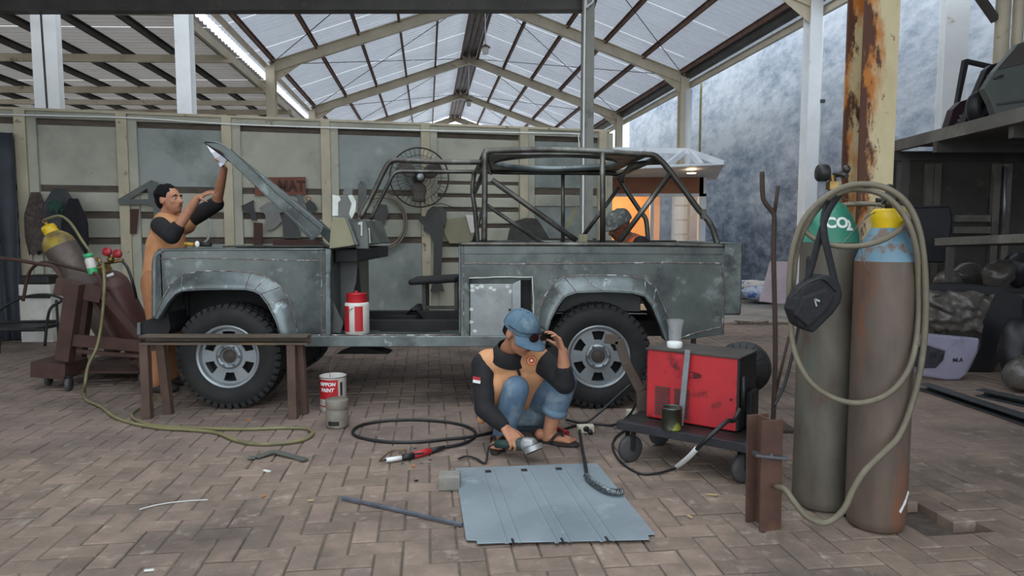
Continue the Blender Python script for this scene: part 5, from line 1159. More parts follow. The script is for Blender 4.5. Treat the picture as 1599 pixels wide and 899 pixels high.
tmpl('metal_template', [(203,326),(217,326),(213,365),(203,365)], 'narrow brown strip hung under the triangular gusset', 'template', m_brownb)
sg = tmpl('sign_board', [(398,277),(477,276),(478,304),(398,305)], 'faded red board with worn letters ending in MAT', 'sign', m_redb, 0.07, 0.012)
text_mesh('MAT', 0.19, wpx(455,291,0.083), WD, (0,0,1), 0.001, mat('worn_sign_letters','3a2620','4d3027',8,0.8), 'sign_lettering', sg, bold=0.006, sx=0.85)
tmpl('hand_tool', [(377,321),(384,318),(392,314),(396,312),(396,322),(398,330),(402,344),(393,344),(390,334),(383,330),(378,326)], 'black pistol-shaped tool hung left of the bonnet', 'tool', m_blackp, 0.1, 0.03)
tmpl('metal_template', [(404,325),(418,316),(430,314),(436,330),(440,345),(434,352),(426,358),(416,360),(414,335)], 'crumpled grey sheet offcut hung behind the bonnet', 'template', mat('pale_grey_offcut','7b7b78','6a6a68',5,0.6), 0.10)
tmpl('metal_template', [(441,338),(452,336),(470,362),(469,372),(442,372)], 'bluish grey sheet offcut below the red board', 'template', m_tmpd, 0.09)
tmpl('wooden_board', [(427,374),(505,375),(505,388),(425,388)], 'reddish brown board fixed low on the partition behind the bonnet', 'board', m_brownb, 0.125, 0.03)
tmpl('wooden_board', [(396,347),(410,348),(410,386),(396,386)], 'short upright brown board on the partition', 'board', m_brownb, 0.125, 0.03)
tmpl('metal_template', [(462,302),(472,305),(477,318),(466,318)], 'small round-edged grey plate hung below the red board', 'template', m_tmpl, 0.1)
p = wpx(482,310,0.11); mb = MB(); mb.tube([p + WD*(0.026*cos(k*pi/8)) + V((0,0,0.026*sin(k*pi/8))) for k in range(16)], 0.007, 6, True); tag(mb.build('copper_ring', mat('copper_orange','a8683c',rough=0.4,metal=0.6)), 'small copper-coloured ring hung near the partition post', 'ring')
tmpl('angle_grinder', [(476,318),(484,312),(492,318),(496,326),(490,332),(480,328)], 'dark power tool hung beside the copper ring', 'tool', m_blackp, 0.12, 0.05)
tmpl('metal_template', [(560,290),(563,282),(568,284),(573,297),(571,325),(566,338),(558,335),(559,305)], 'pointed grey blade-shaped template beside the windscreen frame', 'template')
tmpl('metal_template', [(583,322),(592,318),(604,320),(607,334),(603,342),(600,352),(592,348),(584,338)], 'rounded grey template hung inside the coiled hose', 'template', m_tmpd)
tmpl('metal_template', [(654,336),(664,338),(668,328),(676,322),(690,323),(697,329),(697,345),(693,354),(691,380),(689,430),(691,445),(694,455),(672,455),(677,440),(678,380),(672,364),(664,362),(662,352),(655,345)], 'large dark grey paddle-shaped template hung right of the post', 'template', m_tmpd, 0.17, 0.03)
tmpl('cream_board', [(697,342),(728,338),(734,362),(734,380),(702,380),(693,362)], 'stained cream board leaning on the partition behind the cage', 'board', m_tan, 0.10, 0.01)
tmpl('white_sheet', [(727,335),(741,336),(745,362),(735,364)], 'small pale sheet of paper pinned beside the cream board', 'paper', m_canwhite, 0.15, 0.004, hook=False)
tmpl('yellow_stick', [(899,322),(902,323),(887,356),(884,355)], 'thin yellow stick leaning against the partition', 'stick', mat('yellowish_stick','9a8f5a',rough=0.8), 0.15, 0.01)
tmpl('metal_template', [(798,358),(806,345),(822,340),(838,341),(846,352),(860,376),(858,384),(792,384)], 'crumpled dark grey sheet resting behind the bed rail', 'template', m_ragg, 0.35, 0.08, hook=False)
# coiled hose on the partition
pts = []
for k in range(70):
    a = k/70*2*pi*2.4 - 1.0; rr_ = 0.31 + 0.02*sin(a*0.7); p = wpx(598,346,0.12+0.02*(k/70)); pts.append(p + WD*(rr_*0.95*cos(a)) + V((0,0,rr_*1.08*sin(a))))
mb = MB(); mb.tube(pts, 0.014, 8); tag(mb.build('coiled_hose', m_hose), 'coiled grey hose hung on the partition behind the windscreen frame', 'hose')
cable('air_hose', [wpx(318,330,0.2),wpx(328,350,0.2),wpx(325,372,0.2),wpx(312,384,0.2)], 0.016, mat('pale_hose','9aa39c',rough=0.5), 'pale grey hose bent behind the man at the bonnet', 'hose')
# workshop fan
fc = wpx(655, 277, 0.42); fn_ = WN.copy(); fan = thing('wall_fan', 'round black wire-caged fan mounted high on the partition', 'fan', fc - V((0,0,0.38)))
m_fanw = mat('dark_fan_wire', '2b2927', '3a332e', 8, 0.6, 0.3); m_fanb = mat('fan_blade', '5a544c', '4b463f', 5, 0.6, 0.2); fr_ = 0.37
fu = WD; fv = V((0,0,1))
def ring(r, d, th, nm='cage_ring', n=48): MB().tube([fc + fu*(r*cos(2*pi*k/n)) + fv*(r*sin(2*pi*k/n)) + fn_*d for k in range(n)], th, 6, True).build(nm, m_fanw, fan)
ring(fr_, 0, 0.010); ring(fr_*0.75, 0.055, 0.0025); ring(fr_*0.5, 0.08, 0.0025); ring(fr_*0.25, 0.09, 0.003); ring(fr_*0.75,-0.055,0.0025); ring(fr_*0.4,-0.08,0.003)
for k in range(36):
    a = 2*pi*k/36; d_ = fu*cos(a) + fv*sin(a)
    for s_ in (1,-1): MB().tube(smooth_path([fc + d_*fr_, fc + d_*(fr_*0.6) + fn_*(s_*0.072), fc + d_*(fr_*0.16) + fn_*(s_*0.092)],3), 0.0018, 5).build('cage_wire', m_fanw, fan)
for k in range(3):
    a = 2*pi*k/3 + 0.5
    def bf_(u, v):
        r_ = 0.06 + 0.25*u; w_ = (v-0.5)*(0.5+0.5*sin(pi*min(u+0.25,1)))*1.15; aa = a + w_; return fc + fu*(r_*cos(aa)) + fv*(r_*sin(aa)) + fn_*(0.05*w_)
    MB().sheet(bf_, 8, 6, WN*0.003).build('blade', m_fanb, fan)
MB().lathe([(0.0,0.10),(0.045,0.098),(0.055,0.085),(0.055,0.0),(0.075,-0.05),(0.075,-0.16),(0.05,-0.19),(0,-0.19)], fc, rot_to(fn_), 24).build('motor', m_fanw, fan)
MB().lathe([(0.0,0.105),(0.042,0.103),(0.046,0.096)], fc, rot_to(fn_), 24).build('hub_badge', m_rim, fan)
MB().bar(fc - fn_*0.15, fc - fn_*0.43, 0.05, 0.08).build('wall_bracket', m_fanw, fan)
cable('fan_cord', [fc - fn_*0.2 - V((0,0,0.08)), wpx(665,318,0.2), wpx(690,318,0.15), wpx(715,326,0.12), wpx(740,330,0.1)], 0.005, m_blackp, 'thin dark cord running from the fan along the partition', 'cord')
# a hung bulb and pendant lamps of the hall
m_bulb = mat('lamp_glass', 'd9d6cc', rough=0.3); m_shade = mat('lamp_shade', '5c4a42', rough=0.6)
def pendant(px, ytop, py, dep, label):
    c = D(px, py, dep); l = thing('pendant_lamp', label, 'lamp', c, 'pendant lamps under the ridge')
    MB().tube([c+V((0,0,0.10)), D(px, ytop, dep)], 0.012, 6).build('cord', m_whitepipe, l)
    MB().lathe([(0.02,0.12),(0.05,0.10),(0.11,0.055),(0.115,0.05),(0.06,0.06),(0.0,0.07)], c, None, 20).build('lamp_shade', m_shade, l)
    MB().lathe([(0.065,0.055),(0.07,0.0),(0.062,-0.09),(0.04,-0.10),(0.0,-0.10)], c, None, 18).build('bulb', m_bulb, l)
pendant(758, 12, 78, 15.5, 'pendant lamp hanging between the first two roof trusses'); pendant(732, 96, 161, 21.0, 'pendant lamp hanging beyond the second roof truss')
# ================================================================ storage rack on the right
m_conc2 = mat('rack_edge_concrete', '6c6861', '5c5953', 3, 0.85, c3='7a766d', s3=2)
m_dkwall = mat('dim_rack_panel', '4a4843', '3d3b37', 2, 0.85, c3='55524b', s3=3)
rk = thing('storage_rack', 'dark steel storage rack with a high deck full of car parts', 'rack', (4.6, 6.5, 0))
zd = 2.09
def rbox(nm, x0, x1, y0, y1, z0, z1, mt, bev=0.004): return MB().box(((x0+x1)/2,(y0+y1)/2,(z0+z1)/2),(x1-x0,y1-y0,z1-z0)).build(nm, mt, rk, bev)
MB().bar((4.03,7.5,zd+0.055),(3.86,4.3,zd+0.055),0.06,0.11).build('edge_beam', m_conc2, rk)
mb = MB(); mb.prism([(4.03,7.5),(3.86,4.3),(6.4,4.3),(6.4,7.5)], (0,0,zd+0.06), (1,0,0),(0,1,0),(0,0,1), 0.03); mb.build('deck', m_conc2, rk)
for y_ in (4.6,5.6,6.6,7.4): MB().bar((3.95,y_,zd-0.05),(6.3,y_,zd-0.05),0.06,0.10).build('joist', m_dsteel, rk)
for x_, y_ in ((4.12,7.42),(6.2,7.42),(6.2,4.4)): MB().bar((x_,y_,0),(x_,y_,zd),0.09,0.09,(0,1,0)).build('upright', m_dsteel, rk)
rbox('back_panel', 3.9, 6.6, 7.85, 7.9, 0.0, 2.1, m_dkwall)
for px_ in (1450, 1462, 1555, 1572): p = D(px_, 300, 7.8); rbox('panel_post', p.x-0.04, p.x+0.04, 7.78, 7.84, 0, 2.0, m_conc2)
for k in range(3): p = D(1505, 340+k*18, 7.75); rbox('louvre', p.x-0.12, p.x+0.28, 7.72, 7.76, p.z-0.045, p.z+0.03, m_conc2)
# lower shelf
mb = MB(); a = D(1478,378,6.4)+V((0.42,0.15,0)); b = V((a.x+0.05,5.1,a.z+0.06)); mb.bar(a, b, 0.9, 0.07); mb.build('lower_shelf', m_conc2, rk, 0.004)
MB().bar(D(1484,386,6.3), (D(1484,386,6.3).x,6.3,0.0), 0.05,0.05,(0,1,0)).build('shelf_leg', m_dsteel, rk)
MB().tube([D(1571,262,6.2), D(1567,355,6.1)], 0.012, 8).build('hanger_rod', m_hub, rk)
# white column and brown prop behind the rack
p = D(1487, 100, 9.2); ibeam_col('steel_column', (p.x, 9.2), 0.27, 0.24, 5.2, m_white_steel, 'white steel column behind the storage rack', rz=-0.25)
p = D(1563, 80, 7.0); pr = thing('steel_prop', 'brown round steel prop with a brace beside the storage rack', 'post', (p.x, 7.0, 0))
MB().tube([(p.x,7.0,zd+0.092),(p.x,7.0,4.6)], 0.065, 14).build('pipe', m_cream, pr); MB().bar(D(1522,-15,7.0), D(1555,32,7.0), 0.05, 0.07).build('brace', m_dsteel, pr)
MB().tube([(D(1588,60,7.0).x,7.0,zd+0.092),(D(1588,60,7.0).x,7.0,4.6)], 0.05, 12).build('pipe', m_cream, pr)
# car parts on the deck
m_blk = mat('black_trim', '1d1d20', '17171a', 6, 0.55); m_gpan = mat('grey_green_car_panel', '5b605c', '505551', 3, 0.45, 0.2); m_maroon = mat('maroon_trim', '3a2028', '2c181f', 5, 0.45); m_silver = mat('chrome_slat', 'a8a4b8', rough=0.25, metal=0.7)
def dpoly(nm, pts, y, t, mt, parent=None, label=None, cat=None, hole=None, bev=0.006):
    mb = MB(); mb.prism([(D(a,b,y).x, D(a,b,y).z) for a,b in pts], (0,y,0), EX, EY, EZ, t, [(D(a,b,y).x, D(a,b,y).z) for a,b in hole] if hole else None)
    o = mb.build(nm, mt, parent, bev)
    if label: tag(o, label, cat)
    return o
dpoly('window_frame', [(1478,214),(1492,175),(1506,97),(1511,96),(1569,109),(1570,116),(1513,103),(1497,176),(1496,185),(1486,214)], 6.78, 0.05, m_blk, None, 'black car window frame leaning on the rack deck', 'frame')
gr = thing('car_grille', 'black car grille with slats leaning on the rack deck', 'grille', D(1510,208,6.1))
dpoly('grille_shell', [(1502,210),(1540,120),(1548,113),(1565,108),(1568,116),(1553,142),(1520,210)], 6.3, 0.08, m_blk, gr)
for k in range(7): a = (1512+k*4.6, 196-k*11); dpoly('slat', [(a[0],a[1]),(a[0]+9,a[1]-4),(a[0]+10,a[1]),(a[0]+2,a[1]+4)], 6.285, 0.01, m_tmpl, gr, bev=0.001)
mr_ = thing('car_grille', 'maroon car grille with bright slats on the rack deck', 'grille', D(1490,214,6.4))
dpoly('grille_shell', [(1477,217),(1488,182),(1500,170),(1512,166),(1516,172),(1504,210),(1500,217)], 6.6, 0.1, m_maroon, mr_)
for k in range(4): a = (1488+k*3.2, 211-k*6.5); dpoly('slat', [a,(a[0]+8,a[1]-2),(a[0]+9,a[1]+2),(a[0]+1,a[1]+4)], 6.585, 0.008, m_silver, mr_, bev=0.001)
mb = MB(); c_ = D(1530,192,6.22); mb.lathe([(0.09,-0.05),(0.13,-0.06),(0.15,-0.03),(0.15,0.03),(0.13,0.06),(0.09,0.05)], c_+V((0,0,0.0)), M.Rotation(0.5,3,'Z') @ M.Rotation(0.25,3,'Y') @ M.Rotation(pi/2,3,'X'), 28, close=True); tag(mb.build('air_duct', m_blk), 'black ring-shaped duct standing on the rack deck', 'car part')
cp_ = dpoly('tailgate_panel', [(1548,190),(1536,165),(1553,138),(1590,95),(1640,78),(1640,200),(1556,215)], 5.95, 0.08, m_gpan, None, 'grey-green car tailgate panel lying on the rack deck', 'car part')
dpoly('dark_window', [(1556,136),(1590,97),(1640,80),(1640,118)], 5.94, 0.01, mat('dim_brown_glass','4a4440',rough=0.3), cp_); dpoly('handle', [(1551,149),(1566,143),(1567,147),(1552,152)], 5.935, 0.02, m_blk, cp_); dpoly('crease', [(1555,188),(1640,176),(1640,180),(1556,192)], 5.94, 0.012, m_tmpd, cp_)
# under the rack: wrapped car parts, bumpers, offcuts
m_lav = mat('lavender_bumper_paint', '8d8a9c', '807d90', 3, 0.3, c3='6c697a', s3=5, t3=(0.6,0.75), coat=0.3); m_wrap = mat('dusty_plastic_wrap', '58534e', '484440', 5, 0.3, spec=0.6, bump=0.5, bscale=9, c3='6c6660', s3=7)
m_dpart = mat('dark_car_part', '26262a', '1c1c20', 5, 0.45)
bm_ = thing('car_bumper', 'lavender car bumper piece with a headlamp standing on the floor', 'car part', G(1478,585))
yl = 5.80
dpoly('bumper_skin', [(1432,512),(1452,510),(1532,517),(1528,540),(1512,572),(1500,582),(1478,583),(1432,575)], yl, 0.07, m_lav, bm_, bev=0.02)
dpoly('headlamp', [(1428,528),(1450,526),(1478,536),(1474,552),(1462,564),(1440,564),(1428,560)], yl-0.02, 0.05, mat('smoked_headlamp','22242a','3a3f48',9,0.12,coat=0.8), bm_, bev=0.012)
dpoly('chrome_trim', [(1428,527),(1450,525),(1479,535),(1478,538),(1450,529),(1428,531)], yl-0.03, 0.02, m_silver, bm_)
text_mesh('MLA', 0.045, D(1496,551,yl-0.001), (1,0,0.02), (0,0,1), 0.002, m_dpart, 'bumper_lettering', bm_, bold=0.001)
def lump(name, c, r, mt, label, seed, cat='car part', vox=0.02, k=0.25, flat=True):
    random.seed(seed); mb = MB(); mb.ell(c, r, M.Rotation(random.uniform(-.4,.4),3,'Z'), 28, 18)
    for v in mb.v:
        n = mnoise.noise(v*4.2 + V((seed,0,0)))*k + mnoise.noise(v*11 + V((0,seed,0)))*k*0.35; d = v - V(c); v += d*n
    return tag(mb.build(name, mt), label, cat)
dpoly('leaning_panel', [(1432,446),(1560,452),(1598,470),(1596,500),(1568,560),(1550,586),(1512,584),(1530,545),(1532,518),(1432,512)], 6.15, 0.10, m_dpart, None, 'dark car panel leaning behind the lavender bumper', 'car part')
def wrapsheet(name, quad, y, mt, label, seed):
    q = [D(a,b,y) for a,b in quad]; mb = MB()
    def fn(u, v):
        p = (q[0]*(1-u)+q[1]*u)*(1-v) + (q[3]*(1-u)+q[2]*u)*v; n = mnoise.noise(V((u*5,v*5,seed)))*0.12 + mnoise.noise(V((u*13,v*13,seed)))*0.05; return p + V((0,-0.04*sin(pi*u)*sin(pi*v)+n*0.45,n*0.3))
    mb.sheet(fn, 26, 16, (0,0.01,0)); return tag(mb.build(name, mt), label, 'plastic sheet')
wrapsheet('plastic_sheet', [(1432,452),(1556,458),(1530,520),(1440,512)], 6.05, m_wrap, 'crinkled dusty plastic sheet wrapped over the parts above the bumper', 3)
for i, (a, b, y, r, lab) in enumerate(((1478,435,6.65,(0.13,0.12,0.10),'silver-wrapped round car part under the storage rack'),(1515,430,7.1,(0.2,0.12,0.12),'dusty wrapped car part heaped under the rack shelf'),(1560,422,6.65,(0.18,0.12,0.15),'brown wrapped car part under the rack shelf edge'),(1590,414,7.1,(0.13,0.12,0.18),'dark wrapped bundle at the end of the rack'),(1592,528,5.85,(0.17,0.11,0.28),'black bundle behind the lavender bumper'),(1600,575,5.4,(0.15,0.13,0.13),'shiny dark wrapped part on the floor by the rack'))):
    lump('wrapped_part', D(a,b,y), r, m_wrap if i in (0,1,2,5) else m_dpart, lab, i+3, k=0.42)
rbox('lower_deck', 3.75, 6.2, 6.42, 7.4, 0.64, 0.68, m_dsteel)
cable('plastic_trim', [D(1432,446,6.17),D(1480,443,6.17),D(1530,446,6.17),D(1565,453,6.17),D(1600,469,6.17)], 0.014, m_dpart, 'long dark curved trim strip lying over the wrapped parts', 'car part')
# dark car seat/box shape behind the cylinders
dpoly('dark_case', [(1412,322),(1486,320),(1490,345),(1484,385),(1478,410),(1412,410)], 6.9, 0.4, m_dpart, None, 'black box-like car part stored behind the gas cylinders', 'car part', bev=0.03)
# steel beams on the floor, right
for i, (a, b, y0, lab) in enumerate((((1440,602),(1640,668),0,'long grey steel channel lying on the pavers near the rack'),((1530,612),(1660,640),0,'second grey steel channel lying closer to the rack'))):
    p0, p1 = G(*a,0.03), G(*b,0.03); mb = MB(); mb.cchan(p0, p1, 0.10, 0.05, 0.006); tag(mb.build('steel_channel', mat('channel_grey%d' % i,'5a5d60','4b4e51',5,0.5,0.5)), lab, 'beam', 'steel channels by the rack')
# pink cardboard and sacks at the foot of the wall
dpoly('paper_board', [(1186,535 if False else 470),(1203,408),(1240,408),(1240,474),(1215,474)], 11.5, 0.02, mat('pinkish_board','cbbcc4','bcaab4',3,0.8,c3='c07a86',s3=5,t3=(0.66,0.7)), None, 'pale pinkish board leaning at the foot of the wall', 'board', bev=0.002)
for i, (a, b, lab, mt) in enumerate(((1172,452,'white printed sack lying by the stained wall',mat('printed_sack','c9c5bd','b4b6bc',4,0.8,c3='5a74a8',s3=8,t3=(0.58,0.62),c4='c49a5a',s4=6,t4=(0.62,0.68))),(1188,462,'crumpled blue and white sack in front of the other sack',mat('blue_white_sack','c3c6cc','8fa0c0',6,0.8,c3='3f5f9a',s3=6,t3=(0.55,0.6))))):
    lump('woven_sack', D(a,b,13.0-i*0.75) , (0.36,0.3,0.17-0.03*i), mt, lab, 40+i, 'sack')
# ================================================================ small booth behind the vehicle
m_bwhite = mat('booth_white', 'd4d8dc', 'c4c8ce', 2, 0.5); m_borange = mat('booth_orange', 'd0a070', 'c49464', 2, 0.6); m_bwood = mat('booth_brown_band', '8f5a3c', '7d4c31', 3, 0.6); m_glassd = mat('door_glass', (0.6,0.68,0.75,1), rough=0.03, alpha=0.16, spec=0.6)
yb = 12.0
bo = thing('booth', 'small white and orange booth with flat canopy behind the vehicle', 'booth', (D(1030,470,yb+1).x, yb+1, 0))
xL, xR2 = D(925,300,yb).x, D(1103,300,yb).x
zc0, zc1 = D(1000,275,yb).z, D(1000,302,yb).z
def bb(nm, x0, x1, y0, y1, z0, z1, mt, bev=0.0): return MB().box(((x0+x1)/2,(y0+y1)/2,(z0+z1)/2),(x1-x0,y1-y0,z1-z0)).build(nm, mt, bo, bev)
bb('fascia', xL, xR2-0.05, yb, yb+0.08, zc1, zc0, m_bwood); bb('corner_post', xR2-0.12, xR2+0.0, yb, yb+0.1, 0, zc0, m_bwhite); bb('left_wall', xL-0.05, xL+0.0, yb, yb+2.4, 0, zc0, m_borange)
bb('back_wall', xL, D(1030,340,yb+2.4).x, yb+2.4, yb+2.45, 0, zc0, m_borange); bb('ceiling_panel', xL, xR2, yb, yb+2.4, zc0-0.02, zc0, m_bwhite)
xg0, xg1 = D(1020,340,yb+0.05).x, D(1076,340,yb+0.05).x
bb('mullion', xg0-0.06, xg0, yb, yb+0.08, 0, zc1, m_bwhite); bb('lintel', xL, xR2, yb, yb+0.08, zc1-0.05, zc1, m_bwhite)
bb('glass_door', xg0, xR2-0.12, yb+0.03, yb+0.045, 0, zc1-0.05, m_glassd); bb('side_wall', xR2-0.05, xR2, yb+0.1, yb+2.4, 0, 1.0, m_bwhite)
bb('side_glass', xR2-0.04, xR2-0.025, yb+0.1, yb+2.4, 1.0, zc0, m_glassd)
# canopy: tapered white slab with open triangular ribs on top
zu = D(1090,272,yb-0.6).z
cpy = MB(); cpy.add([(xL-0.3,yb-1.1,zu),(D(1131,258,yb-1.1).x,yb-1.1,zu+0.10),(xR2+0.25,yb+0.3,zu-0.03),(xL-0.3,yb+0.3,zu-0.03)] + [(xL-0.3,yb-1.1,zu+0.07),(D(1131,258,yb-1.1).x,yb-1.1,zu+0.13),(xR2+0.25,yb+0.3,zu+0.05),(xL-0.3,yb+0.3,zu+0.05)], [(3,2,1,0),(4,5,6,7),(0,1,5,4),(1,2,6,5),(2,3,7,6),(3,0,4,7)]); cpy.build('canopy', m_bwhite, bo, 0.01)
zt2 = D(1060,235,yb).z
for a, b in (((950,234),(1075,236)),((1075,236),(1131,256)),((1006,236),(975,258)),((1067,238),(1036,262)),((1078,238),(1095,258))):
    MB().bar(D(*a, yb-0.3), D(*b, yb-0.8 if b[1] > 240 else yb-0.3), 0.06, 0.09).build('canopy_rib', m_bwhite, bo)
m_lampw = mat('warm_lamp', (1.0,0.78,0.5,1), emit=6.0)
lp = D(1080,259,yb-0.75); MB().lathe([(0.0,0.0),(0.07,0.0),(0.075,0.01)], (lp.x,lp.y,zu+0.0), None, 20).build('downlight', m_lampw, bo)
ld = bpy.data.lights.new('booth_light', 'POINT'); ld.energy = 75; ld.color = (1.0,0.74,0.44); ld.shadow_soft_size = 0.15
lo = bpy.data.objects.new('booth_light', ld); COL.objects.link(lo); lo.location = ((xL+xg0)/2, yb+1.2, zc0-0.25); lo.parent = None
MB().lathe([(0.0,0.0),(0.10,0.0),(0.10,0.03),(0.0,0.03)], ((xL+xg0)/2, yb+1.2, zc0-0.06), None, 20).build('ceiling_lamp', m_lampw, bo)
# ladder seen through the booth glass
la = thing('ladder', 'dark ladder standing beyond the booth glass', 'ladder', (D(1063,440,14.6).x, 14.7, 0))
for px_ in (1051, 1076): p = D(px_,300,14.7); MB().bar((p.x,14.7,0),(p.x,14.7,2.4),0.05,0.03,(0,1,0)).build('rail', m_dsteel, la)
for k in range(7): MB().bar((D(1051,300,14.7).x,14.7,0.3+0.3*k),(D(1076,300,14.7).x,14.7,0.3+0.3*k),0.03,0.04).build('rung', m_dsteel, la)
mb = MB(); c_ = D(1034,378,10.6); mb.sheet(lambda u,v: (c_.x-0.1+0.2*u+0.02*v, 10.6+0.05*sin(6*u), c_.z-0.25+(0.25+0.03*sin(9*u))*v), 10, 4, (0,0.03,0)); tag(mb.build('black_bag', m_bag), 'black bag hanging at the booth entrance', 'bag')
MB().bar((c_.x, 10.685, 0), (c_.x, 10.685, c_.z), 0.03, 0.03, (0,1,0)).build('peg', m_dsteel, None)
bpy.data.objects['peg'].name = 'bag_post'; tag(bpy.data.objects['bag_post'], 'thin dark post holding the black bag by the booth', 'post')

top_deck = zd + 0.092
for o_ in [q for q in COL.objects if q.parent is None]:
    b_ = o_.name.split('.')[0]
    if b_ in ('window_frame','car_grille','air_duct','tailgate_panel') : rest(o_, top_deck)
    elif o_.name in ('wrapped_part','wrapped_part.001','wrapped_part.002','wrapped_part.003'): rest(o_, 0.681)
    elif o_.name in ('wrapped_part.004','wrapped_part.005','leaning_panel','car_bumper'): rest(o_, 0.001)
    elif b_ == 'woven_sack': rest(o_, 0.0)
# ================================================================ people
m_skin = mat('skin_tan', 'b98468', 'a87458', 12, 0.55, c3='96644a', s3=6, t3=(0.6,0.8)); m_skind = mat('skin_brown', '7d4f3a', '6c4231', 12, 0.55)
m_hair = mat('black_hair', '121114', '0b0a0c', 40, 0.8, spec=0.2, bump=0.4, bscale=90, stretch=(1,1,0.3))
m_orange = mat('orange_cloth', 'd09a70', 'c2885c', 6, 0.85, bump=0.12, bscale=40, c3='b87a50', s3=3, t3=(0.55,0.75)); m_orange2 = mat('bright_orange_cloth', 'd0652a', 'bf5820', 6, 0.85)
m_bcloth = mat('black_cloth', '1c1c1f', '141416', 10, 0.85, bump=0.12, bscale=40)
m_denim = mat('faded_denim', '647c92', '4c657e', 7, 0.85, bump=0.25, bscale=30, c3='9aa8aa', s3=4.2, t3=(0.5,0.7), c4='324a62', s4=5, t4=(0.6,0.75))
m_dcap = mat('denim_cap', '5a7486', '486274', 9, 0.85, bump=0.2, bscale=60, c3='7d8f96', s3=6, t3=(0.58,0.7))
m_flip = mat('dark_sandal', '2f2724', '241e1c', 8, 0.7); m_eyew = mat('eye_white', 'd8d2c8', rough=0.3); m_eyed = mat('eye_dark', '140f0c', rough=0.2); m_lens = mat('sunglass_lens', '0d0f14', rough=0.08, spec=0.8); m_lip = mat('lips', '7a4238', rough=0.5)
m_gcap2 = mat('grey_patterned_cap', '6c706c', '4f534f', 26, 0.9, c3='8b8f8a', s3=34, t3=(0.55,0.62))
def hand(mb, w, fwd, pn, thumb, curl=(0.5,0.5,0.5), sz=1.0, spread=0.12, tcurl=0.5, fat=1.0):
    """palm at wrist w pointing fwd; fingers bend toward pn (palm side); thumb on the `thumb` side vector"""
    f = V(fwd).normalized(); n = (V(pn) - f*V(pn).dot(f)).normalized(); t = f.cross(n); t = t if t.dot(V(thumb)) > 0 else -t
    S = sz; w = V(w)
    for i in range(5):
        k = (i-2)/2; mb.cone(w + t*(0.016*k*S), w + f*(0.085*S) + t*(0.034*k*S), 0.0145*S*fat, 0.0115*S*fat)
    base = [(-0.034,0.080,0.064),(-0.012,0.088,0.074),(0.011,0.090,0.082),(0.033,0.086,0.076)]   # little .. index
    for q, (o, l, L_) in enumerate(base):
        p = w + f*(l*S) + t*(o*S); d = (f + t*(o/0.034*spread)).normalized(); r = 0.0092*S*fat
        a = 0
        for s_, c in enumerate(curl):
            a += c; dd = d*cos(a) + n*sin(a); ln = L_*S*(0.46,0.30,0.24)[s_]; p2 = p + dd*ln; mb.cone(p, p2, r, r*0.9); p = p2; r *= 0.9
    p = w + f*(0.022*S) + t*(0.026*S); d = (t*0.75 + f*0.62 + n*0.25).normalized(); r = 0.0115*S*fat
    for s_, ln in enumerate((0.040,0.032,0.026)):
        p2 = p + d*(ln*S); mb.cone(p, p2, r, r*0.9); p = p2; r *= 0.88; d = (d*cos(tcurl*0.6) + (f*0.4 + n*0.9 - t*0.3).normalized()*sin(tcurl*0.6)).normalized()
def head(mb, c, face, up, s=1.0):
    f = V(face).normalized(); u = (V(up) - f*V(up).dot(f)).normalized(); r = f.cross(u); rm = M((r, f, u)).transposed(); c = V(c)
    def P_(x, y, z): return c + rm @ (V((x,y,z))*s)
    mb.ell(P_(0,-0.015,0.025), (0.075*s,0.094*s,0.088*s), rm); mb.ell(P_(0,0.02,-0.04), (0.060*s,0.070*s,0.075*s), rm); mb.ell(P_(0,0.052,-0.088), (0.030*s,0.026*s,0.022*s), rm)
    mb.cone(P_(0,0.082,0.012), P_(0,0.104,-0.028), 0.010*s, 0.014*s); mb.ell(P_(0.012,0.092,-0.032), (0.009*s,)*3); mb.ell(P_(-0.012,0.092,-0.032), (0.009*s,)*3)
    mb.cone(P_(-0.040,0.070,0.022), P_(0.040,0.070,0.022), 0.013*s, 0.013*s); mb.ell(P_(0.042,0.06,-0.022), (0.02*s,0.016*s,0.018*s), rm); mb.ell(P_(-0.042,0.06,-0.022), (0.02*s,0.016*s,0.018*s), rm)
    mb.cone(P_(-0.018,0.078,-0.058), P_(0.018,0.078,-0.058), 0.010*s, 0.010*s)
    for sg in (-1,1): mb.ell(P_(sg*0.078,-0.012,-0.005), (0.010*s,0.022*s,0.032*s), rm, 12, 8)
    return P_, rm
def face_bits(P_, rm, s, parent, brows=True):
    for sg in (-1,1):
        MB().ell(P_(sg*0.031,0.074,0.002), (0.013*s,0.008*s,0.007*s), rm, 12, 8).build('eye', m_eyew, parent)
        MB().ell(P_(sg*0.031,0.0805,0.002), (0.0055*s,0.003*s,0.0055*s), rm, 10, 6).build('iris', m_eyed, parent)
        if brows: MB().tube([P_(sg*0.014,0.087,0.022), P_(sg*0.034,0.086,0.027), P_(sg*0.050,0.074,0.021)], [0.004*s,0.0042*s,0.002*s], 6).build('eyebrow', m_hair, parent)
    MB().tube([P_(-0.022,0.082,-0.058), P_(0,0.0905,-0.056), P_(0.022,0.082,-0.058)], [0.003*s,0.0045*s,0.003*s], 6).build('lips', m_lip, parent)
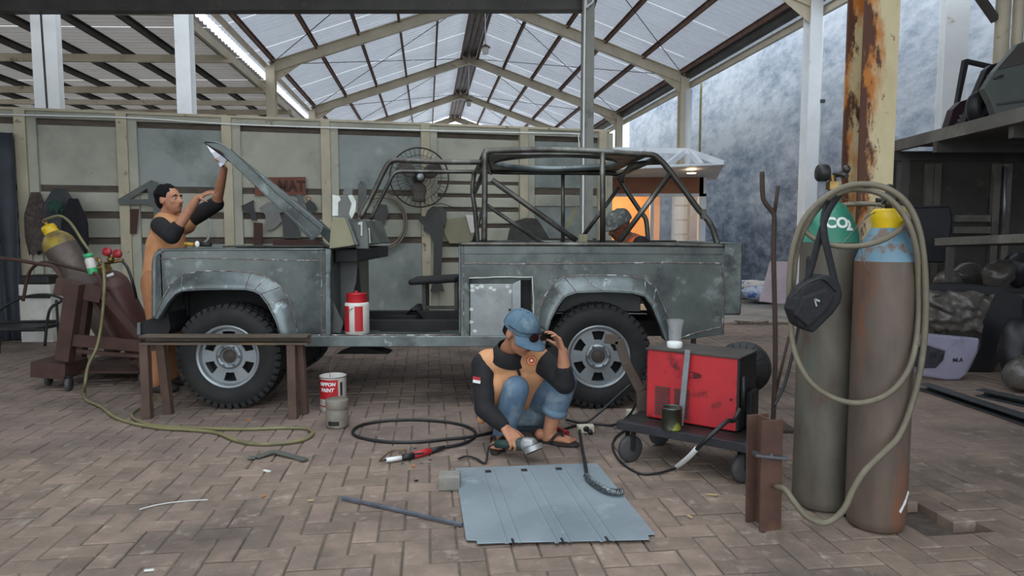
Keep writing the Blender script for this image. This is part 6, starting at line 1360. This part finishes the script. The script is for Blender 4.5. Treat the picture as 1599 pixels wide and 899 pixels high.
# ---------------------------------------------------------------- the crouching man
man = thing('person', 'man in orange and black shirt, jeans and denim cap squatting with a grinder', 'person', G(825,700))
hipR, hipL = D(790,634,4.36), D(832,634,4.36); kR, kL = D(806,607,3.97), D(880,594,3.96); aR, aL = D(781,693,4.02), D(855,684,4.06)
shR, shL = D(757,566,4.07), D(848,562,4.06); eR, wR = D(757,638,3.93), D(789,668,3.82); eL, wL = D(882,598,3.90), D(879,548,3.86)
neck0, hc = D(795,546,4.05), D(814,519,3.93)
bd = MB()
Ph, rmh = head(bd, hc, V((0.62,-0.64,-0.46)), V((0.28,-0.28,0.9)), 1.08)
bd.limb([D(796,562,4.12), neck0, hc+V((-0.02,0.02,-0.04))], [0.06,0.056,0.052])
bd.limb([shR, eR, (eR+wR)/2, wR], [0.05,0.042,0.036,0.027]); bd.limb([shL, eL, (eL+wL)/2, wL], [0.05,0.042,0.038,0.027])
bd.limb([hipR, kR, kR*0.55+aR*0.45+V((0,0.03,0)), aR], [0.085,0.06,0.055,0.034]); bd.limb([hipL, kL, kL*0.55+aL*0.45+V((0,0.03,0)), aL], [0.085,0.06,0.055,0.034])
bd.limb([(hipR+hipL)/2, D(806,600,4.24), D(803,572,4.14)], [0.11,0.12,0.12]); bd.cone(shR+V((0.04,0.02,0)), shL+V((-0.04,0.02,0)), 0.06, 0.06)
def foot(mb, ank, toe):
    d = (toe-ank); d.z = 0; d.normalize(); s_ = V((d.y,-d.x,0)); h = V((ank.x, ank.y, 0.0)) - d*0.045; t_ = h + d*0.23
    mb.ell(h+V((0,0,0.048)), (0.034,0.034,0.032)); mb.cone(h+V((0,0,0.05)), t_+V((0,0,0.036)) - d*0.06, 0.033, 0.022); mb.cone(ank, h + d*0.09 + V((0,0,0.052)), 0.032, 0.026); mb.cone(h + d*0.06 + s_*0.012 + V((0,0,0.04)), t_ - d*0.065 + s_*0.022 + V((0,0,0.034)), 0.024, 0.016); mb.cone(h + d*0.06 - s_*0.012 + V((0,0,0.04)), t_ - d*0.055 - s_*0.022 + V((0,0,0.034)), 0.024, 0.016)
    for i in range(5):
        o = (i-2)*0.016; mb.cone(t_ - d*(0.055+0.006*abs(i-1)) + s_*o + V((0,0,0.034)), t_ - d*(0.012+0.008*i if False else 0.02+0.006*abs(i-1)) + s_*o*1.05 + V((0,0,0.03)), 0.0115, 0.0095)
    return h, t_, d, s_
fR = foot(bd, aR, aR + V((-0.03,-0.2,0))); fL = foot(bd, aL, aL + V((0.20,-0.08,0)))
fH = V((0.52,-0.62,-0.45)).normalized(); nH = V((-0.25,0.45,-0.85)); nH = (nH - fH*nH.dot(fH)).normalized()
hand(bd, wR, fH, nH, V((1,0.2,0.2)), (0.45,0.85,0.7), 1.05, 0.05, 0.5)
hand(bd, wL, V((-0.38,-0.12,0.9)), V((-0.85,-0.3,-0.3)), V((-0.6,0.3,0.4)), (0.35,0.6,0.45), 0.98, 0.10, 0.5)
body = remeshed(bd.build('body', m_skin, man), 0.0062, 4, 0.45)
face_bits(Ph, rmh, 1.08, man, False)
# shirt: orange trunk, black sleeves, collar, placket
sh = MB(); sh.limb([D(806,622,4.38), D(806,604,4.26), D(803,580,4.15), D(799,566,4.10)], [0.152,0.155,0.148,0.10])
sh.cone(shR+V((0.02,0.01,0.0)), shL+V((-0.03,0.01,0.0)), 0.082, 0.082); sh.cone(shR+V((0.03,0.05,-0.06)), D(770,630,4.3), 0.09, 0.11); sh.cone(shL+V((-0.03,0.05,-0.06)), D(835,625,4.3), 0.09, 0.10)
sh.cone(D(762,636,4.12), D(752,655,4.14), 0.035, 0.03); sh.cone(D(775,600,4.05), D(762,640,4.12), 0.07, 0.05)
remeshed(sh.build('shirt', m_orange, man), 0.010, 6)
s1 = MB(); s1.limb([shR+V((-0.01,0,-0.01)), (shR+eR)/2+V((-0.01,0,0)), eR, (eR+wR)/2, wR*0.85+eR*0.15], [0.072,0.064,0.060,0.052,0.042]); remeshed(s1.build('sleeve', m_bcloth, man), 0.008, 5)
mE = eL*0.62 + wL*0.38
s2 = MB(); s2.limb([shL+V((0.0,0,-0.015)), (shL+eL)/2, eL, mE], [0.076,0.070,0.064,0.05]); remeshed(s2.build('sleeve', m_bcloth, man), 0.008, 5)
cl_ = MB(); n0 = D(796,550,4.055); rmc = rot_to(V((0.16,-0.42,0.88)))
cl_.lathe([(0.085,-0.05),(0.082,0.0),(0.074,0.038),(0.079,0.042),(0.092,0.01),(0.118,-0.035),(0.112,-0.045)], n0, rmc, 28); cl_.build('collar', m_bcloth, man)
pk_ = MB(); pk_.sheet(lambda u, v: D(802+4*u+8*v, 566+20*v, 3.965+0.03*v) + V((0,-0.012*sin(pi*u),0)), 4, 6, (0,0.02,0)); pk_.build('placket', m_bcloth, man)
# emblem and flag patches
def patch(nm, c, nrm, up, w, h, mt, parent): n = V(nrm).normalized(); u = (V(up)-n*V(up).dot(n)).normalized(); r_ = u.cross(n); mb = MB(); mb.prism([(-w/2,-h/2),(w/2,-h/2),(w/2,h/2),(-w/2,h/2)], V(c), r_, u, n, 0.003); return mb.build(nm, mt, parent)
fc0 = D(744.5,593,3.935); patch('flag_red', fc0+V((0,0,0.009)), (-0.35,-1,0.1), (0.1,0,1), 0.046, 0.018, m_canred, man); patch('flag_white', fc0-V((0,0,0.009)), (-0.35,-1,0.1), (0.1,0,1), 0.046, 0.018, m_white, man)
em = D(830,563,3.935); emb = MB(); emb.lathe([(0.0,0.003),(0.029,0.003),(0.029,0.0)], em, rot_to((0.15,-1,0.35)), 24); emo = emb.build('emblem', m_orange2, man); emb = MB(); emb.lathe([(0.021,0.004),(0.023,0.004),(0.023,0.003),(0.021,0.003)], em, rot_to((0.15,-1,0.35)), 24, close=True); emb.ell(em+V((0,-0.005,0.002)), (0.008,0.002,0.007)); emb.build('emblem_mark', m_white, emo)
# jeans
jn = MB(); jn.limb([hipR, (hipR+kR)/2, kR, kR*0.6+aR*0.4+V((0,0.03,0)), kR*0.12+aR*0.88], [0.118,0.095,0.078,0.078,0.060]); jn.limb([hipL, (hipL+kL)/2, kL, kL*0.62+aL*0.38+V((0,0.03,0)), kL*0.52+aL*0.48+V((0,0.02,0))], [0.118,0.095,0.080,0.078,0.070]); jn.cone(hipR+V((0,0.0,-0.02)), hipL+V((0,0.0,-0.02)), 0.14, 0.14); jn.cone(hipR+V((0,-0.12,-0.03)), hipL+V((0,-0.12,-0.03)), 0.07, 0.07)
jo = remeshed(jn.build('jeans', m_denim, man), 0.009, 5)
ax = (aL-kL).normalized(); qh = kL*0.50+aL*0.50+V((0,0.02,0)); MB().lathe([(0.072,-0.02),(0.077,0.0),(0.077,0.022),(0.068,0.024),(0.066,-0.01)], qh, rot_to(ax), 24).build('rolled_hem', mat('denim_hem','6d8598','5b7388',8,0.85), jo)
# sandals
for (h_, t_, d_, s_) in (fR, fL):
    pol = []
    for k in range(20):
        a = 2*pi*k/20; pol.append((0.128*cos(a), (0.045 if cos(a) > -0.2 else 0.037)*sin(a)))
    mid = (h_+t_)/2; mb = MB(); mb.prism(pol, V((mid.x,mid.y,0.001)), d_, s_, (0,0,1), 0.02); so = mb.build('sandal', m_flip, man, 0.004)
    tp_ = t_ - d_*0.065
    for sg in (-1,1):
        MB().tube(smooth_path([tp_+V((0,0,0.022)), tp_-d_*0.03+s_*(sg*0.018)+V((0,0,0.068)), h_+d_*0.11+s_*(sg*0.036)+V((0,0,0.066)), h_+d_*0.075+s_*(sg*0.046)+V((0,0,0.018))],5), 0.0085, 8).build('sandal_strap', m_flip, so)
# cap with sunglasses on the peak
cap = thing('denim_cap', 'faded blue denim cap with sunglasses worn by the squatting man', 'cap', Ph(0,-0.02,0.02)); 
cm = MB(); s9 = 1.0
def capf(u, v):
    a = 2*pi*u; ph = v*pi/2; k = cos(ph)**0.75; return Ph(0.090*cos(a)*k, -0.012+0.106*sin(a)*k, 0.020+0.098*sin(ph) + 0.0)
cm.sheet(capf, 36, 10); cm.build('crown', m_dcap, cap)
def brim(u, v):
    a = pi*(0.12+0.76*u); r0 = 1.0; x = 0.088*cos(a); y = -0.012+0.104*sin(a); ext = 0.078*sin(a)**0.8*v; return Ph(x*(1+0.12*v), y+ext, 0.026-0.020*v - 0.018*(cos(a)**2) - 0.012*v*v)
cm = MB(); cm.sheet(brim, 24, 8, rmh @ V((0,0,0.005))); cm.build('peak', m_dcap, cap)
for k in range(6):
    a = 2*pi*k/6 + 0.26; MB().tube([capf(a/(2*pi), j/8)*1.0 + rmh @ V((cos(a)*0.001, sin(a)*0.001, 0.001)) for j in range(8)], 0.0016, 5).build('seam', m_denim, cap)
MB().ell(Ph(0,-0.012,0.119), (0.008,0.008,0.005), rmh).build('button', m_dcap, cap)
MB().bar(Ph(-0.03,-0.115,0.03), Ph(-0.08,-0.135,0.035), 0.003, 0.018, rmh @ V((0,0,1))).build('strap_tail', m_denim, cap)
sg_ = thing('sunglasses', 'black sunglasses resting on the peak of the denim cap', 'glasses', Ph(0,0.10,0.045))
for s_ in (-1,1):
    pol = [(0.035*cos(2*pi*k/16), 0.025*sin(2*pi*k/16)*(1 if sin(2*pi*k/16) < 0 else 0.85)) for k in range(16)]
    o_ = Ph(s_*0.037, 0.118, 0.048); mb = MB(); mb.prism(pol, o_, rmh @ V((1,-0.12*s_,0)), rmh @ V((0,-0.45,0.89)), rmh @ V((0.1*s_,0.89,0.45)), 0.004); mb.build('lens', m_lens, sg_, 0.001)
    MB().tube([Ph(s_*0.070,0.098,0.060), Ph(s_*0.097,0.06,0.052), Ph(s_*0.096,-0.02,0.042)], 0.003, 6).build('temple_arm', m_blackp, sg_)
MB().tube([Ph(-0.070,0.098,0.062), Ph(-0.037,0.108,0.069), Ph(0,0.113,0.064), Ph(0.037,0.108,0.069), Ph(0.070,0.098,0.062)], 0.0035, 6).build('brow_bar', m_blackp, sg_)
MB().sheet(lambda u, v: Ph(0.074*cos(pi+pi*u)*1.02, -0.014-0.092*abs(sin(pi*u))*1.0, 0.022-0.055*v), 20, 5, rmh @ V((0,-0.003,0))).build('hair', m_hair, man)
# angle grinder in his hand
g0 = wR + fH*0.088 + nH*0.042 + V((-0.01,0,0)); ga = V((0.90,-0.36,0.10)).normalized(); gd = thing('angle_grinder', 'silver and green angle grinder held by the squatting man', 'tool', g0); rg_ = rot_to(ga)
m_gteal = mat('tool_green', '2f4a45', '263c38', 8, 0.5); m_galum = mat('cast_aluminium', 'a9adad', '979b9b', 12, 0.4, 0.6)
MB().lathe([(0,-0.09),(0.022,-0.09),(0.026,-0.02),(0.028,0.03),(0.036,0.05),(0.036,0.075),(0.0,0.075)], g0, rg_, 20).build('motor_housing', m_gteal, gd)
MB().lathe([(0.0,0.07),(0.037,0.073),(0.040,0.10),(0.036,0.14),(0.02,0.155),(0.0,0.155)], g0, rg_, 20).build('gear_head', m_galum, gd, 0.003)
dn = V((0.35,-0.35,-0.85)).normalized(); hc2 = g0 + ga*0.125
MB().tube([hc2, hc2+dn*0.035], 0.018, 12).build('spindle', m_galum, gd)
MB().lathe([(0.0,0.0),(0.052,0.0),(0.052,0.003),(0.0,0.003)], hc2+dn*0.037, rot_to(dn), 28).build('disc', m_dmetal, gd)
gs_ = MB(); rmd = rot_to(dn); gs_.sheet(lambda u, v: hc2+dn*(0.012+0.028*v)+rmd @ V((0.056*cos(pi*u+1.2),0.056*sin(pi*u+1.2),0)), 18, 2); gs_.build('guard', m_galum, gd)
cable('grinder_cable', [g0-ga*0.088, g0-ga*0.13+V((0,-0.03,-0.01)), gz(758,722,0.012), gz(744,716,0.012), gz(730,712,0.012), gz(716,716,0.012)], 0.006, m_blackp, 'black cord trailing from the grinder behind the squatting man', 'cord')
tag(MB().tube([gz(886,676,0.02), gz(868,668,0.02)], [0.016,0.012], 10).build('red_pliers_handle', m_canred), 'short red tool handle lying beside the bare foot', 'tool')
# ---------------------------------------------------------------- man lifting the bonnet
ym = 5.5
m2 = thing('person', 'man in orange and black shirt reaching up to the raised bonnet', 'person', (D(262,500,ym).x, ym, 0))
h2 = D(266,312,ym); b2 = MB(); P2, r2 = head(b2, h2, V((0.93,-0.28,0.12)), V((-0.1,0,1)), 1.0)
sN, sF = D(252,352,ym-0.10), D(292,345,ym+0.16); eN, wN = D(281,352,ym-0.32), D(309,309,ym-0.30); eF, wF = D(338,318,ym+0.05), D(350,263,ym-0.12)
eN = D(268,368,ym-0.30)
b2.limb([D(262,352,ym+0.03), D(262,335,ym+0.02), h2+V((0,0,-0.03))], [0.065,0.058,0.055])
b2.limb([sN, eN, (eN+wN)/2, wN], [0.05,0.042,0.038,0.027]); b2.limb([sF, eF, (eF+wF)/2, wF], [0.05,0.042,0.037,0.027])
hp = D(258,465,ym); b2.limb([D(262,358,ym+0.03), D(258,410,ym+0.02), hp], [0.13,0.12,0.12]); b2.cone(sN, sF, 0.06, 0.06)
hpz = 0.86
for s_ in (-1,1):
    hx = V((D(256,500,ym).x, ym+s_*0.10, hpz)); kx = V((hx.x+0.03, ym+s_*0.12, 0.47)); ax_ = V((hx.x-0.02, ym+s_*0.13, 0.09)); b2.limb([hx, kx, ax_], [0.085,0.058,0.038]); b2.cone(ax_+V((-0.03,0,-0.045)), ax_+V((0.14,0,-0.06)), 0.036, 0.026)
hand(b2, wN, V((0.88,-0.1,0.42)), V((0.2,0.4,-0.9)), V((0.2,-1,0.3)), (0.25,0.4,0.35), 1.0, 0.1)
hand(b2, wF, V((-0.22,-0.15,0.95)), V((-0.9,-0.3,0.1)), V((-0.3,-0.8,0.3)), (0.45,0.7,0.5), 1.0, 0.06)
remeshed(b2.build('body', m_skin, m2), 0.0085, 4, 0.45); face_bits(P2, r2, 1.0, m2)
v2 = MB(); v2.limb([D(262,350,ym+0.03), D(260,385,ym+0.02), D(256,430,ym), V((D(256,500,ym).x, ym, 0.80))], [0.115,0.152,0.155,0.158]); v2.cone(sN+V((0.0,0.04,-0.02)), sF+V((0,-0.04,-0.02)), 0.09, 0.09); remeshed(v2.build('shirt', m_orange, m2), 0.011, 6)
s1 = MB(); s1.limb([sN+V((-0.01,0,0)), eN, eN*0.8+wN*0.2], [0.07,0.064,0.056]); remeshed(s1.build('sleeve', m_bcloth, m2), 0.010, 5)
s1 = MB(); s1.limb([sF, (sF+eF)/2, eF+V((0,0,-0.0))], [0.070,0.068,0.060]); remeshed(s1.build('sleeve', m_bcloth, m2), 0.010, 5)
MB().lathe([(0.085,-0.03),(0.075,0.01),(0.07,0.03),(0.078,0.02),(0.092,-0.03)], D(262,345,ym+0.02), rot_to((0.1,0,1)), 24).build('collar', m_bcloth, m2)
t2 = MB()
for s_ in (-1,1):
    hx = V((D(256,500,ym).x, ym+s_*0.09, hpz)); t2.limb([hx, V((hx.x+0.03, ym+s_*0.12, 0.47)), V((hx.x-0.02, ym+s_*0.13, 0.10))], [0.115,0.088,0.072])
remeshed(t2.build('trousers', mat('brown_orange_trousers','b07a54','9c6a48',6,0.85), m2), 0.011, 5)
for s_ in (-1,1):
    c_ = V((D(256,500,ym).x+0.03, ym+s_*0.13, 0.035)); MB().ell(c_, (0.14,0.05,0.045)).build('shoe', m_flip, m2)
hm = MB(); hm.ell(P2(0,-0.030,0.042), (0.083,0.094,0.090), r2, 40, 24); hm.ell(P2(0,-0.062,-0.012), (0.068,0.058,0.062), r2, 24, 14)
for v_ in hm.v: v_ += (v_-P2(0,-0.03,0.03))*(0.10*mnoise.noise(v_*34) + 0.06*mnoise.noise(v_*80))
remeshed(hm.build('hair', m_hair, m2), 0.006, 1)
rag = MB(); rag.prism([(D(a_,b_,ym-0.2).x, D(a_,b_,ym-0.2).z) for a_,b_ in ((324,227),(334,231),(344,236),(352,241),(355,250),(350,256),(344,261),(340,254),(337,247),(332,239))], (0,ym-0.21,0), EX, EY, EZ, 0.03)
for v_ in rag.v: v_ += V((0,0.03*mnoise.noise(v_*30),0))
tag(rag.build('white_cloth', mat('white_rag','dfe2ea','cfd3de',8,0.8)), 'white cloth held against the bonnet by the reaching man', 'cloth')
tag(MB().tube([D(288,380,5.15), D(303,382,5.15)], [0.012,0.016], 10).build('screwdriver', mat('amber_handle','b8902c',rough=0.4)), 'amber-handled screwdriver lying on the front wing', 'tool')
lm = thing('work_lamp', 'small round white work lamp on the front wing', 'lamp', D(308,388,5.15)); MB().ell(D(308,381,5.15), (0.018,0.012,0.024)).build('lens', mat('lamp_white','e8e8e4',rough=0.3), lm); MB().tube([D(310,381,5.17), D(330,382,5.17)], [0.018,0.014], 10).build('lamp_body', m_blackp, lm)
# ---------------------------------------------------------------- man in the cargo bed
y3 = 5.78
m3 = thing('person', 'man in patterned grey cap and orange shirt bending inside the cargo bed', 'person', (D(985,400,y3).x, y3, 0.745))
h3 = D(966,352,y3); b3 = MB(); P3, r3 = head(b3, h3, V((-0.80,-0.45,-0.42)), V((-0.15,-0.1,0.95)), 1.05)
b3.limb([D(985,382,y3+0.05), D(976,368,y3+0.03), h3+V((0.01,0.0,-0.03))], [0.07,0.06,0.058])
sA, sB = D(997,383,y3-0.12), D(990,383,y3+0.22); hA = V((D(1015,400,y3).x+0.05, y3+0.05, 0.88))
b3.limb([D(985,385,y3+0.05), V((D(1003,400,y3).x, y3+0.05, 1.0)), hA], [0.12,0.12,0.12]); b3.cone(sA, sB, 0.06, 0.06)
for s_, s0_ in ((-0.14, sA), (0.2, sB)):
    el = V((s0_.x-0.12, s0_.y, 0.93)); wr_ = V((s0_.x-0.32, s0_.y+0.02, 0.86)); b3.limb([s0_, el, wr_], [0.05,0.042,0.03]); hand(b3, wr_, V((-1,0,-0.3)), V((0,0,-1)), V((0,-1 if s_ < 0 else 1,0)), (0.4,0.5,0.4))
for s_ in (-0.12,0.12):
    k_ = V((hA.x-0.36, hA.y+s_, 0.83)); f_ = V((hA.x+0.02, hA.y+s_*1.1, 0.80)); b3.limb([hA+V((0,s_*0.7,0)), k_, f_], [0.085,0.06,0.04])
remeshed(b3.build('body', m_skind, m3), 0.0085, 4, 0.45); face_bits(P3, r3, 1.05, m3)
v3 = MB(); v3.limb([D(988,388,y3+0.05), V((D(1003,400,y3).x, y3+0.05, 1.0)), hA], [0.13,0.145,0.118]); v3.cone(sA+V((0,0.03,-0.01)), sB+V((0,-0.03,-0.01)), 0.085, 0.085); remeshed(v3.build('shirt', m_orange2, m3), 0.011, 6)
for s0_ in (sA, sB): v3 = MB(); v3.limb([s0_+V((0.02,0,0)), V((s0_.x-0.12, s0_.y, 0.93))], [0.08,0.065]); remeshed(v3.build('sleeve', m_bcloth, m3), 0.011, 5)
MB().lathe([(0.09,-0.03),(0.08,0.01),(0.074,0.035),(0.082,0.02),(0.096,-0.03)], D(984,377,y3+0.04), rot_to((-0.25,-0.05,1)), 24).build('collar', m_bcloth, m3)
t3 = MB()
for s_ in (-0.12,0.12): t3.limb([hA+V((0,s_*0.7,0)), V((hA.x-0.36, hA.y+s_, 0.835)), V((hA.x+0.02, hA.y+s_*1.1, 0.82))], [0.11,0.085,0.07])
remeshed(t3.build('trousers', m_jk2, m3), 0.011, 5)
def cap3(u, v): a = 2*pi*u; ph = v*pi/2; k = cos(ph)**0.55; return P3(0.094*cos(a)*k, -0.015+0.112*sin(a)*k, 0.022+0.10*sin(ph)*(1+0.04*sin(5*a)))
c3_ = thing('cloth_cap', 'grey patterned cloth cap worn by the man in the cargo bed', 'cap', P3(0,0,0.05)); MB().sheet(cap3, 32, 10).build('crown', m_gcap2, c3_)
MB().sheet(lambda u, v: P3(0.085*cos(pi*(0.15+0.7*u)), -0.015+0.105*sin(pi*(0.15+0.7*u))+0.05*v*sin(pi*(0.15+0.7*u)), 0.028-0.02*v), 16, 4, (0,0,0.005)).build('peak', m_gcap2, c3_)
